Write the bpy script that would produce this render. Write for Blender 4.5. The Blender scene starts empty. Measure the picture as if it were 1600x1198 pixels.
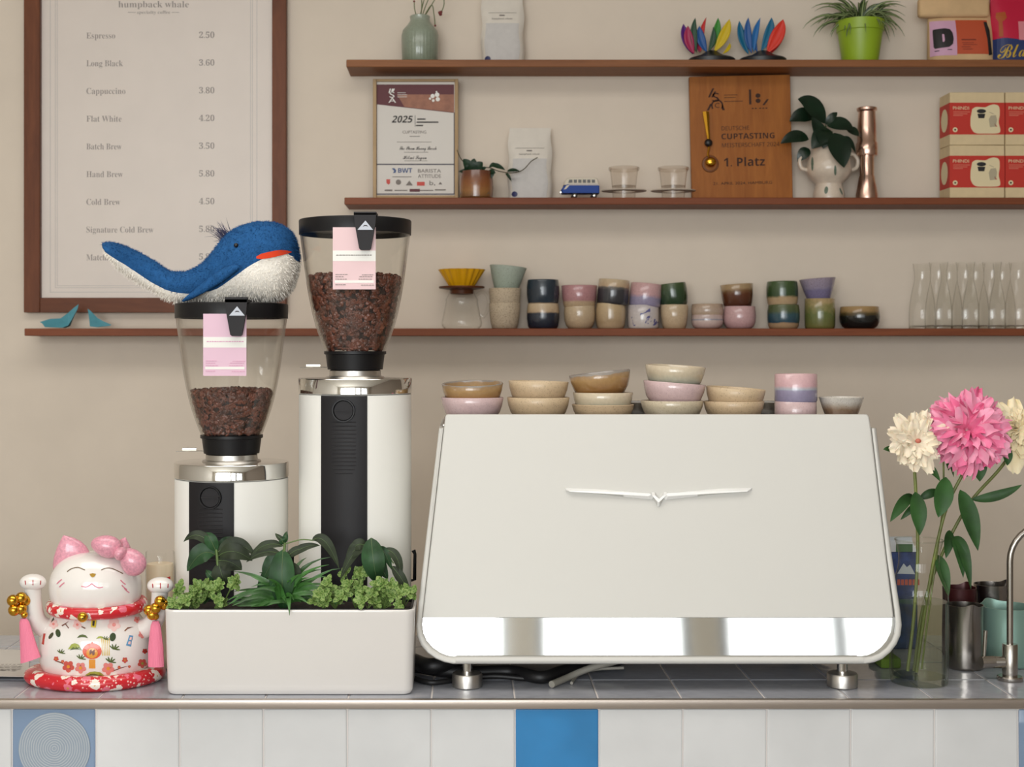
import bpy, bmesh, math, random
from mathutils import Vector, Matrix, Euler
from mathutils.bvhtree import BVHTree
PI = math.pi
SC = bpy.context.scene
COL = SC.collection
rnd = random.Random(7)

# ------------------------------------------------------------------ camera, world, light, exposure
F = 2222.2222            # focal length in pixels of the 1600 x 1198 frame
CX, HZ, CAMZ = 730.0, 545.0, 1.503      # vanishing point of the depth lines, camera height
cam_d = bpy.data.cameras.new('camera')
cam_d.lens = 50.0; cam_d.sensor_width = 36.0; cam_d.sensor_fit = 'HORIZONTAL'
cam_d.shift_y = -(599.0 - HZ) / 1600.0; cam_d.shift_x = (800.0 - CX) / 1600.0
cam_d.clip_start = 0.05
cam_d.dof.use_dof = True; cam_d.dof.focus_distance = 2.42; cam_d.dof.aperture_fstop = 9.0
cam = bpy.data.objects.new('camera', cam_d); COL.objects.link(cam)
cam.location = (0, 0, CAMZ); cam.rotation_euler = (PI / 2, 0, 0)
SC.camera = cam

def lin(c):
    c = c / 255.0
    return c / 12.92 if c <= .04045 else ((c + .055) / 1.055) ** 2.4
def RGB(r, g, b): return (lin(r), lin(g), lin(b), 1.0)

world = bpy.data.worlds.new('daylight'); SC.world = world
world.use_nodes = True
wb = world.node_tree.nodes['Background']
wb.inputs[0].default_value = (0.93, 0.96, 1.0, 1); wb.inputs[1].default_value = 1.0

def area(name, loc, rot, sx, sy, power, col):
    d = bpy.data.lights.new(name, 'AREA'); d.shape = 'RECTANGLE'; d.size = sx; d.size_y = sy
    d.energy = power; d.color = col
    o = bpy.data.objects.new(name, d); COL.objects.link(o); o.location = loc; o.rotation_euler = rot
    return o
# daylight through the three shop windows behind the camera (window openings are in wall_front)
WIN = [(-2.45, 0.20), (0.34, 1.10), (1.24, 2.45)]
YW = -2.4
WIN_POWER = [128, 16, 11]
for i, (a, b) in enumerate(WIN):
    area('window_daylight', ((a + b) / 2, YW - .13, 1.85), (PI / 2, 0, 0), b - a, 1.79, WIN_POWER[i], (.95, .985, 1.0))
# fill light added below the ceiling to brighten the upper wall
area('ceiling_fill_light', (-.3, 1.7, 2.93), (0, 0, 0), 2.6, 1.0, 25, (1.0, .96, .91))

SC.view_settings.view_transform = 'Standard'
SC.view_settings.look = 'None'
SC.view_settings.gamma = 1.0
SC.view_settings.use_curve_mapping = False
SC.view_settings.exposure = 0.0
SC.cycles.max_bounces = 8
SC.cycles.transparent_max_bounces = 32
SC.cycles.caustics_reflective = False
SC.cycles.caustics_refractive = False
SC.cycles.sample_clamp_indirect = 6.0

# ------------------------------------------------------------------ helpers
def W(px, py, Y):
    """the point at distance Y that the photograph shows at pixel (px, py)"""
    return Vector(((px - CX) / F * Y, Y, CAMZ - (py - HZ) / F * Y))
def S(n, Y): return n / F * Y

def srgb(c): return RGB(*c) if len(c) == 3 else c

def new_mat(name):
    m = bpy.data.materials.new(name); m.use_nodes = True
    nt = m.node_tree; b = nt.nodes['Principled BSDF']
    return m, nt, b
def N(nt, t, **kw):
    n = nt.nodes.new(t)
    for k, v in kw.items(): setattr(n, k, v)
    return n
def coords(nt, scale=(1, 1, 1), kind='Object'):
    tc = N(nt, 'ShaderNodeTexCoord'); mp = N(nt, 'ShaderNodeMapping')
    nt.links.new(tc.outputs[kind], mp.inputs[0]); mp.inputs['Scale'].default_value = scale
    return mp.outputs[0]
def noise(nt, vec, scale, detail=3, rough=.55, dist=0):
    n = N(nt, 'ShaderNodeTexNoise'); nt.links.new(vec, n.inputs['Vector'])
    n.inputs['Scale'].default_value = scale; n.inputs['Detail'].default_value = detail
    n.inputs['Roughness'].default_value = rough; n.inputs['Distortion'].default_value = dist
    return n.outputs[0]
def ramp(nt, fac, stops, interp='LINEAR'):
    r = N(nt, 'ShaderNodeValToRGB'); e = r.color_ramp.elements; r.color_ramp.interpolation = interp
    while len(e) < len(stops): e.new(.5)
    for i, (p, c) in enumerate(stops):
        e[i].position = p; e[i].color = srgb(c)
    nt.links.new(fac, r.inputs[0]); return r.outputs[0]
def mixc(nt, fac, a, b, mode='MIX'):
    m = N(nt, 'ShaderNodeMix', data_type='RGBA', blend_type=mode)
    for k, v in ((0, fac), (6, a), (7, b)):
        if hasattr(v, 'links') or hasattr(v, 'is_linked'): nt.links.new(v, m.inputs[k])
        else: m.inputs[k].default_value = v if k == 0 else srgb(v)
    return m.outputs[2]
def math_n(nt, op, a, b=0.0):
    m = N(nt, 'ShaderNodeMath', operation=op)
    for k, v in ((0, a), (1, b)):
        if hasattr(v, 'is_linked'): nt.links.new(v, m.inputs[k])
        else: m.inputs[k].default_value = v
    return m.outputs[0]
def bump(nt, b, h, strength, dist=.002):
    n = N(nt, 'ShaderNodeBump'); n.inputs['Strength'].default_value = strength; n.inputs['Distance'].default_value = dist
    nt.links.new(h, n.inputs['Height']); nt.links.new(n.outputs[0], b.inputs['Normal'])

def plain(name, c, rough=.5, metal=0.0, spec=.5, coat=0.0, var=0.0, vscale=40, bmp=0.0, bscale=200, sss=0.0, scale=(1, 1, 1)):
    m, nt, b = new_mat(name)
    b.inputs['Base Color'].default_value = srgb(c); b.inputs['Roughness'].default_value = rough
    b.inputs['Metallic'].default_value = metal; b.inputs['Specular IOR Level'].default_value = spec
    b.inputs['Coat Weight'].default_value = coat; b.inputs['Coat Roughness'].default_value = .05
    v = None
    if var or bmp: v = coords(nt, scale)
    if var:
        n = noise(nt, v, vscale, 4)
        lo = tuple(max(0, x * (1 - var)) for x in c[:3]); hi = tuple(min(255, x * (1 + var)) for x in c[:3])
        nt.links.new(ramp(nt, n, [(.3, lo), (.7, hi)]), b.inputs['Base Color'])
    if bmp: bump(nt, b, noise(nt, v, bscale, 3), bmp)
    if sss:
        b.inputs['Subsurface Weight'].default_value = sss; b.inputs['Subsurface Radius'].default_value = (.004, .002, .0015)
    return m

def wood(name, c1, c2, grain=(1.2, 26, 26), rough=.45, dark=None):
    m, nt, b = new_mat(name)
    v = coords(nt, grain)
    n1 = noise(nt, v, 3.0, 6, .6, .6); n2 = noise(nt, v, 14.0, 4, .6, .2)
    c = ramp(nt, n1, [(.3, c1), (.7, c2)])
    c = mixc(nt, math_n(nt, 'MULTIPLY', n2, .35), c, dark or tuple(x * .55 for x in c1))
    nt.links.new(c, b.inputs['Base Color']); b.inputs['Roughness'].default_value = rough; b.inputs['Specular IOR Level'].default_value = .22
    bump(nt, b, n2, .12, .001)
    return m

def thin_glass(name, tint=(250, 250, 248), edge=(205, 205, 200), gloss=.03, ior=1.45):
    """a thin clear wall: mostly see-through, mirror-like at grazing angles, its own tint deeper where the wall is seen edge-on"""
    m, nt, b = new_mat(name); nt.nodes.remove(b)
    out = [n for n in nt.nodes if n.type == 'OUTPUT_MATERIAL'][0]
    tr = N(nt, 'ShaderNodeBsdfTransparent'); gl = N(nt, 'ShaderNodeBsdfGlossy'); gl.inputs['Roughness'].default_value = gloss
    lw = N(nt, 'ShaderNodeLayerWeight'); lw.inputs[0].default_value = .5      # Schlick's Fresnel, the same from both sides of the wall
    f0 = ((ior - 1) / (ior + 1)) ** 2
    nt.links.new(ramp(nt, lw.outputs['Facing'], [(.55, tint), (.95, edge)]), tr.inputs[0])
    fr = N(nt, 'ShaderNodeMath', operation='MULTIPLY_ADD'); fr.inputs[1].default_value = 1 - f0; fr.inputs[2].default_value = f0
    nt.links.new(math_n(nt, 'POWER', lw.outputs['Facing'], 5.0), fr.inputs[0])
    mx = N(nt, 'ShaderNodeMixShader')
    nt.links.new(fr.outputs[0], mx.inputs[0]); nt.links.new(tr.outputs[0], mx.inputs[1]); nt.links.new(gl.outputs[0], mx.inputs[2])
    nt.links.new(mx.outputs[0], out.inputs[0])
    return m

def glaze(name, H, bands, amp=.08, speck=0.0, rough=.22, coat=.5, blot=None, nsc=45):
    """glazed stoneware: colour bands by height (0..1 of H), edges wandering, optional dark speckle and coloured blots"""
    m, nt, b = new_mat(name)
    tc = N(nt, 'ShaderNodeTexCoord'); sep = N(nt, 'ShaderNodeSeparateXYZ'); nt.links.new(tc.outputs['Object'], sep.inputs[0])
    n = noise(nt, tc.outputs['Object'], nsc, 4)
    h = math_n(nt, 'ADD', math_n(nt, 'DIVIDE', sep.outputs[2], H), math_n(nt, 'MULTIPLY', math_n(nt, 'SUBTRACT', n, .5), amp * 2))
    c = ramp(nt, h, bands)
    n3 = noise(nt, tc.outputs['Object'], 160, 3)
    c = mixc(nt, math_n(nt, 'MULTIPLY', n3, .25), c, (70, 55, 45), 'MULTIPLY')
    if speck:
        s = noise(nt, tc.outputs['Object'], 420, 2)
        c = mixc(nt, math_n(nt, 'MULTIPLY', math_n(nt, 'GREATER_THAN', s, .62), speck), c, (85, 66, 50))
    if blot:
        s = noise(nt, tc.outputs['Object'], 38, 3, .6, 1.2)
        c = mixc(nt, math_n(nt, 'GREATER_THAN', s, blot[1]), c, blot[0])
    nt.links.new(c, b.inputs['Base Color']); b.inputs['Roughness'].default_value = rough
    b.inputs['Coat Weight'].default_value = coat; b.inputs['Coat Roughness'].default_value = .08
    return m

class MB:
    def __init__(s): s.v = []; s.f = []; s.m = []; s.mi = 0
    def add(s, vs, fs):
        o = len(s.v); s.v += [Vector(v) for v in vs]; s.f += [tuple(i + o for i in f) for f in fs]; s.m += [s.mi] * len(fs)
        return s
    def box(s, a, b):
        (x0, y0, z0), (x1, y1, z1) = a, b
        return s.add([(x0, y0, z0), (x1, y0, z0), (x1, y1, z0), (x0, y1, z0), (x0, y0, z1), (x1, y0, z1), (x1, y1, z1), (x0, y1, z1)],
                     [(0, 3, 2, 1), (4, 5, 6, 7), (0, 1, 5, 4), (1, 2, 6, 5), (2, 3, 7, 6), (3, 0, 4, 7)])
    def rbox(s, a, b, r, seg=3, vertical=False):
        bm = bmesh.new(); bmesh.ops.create_cube(bm, size=1)
        for v in bm.verts:
            v.co = Vector([a[i] + (v.co[i] + .5) * (b[i] - a[i]) for i in range(3)])
        es = [e for e in bm.edges if not vertical or abs(e.verts[0].co.z - e.verts[1].co.z) > 1e-6]
        bmesh.ops.bevel(bm, geom=es, offset=r, segments=seg, affect='EDGES', profile=.5)
        return s.bm(bm)
    def bm(s, bm):
        bm.verts.index_update()
        s.add([v.co.copy() for v in bm.verts], [tuple(v.index for v in f.verts) for f in bm.faces]); bm.free(); return s
    def lathe(s, prof, n=32, c=(0, 0, 0), sx=1.0, sy=1.0, mod=None):
        """profile [(r, z)...]; r = 0 ends close to a point"""
        c = Vector(c); rings = []; vs = []; fs = []
        for r, z in prof:
            if r <= 1e-6:
                rings.append([len(vs)]); vs.append(c + Vector((0, 0, z)))
            else:
                ring = []
                for k in range(n):
                    a = 2 * PI * k / n; rr = r * (mod(a, z) if mod else 1)
                    ring.append(len(vs)); vs.append(c + Vector((rr * sx * math.cos(a), rr * sy * math.sin(a), z)))
                rings.append(ring)
        for A, B in zip(rings, rings[1:]):
            if len(A) == 1 and len(B) == 1: continue
            for k in range(n):
                k2 = (k + 1) % n
                if len(A) == 1: fs.append((A[0], B[k2], B[k]))
                elif len(B) == 1: fs.append((A[k], A[k2], B[0]))
                else: fs.append((A[k], A[k2], B[k2], B[k]))
        return s.add(vs, fs)
    def tube(s, pts, r, n=8, cap=True):
        pts = [Vector(p) for p in pts]; rs = r if isinstance(r, (list, tuple)) else [r] * len(pts)
        vs = []; fs = []; prev = None
        for i, p in enumerate(pts):
            t = (pts[min(i + 1, len(pts) - 1)] - pts[max(i - 1, 0)]).normalized()
            if prev is None:
                u = t.orthogonal().normalized()
            else:
                u = (prev - t * prev.dot(t)); u = u.normalized() if u.length > 1e-6 else t.orthogonal().normalized()
            prev = u; w = t.cross(u)
            for k in range(n):
                a = 2 * PI * k / n; vs.append(p + (u * math.cos(a) + w * math.sin(a)) * rs[i])
        for i in range(len(pts) - 1):
            for k in range(n):
                k2 = (k + 1) % n
                fs.append((i * n + k, i * n + k2, (i + 1) * n + k2, (i + 1) * n + k))
        if cap:
            fs.append(tuple(reversed(range(n)))); fs.append(tuple((len(pts) - 1) * n + k for k in range(n)))
        return s.add(vs, fs)
    def ball(s, c, r, n=16, m=10, sx=1, sy=1, sz=1):
        prof = [(r * math.sin(PI * k / m), -r * sz * math.cos(PI * k / m)) for k in range(m + 1)]
        prof[0] = (0, -r * sz); prof[-1] = (0, r * sz)
        return s.lathe(prof, n, c, sx, sy)
    def prism(s, pts, y0, y1):
        """polygon in the x-z plane (list of (x, z)) given thickness along y; front is y0"""
        n = len(pts)
        ar = sum(pts[i][0] * pts[(i + 1) % n][1] - pts[(i + 1) % n][0] * pts[i][1] for i in range(n))
        if ar < 0: pts = pts[::-1]
        vs = [(x, y0, z) for x, z in pts] + [(x, y1, z) for x, z in pts]
        fs = [tuple(range(n)), tuple(reversed(range(n, 2 * n)))]
        for i in range(n):
            j = (i + 1) % n; fs.append((j, i, n + i, n + j))
        return s.add(vs, fs)
    def shell(s, pts, d):
        """3D polygon pts given thickness by the vector d"""
        n = len(pts); d = Vector(d); pts = [Vector(p) for p in pts]
        vs = pts + [p + d for p in pts]
        fs = [tuple(range(n)), tuple(reversed(range(n, 2 * n)))] + [((i + 1) % n, i, n + i, n + (i + 1) % n) for i in range(n)]
        return s.add(vs, fs)
    def leaf(s, A, B, w, nrm=(0, -1, 0), bend=(0, 0, 0), fold=.15, n=9, peak=.42, tip=1.0, wave=0.0, rr=None):
        """a leaf blade from A to B, w wide, facing nrm, bowed by bend at the middle, folded along its midrib"""
        A = Vector(A); B = Vector(B); nrm = Vector(nrm); bend = Vector(bend)
        vs = []; fs = []; ax = (B - A)
        for i in range(n + 1):
            t = i / n; p = A + ax * t + bend * (4 * t * (1 - t))
            tg = (ax + bend * (4 - 8 * t)).normalized()
            sd = tg.cross(nrm)
            sd = sd.normalized() if sd.length > 1e-6 else tg.orthogonal().normalized()
            up = sd.cross(tg).normalized()
            e = math.log(.5) / math.log(peak)
            ww = w * .5 * (math.sin(PI * (t ** e)) ** .8 if 0 < t < 1 else 0.0) * tip
            ww = max(ww, w * .015)
            wv = wave * w * math.sin(t * 19 + (rr or 0))
            vs += [p + sd * ww + up * (fold * ww + wv), p + sd * ww * .5 + up * (fold * ww * .35), p, p - sd * ww * .5 + up * (fold * ww * .35), p - sd * ww + up * (fold * ww - wv)]
        for i in range(n):
            for k in range(4):
                a = i * 5 + k; fs.append((a, a + 1, a + 6, a + 5))
        return s.add(vs, fs)

def obj(name, mb, mats, parent=None, loc=None, smooth=40, nrm=None):
    """link the collected shapes as ONE mesh object. World coordinates in; with a parent, the mesh is kept relative to its base."""
    me = bpy.data.meshes.new(name)
    if parent is not None: base = Vector(parent['_base'])
    elif loc is not None: base = Vector(loc)
    else: base = Vector((0, 0, 0))
    me.from_pydata([tuple(v - base) for v in mb.v], [], mb.f)
    mats = mats if isinstance(mats, (list, tuple)) else [mats]
    for m in mats: me.materials.append(m)
    if len(mats) > 1: me.polygons.foreach_set('material_index', mb.m)
    bm = bmesh.new(); bm.from_mesh(me); bmesh.ops.recalc_face_normals(bm, faces=bm.faces); bm.to_mesh(me); bm.free()
    if smooth:
        me.polygons.foreach_set('use_smooth', [True] * len(me.polygons))
        me.set_sharp_from_angle(angle=math.radians(smooth))
    if nrm: me.normals_split_custom_set_from_vertices([tuple(n_) for n_ in nrm])
    me.update()
    o = bpy.data.objects.new(name, me); COL.objects.link(o)
    if parent is not None:
        o.parent = parent; o['_base'] = list(base)
    else:
        o.location = base; o['_base'] = list(base)
    return o
def tag(o, label=None, cat=None, group=None, kind=None):
    if label: o['label'] = label
    if cat: o['category'] = cat
    if group: o['group'] = group
    if kind: o['kind'] = kind
    return o
def thing(name, label, cat, base, group=None):
    o = bpy.data.objects.new(name, None); COL.objects.link(o); o.location = base; o['_base'] = list(base)
    o.empty_display_size = .03
    return tag(o, label, cat, group)
def struct(name, mb, m, smooth=30):
    return tag(obj(name, mb, m, smooth=smooth), kind='structure')
def dup(root, loc, label):
    """a copy of a thing with copies of its parts and sub-parts"""
    r = root.copy(); COL.objects.link(r); r.location = loc; r['label'] = label
    for ch in list(root.children):
        c = ch.copy(); COL.objects.link(c); c.parent = r
        for g in list(ch.children):
            d = g.copy(); COL.objects.link(d); d.parent = c
    return r

_TXT = {}
def text_mesh(body, shear=0.0):
    """outline lettering as (verts, faces) with the capital height scaled to 1"""
    key = (body, shear)
    if key not in _TXT:
        c = bpy.data.curves.new('lettering', 'FONT'); c.body = body; c.shear = shear; c.resolution_u = 3
        if any(0x1D400 <= ord(ch) <= 0x1D433 for ch in body): c.offset = -.005
        o = bpy.data.objects.new('lettering', c); COL.objects.link(o)
        dg = bpy.context.evaluated_depsgraph_get(); dg.update()
        m = bpy.data.meshes.new_from_object(o.evaluated_get(dg))
        vs = [v.co.copy() for v in m.vertices]; fs = [tuple(p.vertices) for p in m.polygons]
        bpy.data.objects.remove(o); bpy.data.curves.remove(c); bpy.data.meshes.remove(m)
        _TXT[key] = (vs, fs)
    return _TXT[key]
def text(mb, body, px, base_py, cap, Y, width=None, align='L', shear=0.0, place=None):
    """lettering facing the camera side at distance Y: left edge / centre px, baseline py, capital height in px, optional width in px"""
    vs, fs = text_mesh(body, shear)
    x0 = min(v.x for v in vs); x1 = max(v.x for v in vs)
    sy = cap / .70; sx = sy if width is None else width / (x1 - x0)
    w = (x1 - x0) * sx
    ox = px - (w / 2 if align == 'C' else w if align == 'R' else 0)
    place = place or (lambda x, y: W(x, y, Y))
    return mb.add([place(ox + (v.x - x0) * sx, base_py - v.y * sy) for v in vs], fs)
def serif(t):
    out = ''
    for ch in t:
        if 'A' <= ch <= 'Z': out += chr(0x1D400 + ord(ch) - 65)
        elif 'a' <= ch <= 'z': out += chr(0x1D41A + ord(ch) - 97)
        elif '0' <= ch <= '9': out += chr(0x1D7CE + ord(ch) - 48)
        else: out += ch
    return out
def sans(t, bold=True):
    u, l, d = (0x1D5D4, 0x1D5EE, 0x1D7EC) if bold else (0x1D5A0, 0x1D5BA, 0x1D7E2)
    return ''.join(chr(u + ord(c) - 65) if 'A' <= c <= 'Z' else chr(l + ord(c) - 97) if 'a' <= c <= 'z' else chr(d + ord(c) - 48) if '0' <= c <= '9' else c for c in t)
def script(t):
    return ''.join(chr(0x1D4D0 + ord(c) - 65) if 'A' <= c <= 'Z' else chr(0x1D4EA + ord(c) - 97) if 'a' <= c <= 'z' else c for c in t)
def quad(mb, x0, y0, x1, y1, Y, t=.0004):
    """a flat printed patch of pixel extent at distance Y, t thick"""
    a = W(x0, y1, Y); b = W(x1, y0, Y)
    return mb.box((a.x, Y, a.z), (b.x, Y + t, b.z))
def poly(mb, pts, Y, t=.0004):
    return mb.prism([(W(x, y, Y).x, W(x, y, Y).z) for x, y in pts], Y, Y + t)
def spline(pts, n=6):
    """Catmull-Rom through pts"""
    pts = [Vector(p) for p in pts]; out = []
    P = [pts[0] * 2 - pts[1]] + pts + [pts[-1] * 2 - pts[-2]]
    for i in range(1, len(P) - 2):
        for k in range(n):
            t = k / n; a, b, c, d = P[i - 1], P[i], P[i + 1], P[i + 2]
            out.append(.5 * ((2 * b) + (c - a) * t + (2 * a - 5 * b + 4 * c - d) * t * t + (3 * b - a - 3 * c + d) * t ** 3))
    out.append(pts[-1]); return out
def interp(tab, x):
    if x <= tab[0][0]: return tab[0][1]
    for (a, p), (b, q) in zip(tab, tab[1:]):
        if x <= b: return p + (q - p) * (x - a) / (b - a)
    return tab[-1][1]

# ------------------------------------------------------------------ shared materials
M_wall = plain('wall_paint', (219, 206, 190), .9, spec=.2, var=.012, vscale=6, bmp=.05, bscale=260)
M_ceil = plain('ceiling_paint', (228, 222, 210), .9)
M_side = plain('side_wall_paint', (214, 208, 198), .9)
M_floor = plain('floor_screed', (168, 164, 158), .6, var=.05, vscale=2)
M_shelf = wood('shelf_walnut', (116, 62, 38), (142, 80, 50), (1.0, 22, 22), .5); M_shelf_lit = wood('shelf_walnut_lit', (128, 80, 48), (158, 104, 66), (1.0, 22, 22), .5)  # second one: same walnut, the top shelf's stronger light put into the colour
M_frame = wood('frame_walnut', (100, 56, 34), (124, 72, 44), (9, 9, 1.4), .45)
M_black = plain('black_plastic', (15, 14, 16), .42, spec=.3)
M_blacksoft = plain('soft_black_plastic', (34, 32, 34), .6, spec=.3)
M_chrome = plain('polished_chrome', (222, 220, 216), .07, 1.0)
M_steel = plain('brushed_steel', (172, 166, 158), .26, 1.0, bmp=.04, bscale=300, scale=(1, 1, .03))
M_satin = plain('satin_steel', (196, 192, 186), .34, 1.0)
M_gold = plain('gold_metal', (212, 158, 52), .16, 1.0)
M_whiteenamel = plain('white_enamel', (240, 238, 231), .38, spec=.4)
M_ink = plain('dark_ink', (52, 46, 44), .7)
M_greyink = plain('grey_ink', (128, 120, 114), .8)
M_white = plain('white_print', (236, 234, 228), .7)
M_soil = plain('potting_soil', (38, 28, 22), .95, var=.4, vscale=120, bmp=.6, bscale=150)

# ------------------------------------------------------------------ room
YB = 3.83
XW, ZC = 3.0, 3.0
struct('floor', MB().box((-XW, YW - .2, -.1), (XW, YB + .1, 0)), M_floor)
struct('ceiling', MB().box((-XW, YW - .2, ZC), (XW, YB + .1, ZC + .1)), M_ceil)
struct('wall_back', MB().box((-XW - .1, YB, 0), (XW + .1, YB + .1, ZC)), M_wall)
struct('wall_left', MB().box((-XW - .1, YW, 0), (-XW, YB, ZC)), M_side)
struct('wall_right', MB().box((XW, YW, 0), (XW + .1, YB, ZC)), plain('right_wall_paint', (146, 134, 122), .9))
w = MB(); ZS, ZT = .95, 2.74
w.box((-XW, YW - .1, 0), (XW, YW, ZS)); w.box((-XW, YW - .1, ZT), (XW, YW, ZC))
xs = [-XW] + [x for ab in WIN for x in ab] + [XW]
for a, b in zip(xs[::2], xs[1::2]): w.box((a, YW - .1, ZS), (b, YW, ZT))
struct('wall_front', w, M_ceil)
M_mull = plain('window_frame_paint', (96, 98, 98), .5)
for i, (a, b) in enumerate(WIN):
    w = MB()
    for x in (a, b - .05) + (((a + b) / 2 - .025,) if b - a > 1 else ()): w.box((x, YW - .09, ZS), (x + .05, YW - .02, ZT))
    for z in (ZS, ZT - .05, 2.1): w.box((a, YW - .085, z), (b, YW - .025, z + .05))
    struct('window_%d' % (i + 1), w, M_mull)
# unseen housing built for the added ceiling fill light
fill_light = thing('ceiling_fill', 'unseen flat ceiling panel added as fill light over the guests side', 'fill_light', (-.3, 1.7, ZC))
obj('fill_housing', MB().box((-1.64, 1.16, 2.94), (1.04, 2.24, 3.0)), M_white, fill_light)
# ------------------------------------------------------------------ counter
Z0 = .95; YF = 2.24; PIT = .1322; X00 = .0756
M_grout = plain('grout', (214, 207, 203), .9)
def tile_mat(name, c, var=.03):
    m, nt, b = new_mat(name); v = coords(nt)
    nt.links.new(ramp(nt, noise(nt, v, 5, 3), [(.3, tuple(x * (1 - var) for x in c)), (.7, tuple(min(255, x * (1 + var)) for x in c))]), b.inputs[0])
    b.inputs['Roughness'].default_value = .12; b.inputs['Specular IOR Level'].default_value = .5
    bump(nt, b, noise(nt, v, 22, 2), .35, .004); return m
M_tile = tile_mat('white_tile_glaze', (212, 212, 212))
M_tiletop = tile_mat('tile_dark_reflection', (168, 170, 178))  # white tile again, greyed: its dark reflections are put into the colour
M_tileblue = tile_mat('blue_tile_glaze', (52, 124, 178), .10)
M_tilegrey = tile_mat('slate_blue_tile_glaze', (124, 144, 170), .05)
counter = thing('counter', 'tiled coffee bar counter with a metal edge strip and one bright blue tile', 'counter', (0, 2.5, 0))
YBK = 2.75
obj('counter_carcass', MB().box((-1.45, YF + .0032, 0), (1.6, YBK, Z0 - .0014)), M_grout, counter)
def tile(mb, a, b, r=.0022, tilt=.0035):
    q = MB().rbox(a, b, r, 2)
    c = (Vector(a) + Vector(b)) / 2
    R = Euler((rnd.uniform(-tilt, tilt), rnd.uniform(-tilt, tilt), rnd.uniform(-tilt, tilt))).to_matrix()
    mb.add([c + R @ (v - c) for v in q.v], q.f)
top = MB(); fr = MB(); fb = MB(); fp = MB(); fq = MB()
g = .0009
for i in range(-11, 12):
    x = X00 + i * PIT
    for j in range(4):
        y0 = YF + .006 + j * PIT; y1 = min(y0 + PIT, YBK)
        tile(top, (x + g, y0 + g, Z0 - .01), (x + PIT - g, y1 - g, Z0), tilt=.0022)
    for j in range(2):
        z1 = Z0 - .0138 - j * PIT
        t = fb if (i, j) == (0, 0) else fp if (i, j) == (-6, 0) else fq if (i, j) == (6, 0) else fr
        tile(t, (x + g, YF + .001, z1 - PIT + g), (x + PIT - g, YF + .01, z1 - g), tilt=.006)
obj('counter_top_tiles', top, M_tiletop, counter, smooth=12)
obj('front_tiles', fr, M_tile, counter, smooth=12)
tag(obj('blue_tile', fb, M_tileblue, counter, smooth=12), 'bright blue glazed tile in the white front')
pt = obj('picture_tile', fp, M_tilegrey, counter, smooth=12); tag(pt, 'slate blue tile printed with a sawn tree trunk')
tag(obj('slate_tile', fq, M_tilegrey, counter), 'slate blue tile at the end of the front')
# the sawn trunk printed on the slate blue tile, thin raised glaze
m, nt, b = new_mat('trunk_print'); v = coords(nt, (1, 1, 1))
sep = N(nt, 'ShaderNodeSeparateXYZ'); nt.links.new(v, sep.inputs[0])
tc = W(85, 1169, YF)
dx = math_n(nt, 'SUBTRACT', sep.outputs[0], tc.x); dz = math_n(nt, 'SUBTRACT', sep.outputs[2], tc.z)
rr = math_n(nt, 'SQRT', math_n(nt, 'ADD', math_n(nt, 'MULTIPLY', dx, dx), math_n(nt, 'MULTIPLY', dz, dz)))
n0 = noise(nt, v, 45, 3)
rw = math_n(nt, 'ADD', rr, math_n(nt, 'MULTIPLY', n0, .003))
sn = math_n(nt, 'SINE', math_n(nt, 'MULTIPLY', rw, 1700.0))
c = ramp(nt, sn, [(.0, (152, 162, 172)), (1.0, (194, 198, 200))])
c = mixc(nt, math_n(nt, 'MULTIPLY', noise(nt, v, 34, 3), .7), c, (140, 152, 166))
nt.links.new(c, b.inputs[0]); b.inputs['Roughness'].default_value = .2
R0 = .0565
d = MB().prism([(tc.x + R0 * math.cos(2 * PI * k / 48), tc.z + R0 * math.sin(2 * PI * k / 48)) for k in range(48)], YF - .0004, YF + .002)
o = obj('trunk_picture', d, m, None); o.data.transform(Matrix.Translation(-Vector(counter['_base']))); o.parent = pt
# coordinates of that print are relative to the counter's base
for n_ in nt.nodes:
    if n_.type == 'MAPPING': n_.inputs['Location'].default_value = counter['_base']
M_trim = plain('edge_strip_metal', (176, 164, 154), .34, .8, bmp=.05, bscale=90, scale=(.2, 1, 1))
obj('edge_strip', MB().rbox((-1.45, YF - .004, Z0 - .0130), (1.6, YF + .008, Z0 + .0012), .0012, 2), M_trim, counter)

# ------------------------------------------------------------------ shelves
YSF = 3.70
ZT_ = CAMZ + (HZ - 93) / F * YSF; ZTb = CAMZ + (HZ - 104.5) / F * YSF
ZM_ = CAMZ + (HZ - 308.5) / F * YSF; ZMb = CAMZ + (HZ - 319.5) / F * YSF
ZB_ = CAMZ + (HZ - 513) / F * YSF; ZBb = CAMZ + (HZ - 524.5) / F * YSF
def shelf(px0, z0, z1, label, mt=None):
    x0 = (px0 - CX) / F * YSF
    o = obj('wall_shelf', MB().rbox((x0, YSF, z0), (1.75, YB, z1), .0015, 1), mt or M_shelf, loc=(x0 + .5, YB, z0))
    tag(o, label, 'shelf', 'walnut wall shelves')
shelf(541, ZTb, ZT_, 'walnut wall shelf with the lime flowerpot and sage vase, topmost of three', M_shelf_lit)
shelf(538, ZMb, ZM_, 'walnut wall shelf under the wooden award plaque and certificate')
shelf(38, ZBb, ZB_, 'long walnut wall shelf carrying the stacked stoneware cups')

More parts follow.
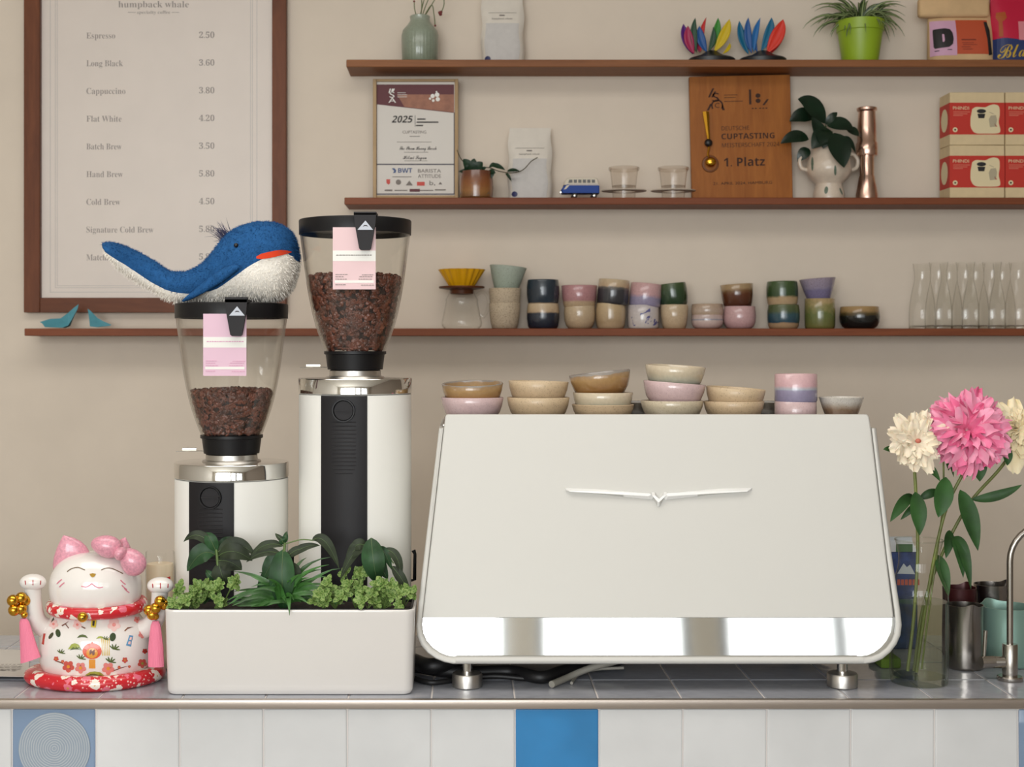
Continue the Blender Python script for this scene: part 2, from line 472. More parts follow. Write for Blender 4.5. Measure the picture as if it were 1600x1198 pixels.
# ------------------------------------------------------------------ framed menu
menu = thing('menu_board', 'walnut framed price list of coffees hanging on the wall', 'menu', W(242, 488, 3.815))
def FX(px): return (px - CX) / F * 3.80
def FZ(py): return CAMZ - (py - HZ) / F * 3.80
zt = FZ(488) + 1.0
for xa_, xb_ in ((37, 62), (425, 447)):
    obj('frame_stile', MB().rbox((FX(xa_), 3.80, FZ(488)), (FX(xb_), YB, zt), .0012, 1), M_frame, menu)
M_frameh = wood('frame_walnut_rail', (100, 56, 34), (124, 72, 44), (1.4, 9, 9), .45)
for za_, zb_ in ((FZ(488), FZ(465)), (zt - .042, zt)):
    obj('frame_rail', MB().rbox((FX(62), 3.801, za_), (FX(425), YB, zb_), .0012, 1), M_frameh, menu)
M_poster = plain('poster_paper', (228, 215, 204), .8, var=.012, vscale=8)
po = obj('poster', MB().box((FX(61), 3.818, FZ(466)), (FX(426), 3.822, zt - .03)), M_poster, menu)
M_menuink = plain('menu_ink', (142, 130, 122), .8)
M_faint = plain('faint_line_ink', (192, 184, 178), .8)
YP = 3.8176
rows = [('Espresso', '2.50', 45), ('Long Black', '3.60', 57), ('Cappuccino', '3.80', 61), ('Flat White', '4.20', 55), ('Batch Brew', '3.50', 55),
        ('Hand Brew', '5.80', 57), ('Cold Brew', '4.50', 53), ('Signature Cold Brew', '5.80', 105), ('Matcha', '5.80', 37)]
for i, (a, p, wd) in enumerate(rows):
    by = 60.2 + i * 43.3
    t = MB(); text(t, serif(a), 135, by, 9.6, YP, wd); text(t, serif(p), 311, by - 1, 9.6, YP, 24)
    obj('price_line', t, M_menuink, po, smooth=0)
t = MB()
text(t, serif('humpback whale'), 240, 11.5, 10, YP, 110, 'C')
text(t, serif('specialty coffee'), 240, 21.5, 5, YP, 52, 'C')
quad(t, 200, 19.0, 212, 19.8, YP); quad(t, 268, 19.0, 280, 19.8, YP)
obj('heading', t, M_menuink, po, smooth=0)
t = MB()
for (x0, x1, y1) in ((78, 401, 456), (86, 394, 449), (89, 391, 446)):
    quad(t, x0, -200, x0 + .8, y1, YP); quad(t, x1, -200, x1 + .8, y1, YP); quad(t, x0, y1, x1 + .8, y1 + .8, YP)
obj('border_lines', t, M_faint, po, smooth=0)
M_pane = thin_glass('picture_glass', (254, 254, 254), (245, 245, 245), .45)
obj('glass_pane', MB().box((FX(61.5), 3.812, FZ(465.5)), (FX(425.5), 3.8125, zt - .035)), M_pane, menu)

# ------------------------------------------------------------------ grinders
YG = 2.5; KG = F / YG
def gz(py): return CAMZ - (py - HZ) / KG
M_hopper = thin_glass('hopper_plastic', (254, 254, 253), (232, 229, 225), .03)
M_bean = plain('roasted_bean', (88, 48, 34), .36, var=.4, vscale=70, spec=.55)
M_panelblack = plain('control_panel_black', (27, 25, 27), .5, spec=.3, bmp=.03, bscale=500)
M_pink = [plain('pink_card', (224, 190, 206), .7, spec=.2), plain('pale_pink_card', (228, 198, 200), .7, spec=.2)]
M_lilac = plain('card_print_pink', (214, 156, 184), .7)
M_mat_silver = plain('silver_badge', (176, 180, 188), .5, .2)
HOP = [(365, 86), (380, 84.2), (395, 82), (415, 79.5), (438, 76.5), (455, 73.8), (470, 71), (490, 66.8), (508, 62), (530, 54.5), (548, 47.5)]
def bean_shape():
    vs, fs = [], []
    q = MB().ball((0, 0, 0), 1, 8, 6)
    out = []
    for v in q.v:
        p = Vector((v.x * 5.3, v.y * 3.7, v.z * 2.7))
        if p.z > 0 and abs(p.y) < 1.2: p.z -= 1.5
        out.append(p * .001)
    return out, q.f
BEAN = bean_shape()
def put_bean(mb, p, R, s=1.0):
    mb.add([p + R @ (v * s) for v in BEAN[0]], BEAN[1])
def grinder(cx, dy, pan, card, bean_top, label, beans_label, card_label, im):
    X = (cx - CX) / KG
    root = thing('coffee_grinder', label, 'coffee grinder', (X, YG, Z0), 'white coffee grinders')
    z = lambda py: gz(py + dy)
    r = lambda px: px / KG
    c = (X, YG, 0)
    # body
    rb = r(87.6); zb = z(615)
    b = MB().lathe([(0, Z0), (rb * .96, Z0), (rb * .96, Z0 + .012), (rb, Z0 + .014), (rb, zb - .001), (rb * .99, zb), (0, zb)], 72, c)
    obj('body', b, M_whiteenamel, root)
    cc = MB().lathe([(0, zb + .0005), (r(87), zb + .0005), (r(88.6), zb + .002), (r(88.6), z(592)), (r(87.5), z(590.5)), (r(60), z(590)), (0, z(589.5))], 72, c)
    obj('chrome_collar', cc, M_chrome, root)
    obj('throat_ring', MB().lathe([(0, z(590.5)), (r(46), z(590)), (r(45), z(588)), (r(40.5), z(586.5)), (r(40), z(579)), (r(38), z(577)), (0, z(577))], 56, c), M_satin, root)
    # rear control panel: a strip of the cylinder standing just proud of it
    a0, a1 = math.asin(pan[0] / 87.6), math.asin(pan[1] / 87.6)
    def onbody(px, py, off):
        a = math.asin(max(-1, min(1, px / 87.6))); R = rb + off
        return Vector((X + R * math.sin(a), YG - R * math.cos(a), z(py)))
    p = MB(); n = 14; vs = []
    for k in range(n + 1):
        a = a0 + (a1 - a0) * k / n
        for (R, zz) in ((rb - .004, zb - .0005), (rb + .0015, zb - .0005), (rb + .0015, Z0 + .03), (rb - .004, Z0 + .03)):
            vs.append((X + R * math.sin(a), YG - R * math.cos(a), zz))
    fs = [(k * 4 + i, k * 4 + (i + 1) % 4, k * 4 + 4 + (i + 1) % 4, k * 4 + 4 + i) for k in range(n) for i in range(4)] + [(0, 1, 2, 3), (n * 4 + 3, n * 4 + 2, n * 4 + 1, n * 4)]
    p.add(vs, fs)
    pn = obj('control_panel', p, M_panelblack, root)
    m = (pan[0] + pan[1]) / 2
    am = math.asin(m / 87.6); nrm = Vector((math.sin(am), -math.cos(am), 0)); cen = onbody(m, 637.5, .0015)
    Rm = nrm.to_track_quat('Z', 'Y').to_matrix()
    k1 = MB().lathe([(r(14), 0), (r(15.5), .0035), (r(17.3), .0035), (r(17.3), -.003)], 40)
    k2 = MB().lathe([(0, .0012), (r(14.2), .0012), (r(14.2), -.003)], 40)
    k2.box((-r(14), -.0012, .0012), (r(14), .0012, .0034))
    kn = MB().add([cen + Rm @ v for v in k1.v], k1.f)
    kb = obj('dial', MB().add([cen + Rm @ v for v in k2.v], k2.f), M_blacksoft, pn)
    obj('dial_ring', kn, M_black, pn)
    ribs = MB()
    for i in range(14):
        py = 655 + i * 5.9; hw = 18.2 if i < 12 else 16 - (i - 12) * 3
        a = [onbody(m - hw + 2 * hw * t / 5, py, .0012) for t in range(6)]
        ribs.tube([v for v in a], .0011, 6)
    obj('vent_ribs', ribs, M_blacksoft, pn)
    # neck, hopper, lid
    nk = MB().lathe([(r(30), z(577)), (r(43), z(577)), (r(46), z(554)), (r(48.5), z(553)), (r(48.5), z(548.5)), (r(44), z(548.5)), (r(41), z(575))], 56, c)
    obj('hopper_neck', nk, M_black, root)
    th = .0026
    hp = [(r(w_), z(y_)) for y_, w_ in HOP[::-1]]
    prof = hp + [(R - th, zz) for R, zz in hp[::-1]]
    obj('hopper', MB().lathe(prof + [prof[0]], 72, c), M_hopper, root)
    ld = MB().lathe([(0, z(344)), (r(80), z(343.5)), (r(87), z(344.5)), (r(87.8), z(346)), (r(87.4), z(367)), (r(85.6), z(367)), (r(85), z(360)), (0, z(360))], 72, c)
    obj('lid', ld, M_black, root)
    # spring clip with its badge (front edge of the lid)
    YC = YG - r(87.8) - .004
    x0 = cx + (12.5 if card[1] > 500 else 10.5)
    xc = (553.5 if dy == 0 else 353)
    CY = dy - (0 if dy == 0 else -3.5)
    pts = [(xc, 334 + CY - (0 if dy == 0 else 3.5)), (xc + 35, 334 + CY - (0 if dy == 0 else 3.5)), (xc + 33.5, 352 + CY), (xc + 26.5, 389 + CY), (xc + 24, 391 + CY), (xc + 11, 391 + CY), (xc + 8.5, 389 + CY), (xc + 1.8, 352 + CY)]
    cl = MB(); P2 = [(W(x, y, YC).x, W(x, y, YC).z) for x, y in pts]
    cl.prism(P2, YC - .012, YC - .003)
    cl.box((P2[0][0], YC - .012, z(345)), (P2[1][0], YG - r(60), z(345) + .005))
    cp = obj('spring_clip', cl, M_blacksoft, root, smooth=30)
    tx, ty = xc + 17.5, 352 + CY
    poly_ = MB().prism([(W(x, y, YC - .012).x, W(x, y, YC - .012).z) for x, y in ((tx - 12.5, ty + 7), (tx + 12, ty + 7), (tx, ty - 7.5))], YC - .0128, YC - .0115)
    bd = obj('badge', poly_, M_mat_silver, cp, smooth=0); tag(bd, 'silver triangle badge')
    e = MB().prism([(W(x, y, YC - .013).x, W(x, y, YC - .013).z) for x, y in ((tx - 4, ty + 2), (tx - 2, ty - .6), (tx + 2, ty - .6), (tx + 4, ty + 2), (tx + 1.5, ty + 1), (tx - 1.5, ty + 1))], YC - .0131, YC - .012)
    obj('badge_mark', e, M_ink, cp, smooth=0)
    # gate lever beside the neck
    lv = MB().tube([(X - r(44), YG, z(574)), (X - r(66), YG - .004, z(573.5)), (X - r(86), YG - .006, z(574.5))], .0008, 6)
    lv.tube([(X - r(76), YG - .004, z(571)), (X - r(54), YG - .004, z(571))], .0034, 10)
    obj('gate_lever', lv, M_chrome, root)
    # discharge lever at the far side
    lv = MB().tube([(X + rb - .004, YG + .02, z(910 - dy)), (X + rb + .005, YG + .02, z(908 - dy)), (X + rb + .0058, YG + .02, z(868 - dy)), (X + rb + .003, YG + .02, z(862 - dy))], [.003, .0035, .003, .004], 8)
    obj('switch_lever', lv, M_black, root)
    # beans
    zl, zh = z(547), z(bean_top)
    hr = lambda zz: interp(sorted([(q[1], q[0] - th) for q in hp]), zz)
    b = MB()
    core = [(0, zl)] + [(hr(zl + (zh - zl) * k / 12) - .0045, zl + (zh - zl) * k / 12) for k in range(12)] + [(hr(zh) - .006, zh - .006), (0, zh - .002)]
    b.mi = 1; b.lathe(core, 40, c); b.mi = 0
    area_ = 0; R_ = random.Random(31 + im)
    cnt = 0
    while cnt < (950 if im == 0 else 1750):
        zz = R_.uniform(zl + .002, zh - .001); a = R_.uniform(-PI, PI)
        if R_.random() > hr(zz) / hr(zh): continue
        R = hr(zz) - .0050 - R_.random() * .0022
        p_ = Vector((X + R * math.sin(a), YG - R * math.cos(a), zz))
        Q = Matrix.Rotation(a, 3, 'Z') @ Matrix.Rotation(PI / 2 + R_.uniform(-.5, .5), 3, 'X') @ Matrix.Rotation(R_.uniform(0, 6.3), 3, 'Z')
        put_bean(b, p_, Q, R_.uniform(1.1, 1.35)); cnt += 1
    for k in range(420):
        R = (hr(zh) - .006) * math.sqrt(R_.random()); a = R_.uniform(-PI, PI)
        p_ = Vector((X + R * math.sin(a), YG - R * math.cos(a), zh - .003 + R_.uniform(0, .006) + .004 * (1 - R / hr(zh))))
        put_bean(b, p_, Euler((R_.uniform(-.9, .9), R_.uniform(-.9, .9), R_.uniform(0, 6))).to_matrix(), 1.2)
    o = obj('coffee_beans', b, [M_bean, plain('bean_gap_shade', (34, 18, 13), .8) if im == 1 else bpy.data.materials['bean_gap_shade']], loc=(X, YG, zl), smooth=60)  # dark core: the shade between the beans is put into its colour
    tag(o, beans_label, 'coffee beans', kind='stuff')
    # bean card tucked under the clip
    x0, y0, x1, y1 = card; YK = YG - r(87.8) - .0035
    cd = thing('bean_card', card_label, 'card', W((x0 + x1) / 2, y1, YK), 'pink bean cards')
    q = MB(); quad(q, x0, y0, x1, y1, YK, .0007); obj('card_sheet', q, M_pink[im], cd, smooth=0)
    q = MB(); h = y1 - y0
    quad(q, x0, y0 + h * .375, x1, y0 + h * .545, YK - .0003); quad(q, x0 + 3, y0 + h * .855, x1 - 3, y0 + h * .895, YK - .0003)
    obj('white_bands', q, M_white, cd, smooth=0)
    q = MB()
    for fx0, fx1, fy in ((.08, .9, .44), (.06, .3, .755), (.06, .26, .79), (.68, .92, .76), (.62, .92, .79), (.06, .3, .83), (.6, .92, .83), (.06, .24, .92), (.66, .92, .925)):
        xx = x0 + (x1 - x0) * fx0
        while xx < x0 + (x1 - x0) * fx1:
            wd = R_.uniform(1.5, 4.5); quad(q, xx, y0 + h * fy, xx + wd, y0 + h * fy + (1.5 if fy == .44 else .9), YK - .0006); xx += wd + .8
    obj('small_print', q, M_lilac if im == 0 else M_greyink, cd, smooth=0)
    return root
grinder(555, 0, (-45, 24.5), (520, 355, 587, 452), 434, 'tall white coffee grinder with hopper nearly full of beans', 'dark roasted beans nearly filling the tall grinder hopper', 'pink bean card clipped to the hopper of the tall grinder', 1)
grinder(362, 130.5, (-52, 17.6), (317.5, 490, 385, 587), 482, 'shorter white coffee grinder with the plush whale lying on its lid', 'small heap of roasted beans low in the shorter grinder hopper', 'pink bean card clipped to the hopper below the plush whale', 0)

# ------------------------------------------------------------------ espresso machine
Y0M, SLM = 2.31, .3
Z0M = CAMZ - (1037 - HZ) / F * Y0M
def MP(px, py, off=0.0):
    """pixel on the leaning front plane of the machine, off metres out of it"""
    b_ = (py - HZ) / F; a_ = (px - CX) / F
    Y = (Y0M - off * 1.044 + SLM * (CAMZ - Z0M)) / (1 + SLM * b_)
    return Vector((a_ * Y, Y, CAMZ - b_ * Y))
MN = Vector((0, -1, .3)).normalized()
mach = thing('espresso_machine', 'large white espresso machine with a slanted panel and chrome wing emblem', 'espresso machine', (MP(1029, 1037).x, 2.5, Z0))
M_machwhite = plain('machine_white', (206, 204, 198), .42, spec=.4, bmp=.02, bscale=700)
M_mirror = plain('mirror_steel', (236, 236, 232), .05, 1.0, bmp=.02, bscale=6)
outer = [(686, 669), (674, 771), (662, 873), (652.5, 955), (650, 978), (652, 994), (658, 1008), (668, 1020), (681, 1029), (695, 1034.5), (708, 1037)]
outer += [(1352, 1037), (1366, 1034.5), (1379, 1029), (1391, 1019), (1401, 1006), (1407, 992), (1409, 976), (1406.5, 953), (1394, 872), (1381, 770), (1369, 669)]
inner = [(693.5, 669), (682, 771), (670.5, 873), (661.5, 955), (659.5, 976), (661.5, 990), (667, 1002), (676, 1012), (687, 1020), (698, 1024.5), (708, 1026)]
inner += [(1352, 1026), (1363, 1024.5), (1373, 1020), (1384, 1011.5), (1392, 1001), (1397, 989), (1398.5, 974), (1396.5, 953), (1385, 872), (1373, 770), (1361, 669)]
b = MB()
fo = [MP(x, y, -.004) for x, y in outer]
ZTR = 1.372
bo = [Vector((v.x, 2.76, min(v.z, ZTR))) for v in fo]
b.add(fo + bo, [tuple(range(len(fo))), tuple(reversed(range(len(fo), 2 * len(fo))))] + [((i + 1) % len(fo), i, len(fo) + i, len(fo) + (i + 1) % len(fo)) for i in range(len(fo))])
obj('body', b, M_machwhite, mach)
b = MB(); n = len(outer); vs = []
for (ox, oy), (ix, iy) in zip(outer, inner):
    for t, off in ((0, -.01), (0, .010), (.12, .014), (.45, .0155), (.85, .014), (1, .010), (1, -.008)):
        vs.append(MP(ox + (ix - ox) * t, oy + (iy - oy) * t, off))
b.add(vs, [(i * 7 + k, i * 7 + k + 1, i * 7 + 8 + k, i * 7 + 7 + k) for i in range(n - 1) for k in range(6)] + [tuple(range(7)), tuple((n - 1) * 7 + k for k in range(7))])
obj('frame_rim', b, M_machwhite, mach, smooth=50)
# slanted front panel with rounded edges
pp = [(700, 647), (1353, 647), (1356, 648), (1358, 651), (1361, 669), (1385, 872), (1396.2, 962.5), (1395.5, 965), (660.2, 965), (660.2, 962.5), (670.5, 873), (693.5, 669), (695.6, 651), (697, 648)]
cxp, cyp = 1028, 810
vs = []
for off, sh in ((-.012, 0), (.010, 0), (.0145, .6), (.016, 2.2)):
    for x, y in pp:
        l_ = math.hypot(x - cxp, y - cyp); vs.append(MP(x - (x - cxp) / l_ * sh, y - (y - cyp) / l_ * sh, off))
n = len(pp)
fs = [(k * n + i, k * n + (i + 1) % n, (k + 1) * n + (i + 1) % n, (k + 1) * n + i) for k in range(3) for i in range(n)]
fs += [tuple(3 * n + i for i in range(n)), tuple(reversed(range(n)))]
obj('front_panel', MB().add(vs, fs), M_machwhite, mach, smooth=14)
# polished strip below the panel, leaning a little less than the panel
sp = [(x, y) for x, y in inner if y > 964]
sp = [(660.5, 963)] + sp + [(1397.5, 963)]
vs = []
for x, y in sp:
    d_ = -.002 + (1026 - y) / 61 * .0
    vs.append(MP(x, y, -.004 + (1026 - y) / 63 * .0082))
for x, y in sp: vs.append(MP(x, y, -.01))
n = len(sp)
b = MB().add(vs, [tuple(range(n)), tuple(reversed(range(n, 2 * n)))] + [(i, (i + 1) % n, n + (i + 1) % n, n + i) for i in range(n)])
tag(obj('mirror_strip', b, M_mirror, mach, smooth=20), 'polished mirror strip')
b = MB().tube([MP(712, 1031, .013), MP(1348, 1031, .013)], S(5.6, 2.3), 12)
obj('bottom_bar', b, M_machwhite, mach)
# emblem: two chrome wings and a small V
b = MB()
def wing(pts, h):
    cx_ = sum(p[0] for p in pts) / len(pts); cy_ = sum(p[1] for p in pts) / len(pts)
    n_ = len(pts)
    v_ = [MP(x, y, .0155) for x, y in pts] + [MP(x, y, .0185) for x, y in pts] + [MP(cx_ + (x - cx_) * .92, cy_ + (y - cy_) * .45, .0185 + h) for x, y in pts]
    f2 = [(k * n_ + i, k * n_ + (i + 1) % n_, (k + 1) * n_ + (i + 1) % n_, (k + 1) * n_ + i) for k in range(2) for i in range(n_)] + [tuple(2 * n_ + i for i in range(n_))]
    b.add(v_, f2)
wing([(883, 762), (884, 765.5), (975, 776), (1018, 780.5), (1022, 776), (1019, 771), (980, 767), (930, 764)], .004)
wing([(1175, 762), (1174, 765.5), (1090, 775), (1040, 781), (1036, 776), (1039, 770.5), (1080, 766.5), (1130, 763)], .004)
wing([(1018, 768.5), (1023, 768.5), (1030, 780), (1037, 768.5), (1042, 768.5), (1031, 790), (1029, 791.5), (1027, 790)], .005)
tag(obj('wing_emblem', b, plain('satin_chrome', (250, 250, 248), .3, .35), mach, smooth=25), 'chrome wing emblem')
# cup tray with a low rail
xa, xb = MP(690, 660).x, MP(1366, 660).x
obj('cup_tray', MB().rbox((xa, 2.46, ZTR - .004), (xb, 2.76, ZTR + .002), .002, 1), M_satin, mach)
# feet
for fx in (730, 1316):
    for yc in (2.331, 2.66):
        x = (fx - CX) / F * 2.331
        ft = obj('foot', MB().lathe([(0, Z0), (.0235, Z0), (.0248, Z0 + .0015), (.0248, Z0 + .02), (.0235, Z0 + .0225), (.009, Z0 + .0232), (0, Z0 + .0232)], 40, (x, yc, 0)), M_satin, mach)
        obj('foot_stem', MB().lathe([(0, Z0 + .023), (.0085, Z0 + .023), (.0085, 1.0), (0, 1.0)], 24, (x, yc, 0)), M_chrome, ft)
# hoses and cables on the tiles under the machine
M_cable = plain('black_cable', (22, 21, 22), .5); M_hose = plain('grey_hose', (150, 146, 136), .5)
def GR(px, py, r, lift=0.0):
    """where a pixel falls on the tiles, for something of radius r lying there"""
    z = Z0 + r + lift; Y = (CAMZ - z) * F / (py - HZ)
    return Vector(((px - CX) / F * Y, Y, z))
def cable(name, pts, r, m, label):
    P_ = [GR(q[0], q[1], r, q[2] if len(q) > 2 else .0005) for q in pts]
    o = obj(name, MB().tube(spline(P_, 8), r, 10), m, loc=P_[0]); tag(o, label, 'cable')
cable('power_cable', [(610, 1034), (660, 1043), (700, 1049), (745, 1050), (800, 1049), (845, 1058), (880, 1048), (920, 1040), (970, 1030)], .0105, M_cable, 'thick black cable lying on the tiles below the espresso machine')
cable('cable_bundle', [(600, 1022), (640, 1030, .006), (668, 1040, .010), (700, 1036, .012), (740, 1026, .008)], .013, M_cable, 'fat black cable bundle in the gap between planter and machine')
cable('thin_cable', [(640, 1057), (672, 1066), (712, 1062), (770, 1056, .004), (830, 1060), (870, 1054), (905, 1048)], .0045, M_cable, 'thin black cable curling past the machine foot beside the planter')
cable('water_hose', [(862, 1069), (885, 1059, .002), (905, 1050, .008), (930, 1041, .016), (965, 1032, .025)], .0058, M_hose, 'grey water hose rising from the tiles below the machine')
cable('drain_hose', [(893, 1067), (900, 1057, .002), (912, 1050, .006), (935, 1045, .01), (975, 1043, .014)], .0026, M_hose, 'thin grey tube beside the thicker grey hose below the machine')
# ------------------------------------------------------------------ stoneware cups and bowls
KINDS = {
    'barrel': [(0, .80), (.03, .86), (.12, .94), (.4, 1.0), (.72, 1.0), (.95, .955), (1, .94)],
    'taper': [(0, .74), (.03, .80), (.2, .88), (.5, .95), (1, 1.0)],
    'straight': [(0, .90), (.03, .95), (.1, .99), (.5, 1), (1, .985)],
    'round': [(0, .66), (.03, .74), (.12, .87), (.3, .97), (.55, 1), (1, .95)],
    'bowl': [(0, .52), (.04, .60), (.15, .74), (.4, .88), (.7, .96), (1, 1.0)],
    'cone': [(0, .60), (.05, .63), (.5, .82), (1, 1.0)],
}
def cup(name, cx, hw, ytop, zb, Y, kind, mat, label, cat, group=None, roll=0, pitch=0, inner=None, th=.004):
    x = (cx - CX) / F * Y
    ztop = CAMZ - (ytop - HZ) / F * Y; H = ztop - zb
    R = S(hw, Y)
    pr = [(k[1] * R, k[0] * H) for k in KINDS[kind]]
    pin = [(max(r - th, .002), z) for r, z in pr if z > th * 1.6]
    top = [(pr[-1][0] - th * .25, H + th * .22), (pr[-1][0] - th * .75, H + th * .22)]
    prof = [(0, .0)] + pr + top + pin[::-1] + [(pin[0][0] * .8, th * 1.4), (0, th * 1.4)]
    o = obj(name, MB().lathe(prof, 48, (x, Y, zb)), mat, loc=(x, Y, zb), smooth=60)
    o.rotation_euler = (math.radians(pitch), math.radians(roll), 0)
    tag(o, label, cat, group)
    return ztop
def gl(name, Hpx, Y, bands, **kw): return glaze(name, S(Hpx, Y), bands, **kw)
YC3 = 3.765
BEI = (190, 164, 132); BEI2 = (204, 182, 150); NAVY = (44, 56, 68); PINK = (196, 148, 152); LAV = (132, 124, 158)
GREEN = (48, 72, 44); OATM = (186, 168, 144)
g1 = 'stacked stoneware cups on the long shelf'
def stack(cx, hw, y0, y1, mat_lo, mat_up, kl, ku, lo_lab, up_lab, hw2=None, cx2=None, ymid=None, roll=0, sink=2.0, roll2=None):
    """two cups standing on each other on the long shelf"""
    zt_ = cup('stoneware_cup', cx, hw, ymid, ZB_, YC3, kl, mat_lo, lo_lab, 'cup', g1, roll2 or 0)
    cup('stoneware_cup', cx2 or cx, hw2 or hw, y0, zt_ - S(sink, YC3) + S(2, YC3) * 0 , YC3, ku, mat_up, up_lab, 'cup', g1, roll)
m_speck = gl('speckled_oatmeal', 38, YC3, [(0, OATM), (1, (196, 178, 152))], speck=.8, coat=.0, rough=.7)
zt_ = cup('stoneware_cup', 788.5, 24.5, 474, ZB_, YC3, 'taper', m_speck, 'speckled oatmeal cup on the shelf below its twin and the green dripper', 'cup', g1)
zt2 = cup('stoneware_cup', 789, 25, 451, zt_ - S(18, YC3), YC3, 'taper', m_speck, 'speckled oatmeal cup nested in its twin, holding the pale green dripper', 'cup', g1)
m_sea = gl('sea_green_glaze', 40, YC3, [(0, (160, 172, 156)), (1, (178, 188, 174))], speck=.35, coat=.0, rough=.6)
cup('pour_over_dripper', 790.5, 29, 416.5, zt2 - S(3, YC3), YC3, 'cone', m_sea, 'pale sea green ceramic dripper cone on the speckled oatmeal cups', 'coffee dripper', roll=5.5)
m_n1 = gl('navy_over_sand', 38, YC3, [(.0, BEI), (.06, BEI), (.11, NAVY), (.5, (36, 48, 60)), (1, NAVY)], amp=.02)
m_n2 = gl('sand_over_navy', 38, YC3, [(.0, (34, 40, 52)), (.62, (38, 46, 60)), (.68, BEI), (1, BEI2)], amp=.04)
stack(848.5, 25.5, 437.5, 0, m_n2, m_n1, 'barrel', 'barrel', 'navy cup with a sandy rim band, lower of the navy pair', 'all navy glossy cup standing on the sandy rimmed navy cup', ymid=475)
m_p1 = gl('sand_plain', 42, YC3, [(0, BEI), (1, BEI2)], speck=.25)
m_p2 = gl('dusty_pink', 40, YC3, [(0, BEI), (.3, BEI), (.36, (182, 132, 134)), (1, (190, 140, 142))], amp=.02, speck=.3)
zt_ = cup('stoneware_cup', 905.5, 24.5, 470, ZB_, YC3, 'round', m_p1, 'sandy rounded cup holding the wider dusty pink cup', 'cup', g1)
cup('stoneware_cup', 905, 28, 446.5, zt_ - S(14, YC3), YC3, 'taper', m_p2, 'dusty pink wide cup nested in a sandy rounded cup', 'cup', g1)
m_q1 = gl('sand_gloss', 38, YC3, [(0, BEI), (.3, (176, 150, 116)), (1, (198, 174, 136))], amp=.1)
m_q2 = gl('charcoal_under_sand', 38, YC3, [(0, (50, 50, 54)), (.58, (62, 62, 66)), (.68, (104, 98, 92)), (.74, BEI), (1, BEI2)], amp=.06)
stack(954, 23.5, 437.5, 0, m_q1, m_q2, 'barrel', 'straight', 'glossy sand coloured cup below the charcoal banded cup', 'charcoal cup with a broad sandy rim band tipping on a sand cup', hw2=24.5, cx2=956.5, ymid=474, roll=4.5)
m_r1 = gl('blue_splash_white', 36, YC3, [(0, (206, 196, 188)), (1, (200, 190, 190))], blot=((84, 84, 136), .60))
m_r2 = gl('pink_over_lavender', 38, YC3, [(0, (148, 140, 168)), (.35, (156, 146, 172)), (.48, (204, 162, 164)), (1, (208, 168, 166))], amp=.1, speck=.25)
stack(1005, 24.5, 443.5, 0, m_r1, m_r2, 'straight', 'straight', 'whitish cup splashed with blue blots', 'pink cup with a lavender base tipping on the blue splashed cup', hw2=24.8, cx2=1007, ymid=477, roll=5.5)
m_s2 = gl('bottle_green', 38, YC3, [(0, (36, 58, 36)), (.6, GREEN), (1, (70, 88, 52))], amp=.1)
stack(1053.5, 22, 443, 0, m_p1, m_s2, 'taper', 'barrel', 'matt sand cup under the bottle green cup', 'bottle green glossy cup tipped on a sand cup', hw2=22.5, cx2=1053.5, ymid=476.5, roll=-6)
m_t1 = gl('pink_white_low', 24, YC3, [(0, (212, 180, 172)), (.52, (206, 184, 176)), (.58, (140, 144, 160)), (.66, (198, 178, 172)), (1, (196, 170, 162))], amp=.05)
m_t2 = gl('sand_low', 24, YC3, [(0, BEI), (.5, (188, 166, 148)), (1, (186, 160, 136))], speck=.3)
stack(1105, 24.8, 475.5, 0, m_t1, m_t2, 'round', 'round', 'low pale pink cup with a thin grey blue line', 'low sandy pink cup nested on the pale pink one', ymid=489, hw2=25, sink=9)
m_u1 = gl('rose_low', 33, YC3, [(0, (200, 160, 160)), (1, (206, 168, 168))], speck=.2)
m_u2 = gl('chestnut', 38, YC3, [(0, (70, 34, 22)), (.55, (96, 52, 30)), (.68, (118, 84, 54)), (.78, (164, 136, 100)), (1, (172, 146, 110))], amp=.05)
stack(1155.5, 25.5, 444.5, 0, m_u1, m_u2, 'round', 'taper', 'low rose pink cup under the chestnut brown cup', 'chestnut brown cup with a sandy rim tipped on a rose cup', hw2=25.5, cx2=1153, ymid=479, roll=-3.5)
m_v1 = gl('green_teal_sand', 37, YC3, [(0, (176, 146, 112)), (.22, (176, 146, 112)), (.27, (44, 74, 90)), (.6, (52, 84, 92)), (.72, (78, 92, 62)), (1, (92, 100, 66))], amp=.06)
m_v2 = gl('green_over_sand', 38, YC3, [(0, BEI), (.34, (184, 156, 118)), (.44, (52, 76, 44)), (1, (66, 88, 50))], amp=.12)
stack(1224, 25, 440, 0, m_v1, m_v2, 'barrel', 'barrel', 'cup banded in green, teal and sand, lower of the green pair', 'green cup over a wavy sand base, upper of the green pair', hw2=24.5, cx2=1222.5, ymid=476.5, roll=-1)
m_w1 = gl('mossy_streaks', 45, YC3, [(0, (116, 112, 64)), (.5, (104, 114, 62)), (.8, (146, 136, 88)), (1, (178, 154, 112))], amp=.3, nsc=60)
m_w2 = gl('lavender_speckle', 34, YC3, [(0, (122, 114, 150)), (.45, (128, 120, 154)), (.56, (152, 142, 164)), (1, (166, 152, 166))], amp=.12, speck=.4)
stack(1281, 23.5, 435.5, 0, m_w1, m_w2, 'straight', 'cone', 'mossy green streaked cup under the lavender bowl', 'speckled lavender flared cup tipped on the mossy cup', hw2=28, cx2=1279.5, ymid=467, roll=-4)
m_x = gl('black_under_sand', 34, YC3, [(0, (20, 22, 24)), (.55, (28, 28, 26)), (.7, (92, 76, 44)), (.8, (160, 128, 84)), (1, (172, 142, 98))], amp=.06)
cup('stoneware_cup', 1343, 31, 479.5, ZB_, YC3, 'round', m_x, 'single wide black cup with a sandy rim, between cups and carafes', 'cup', g1)

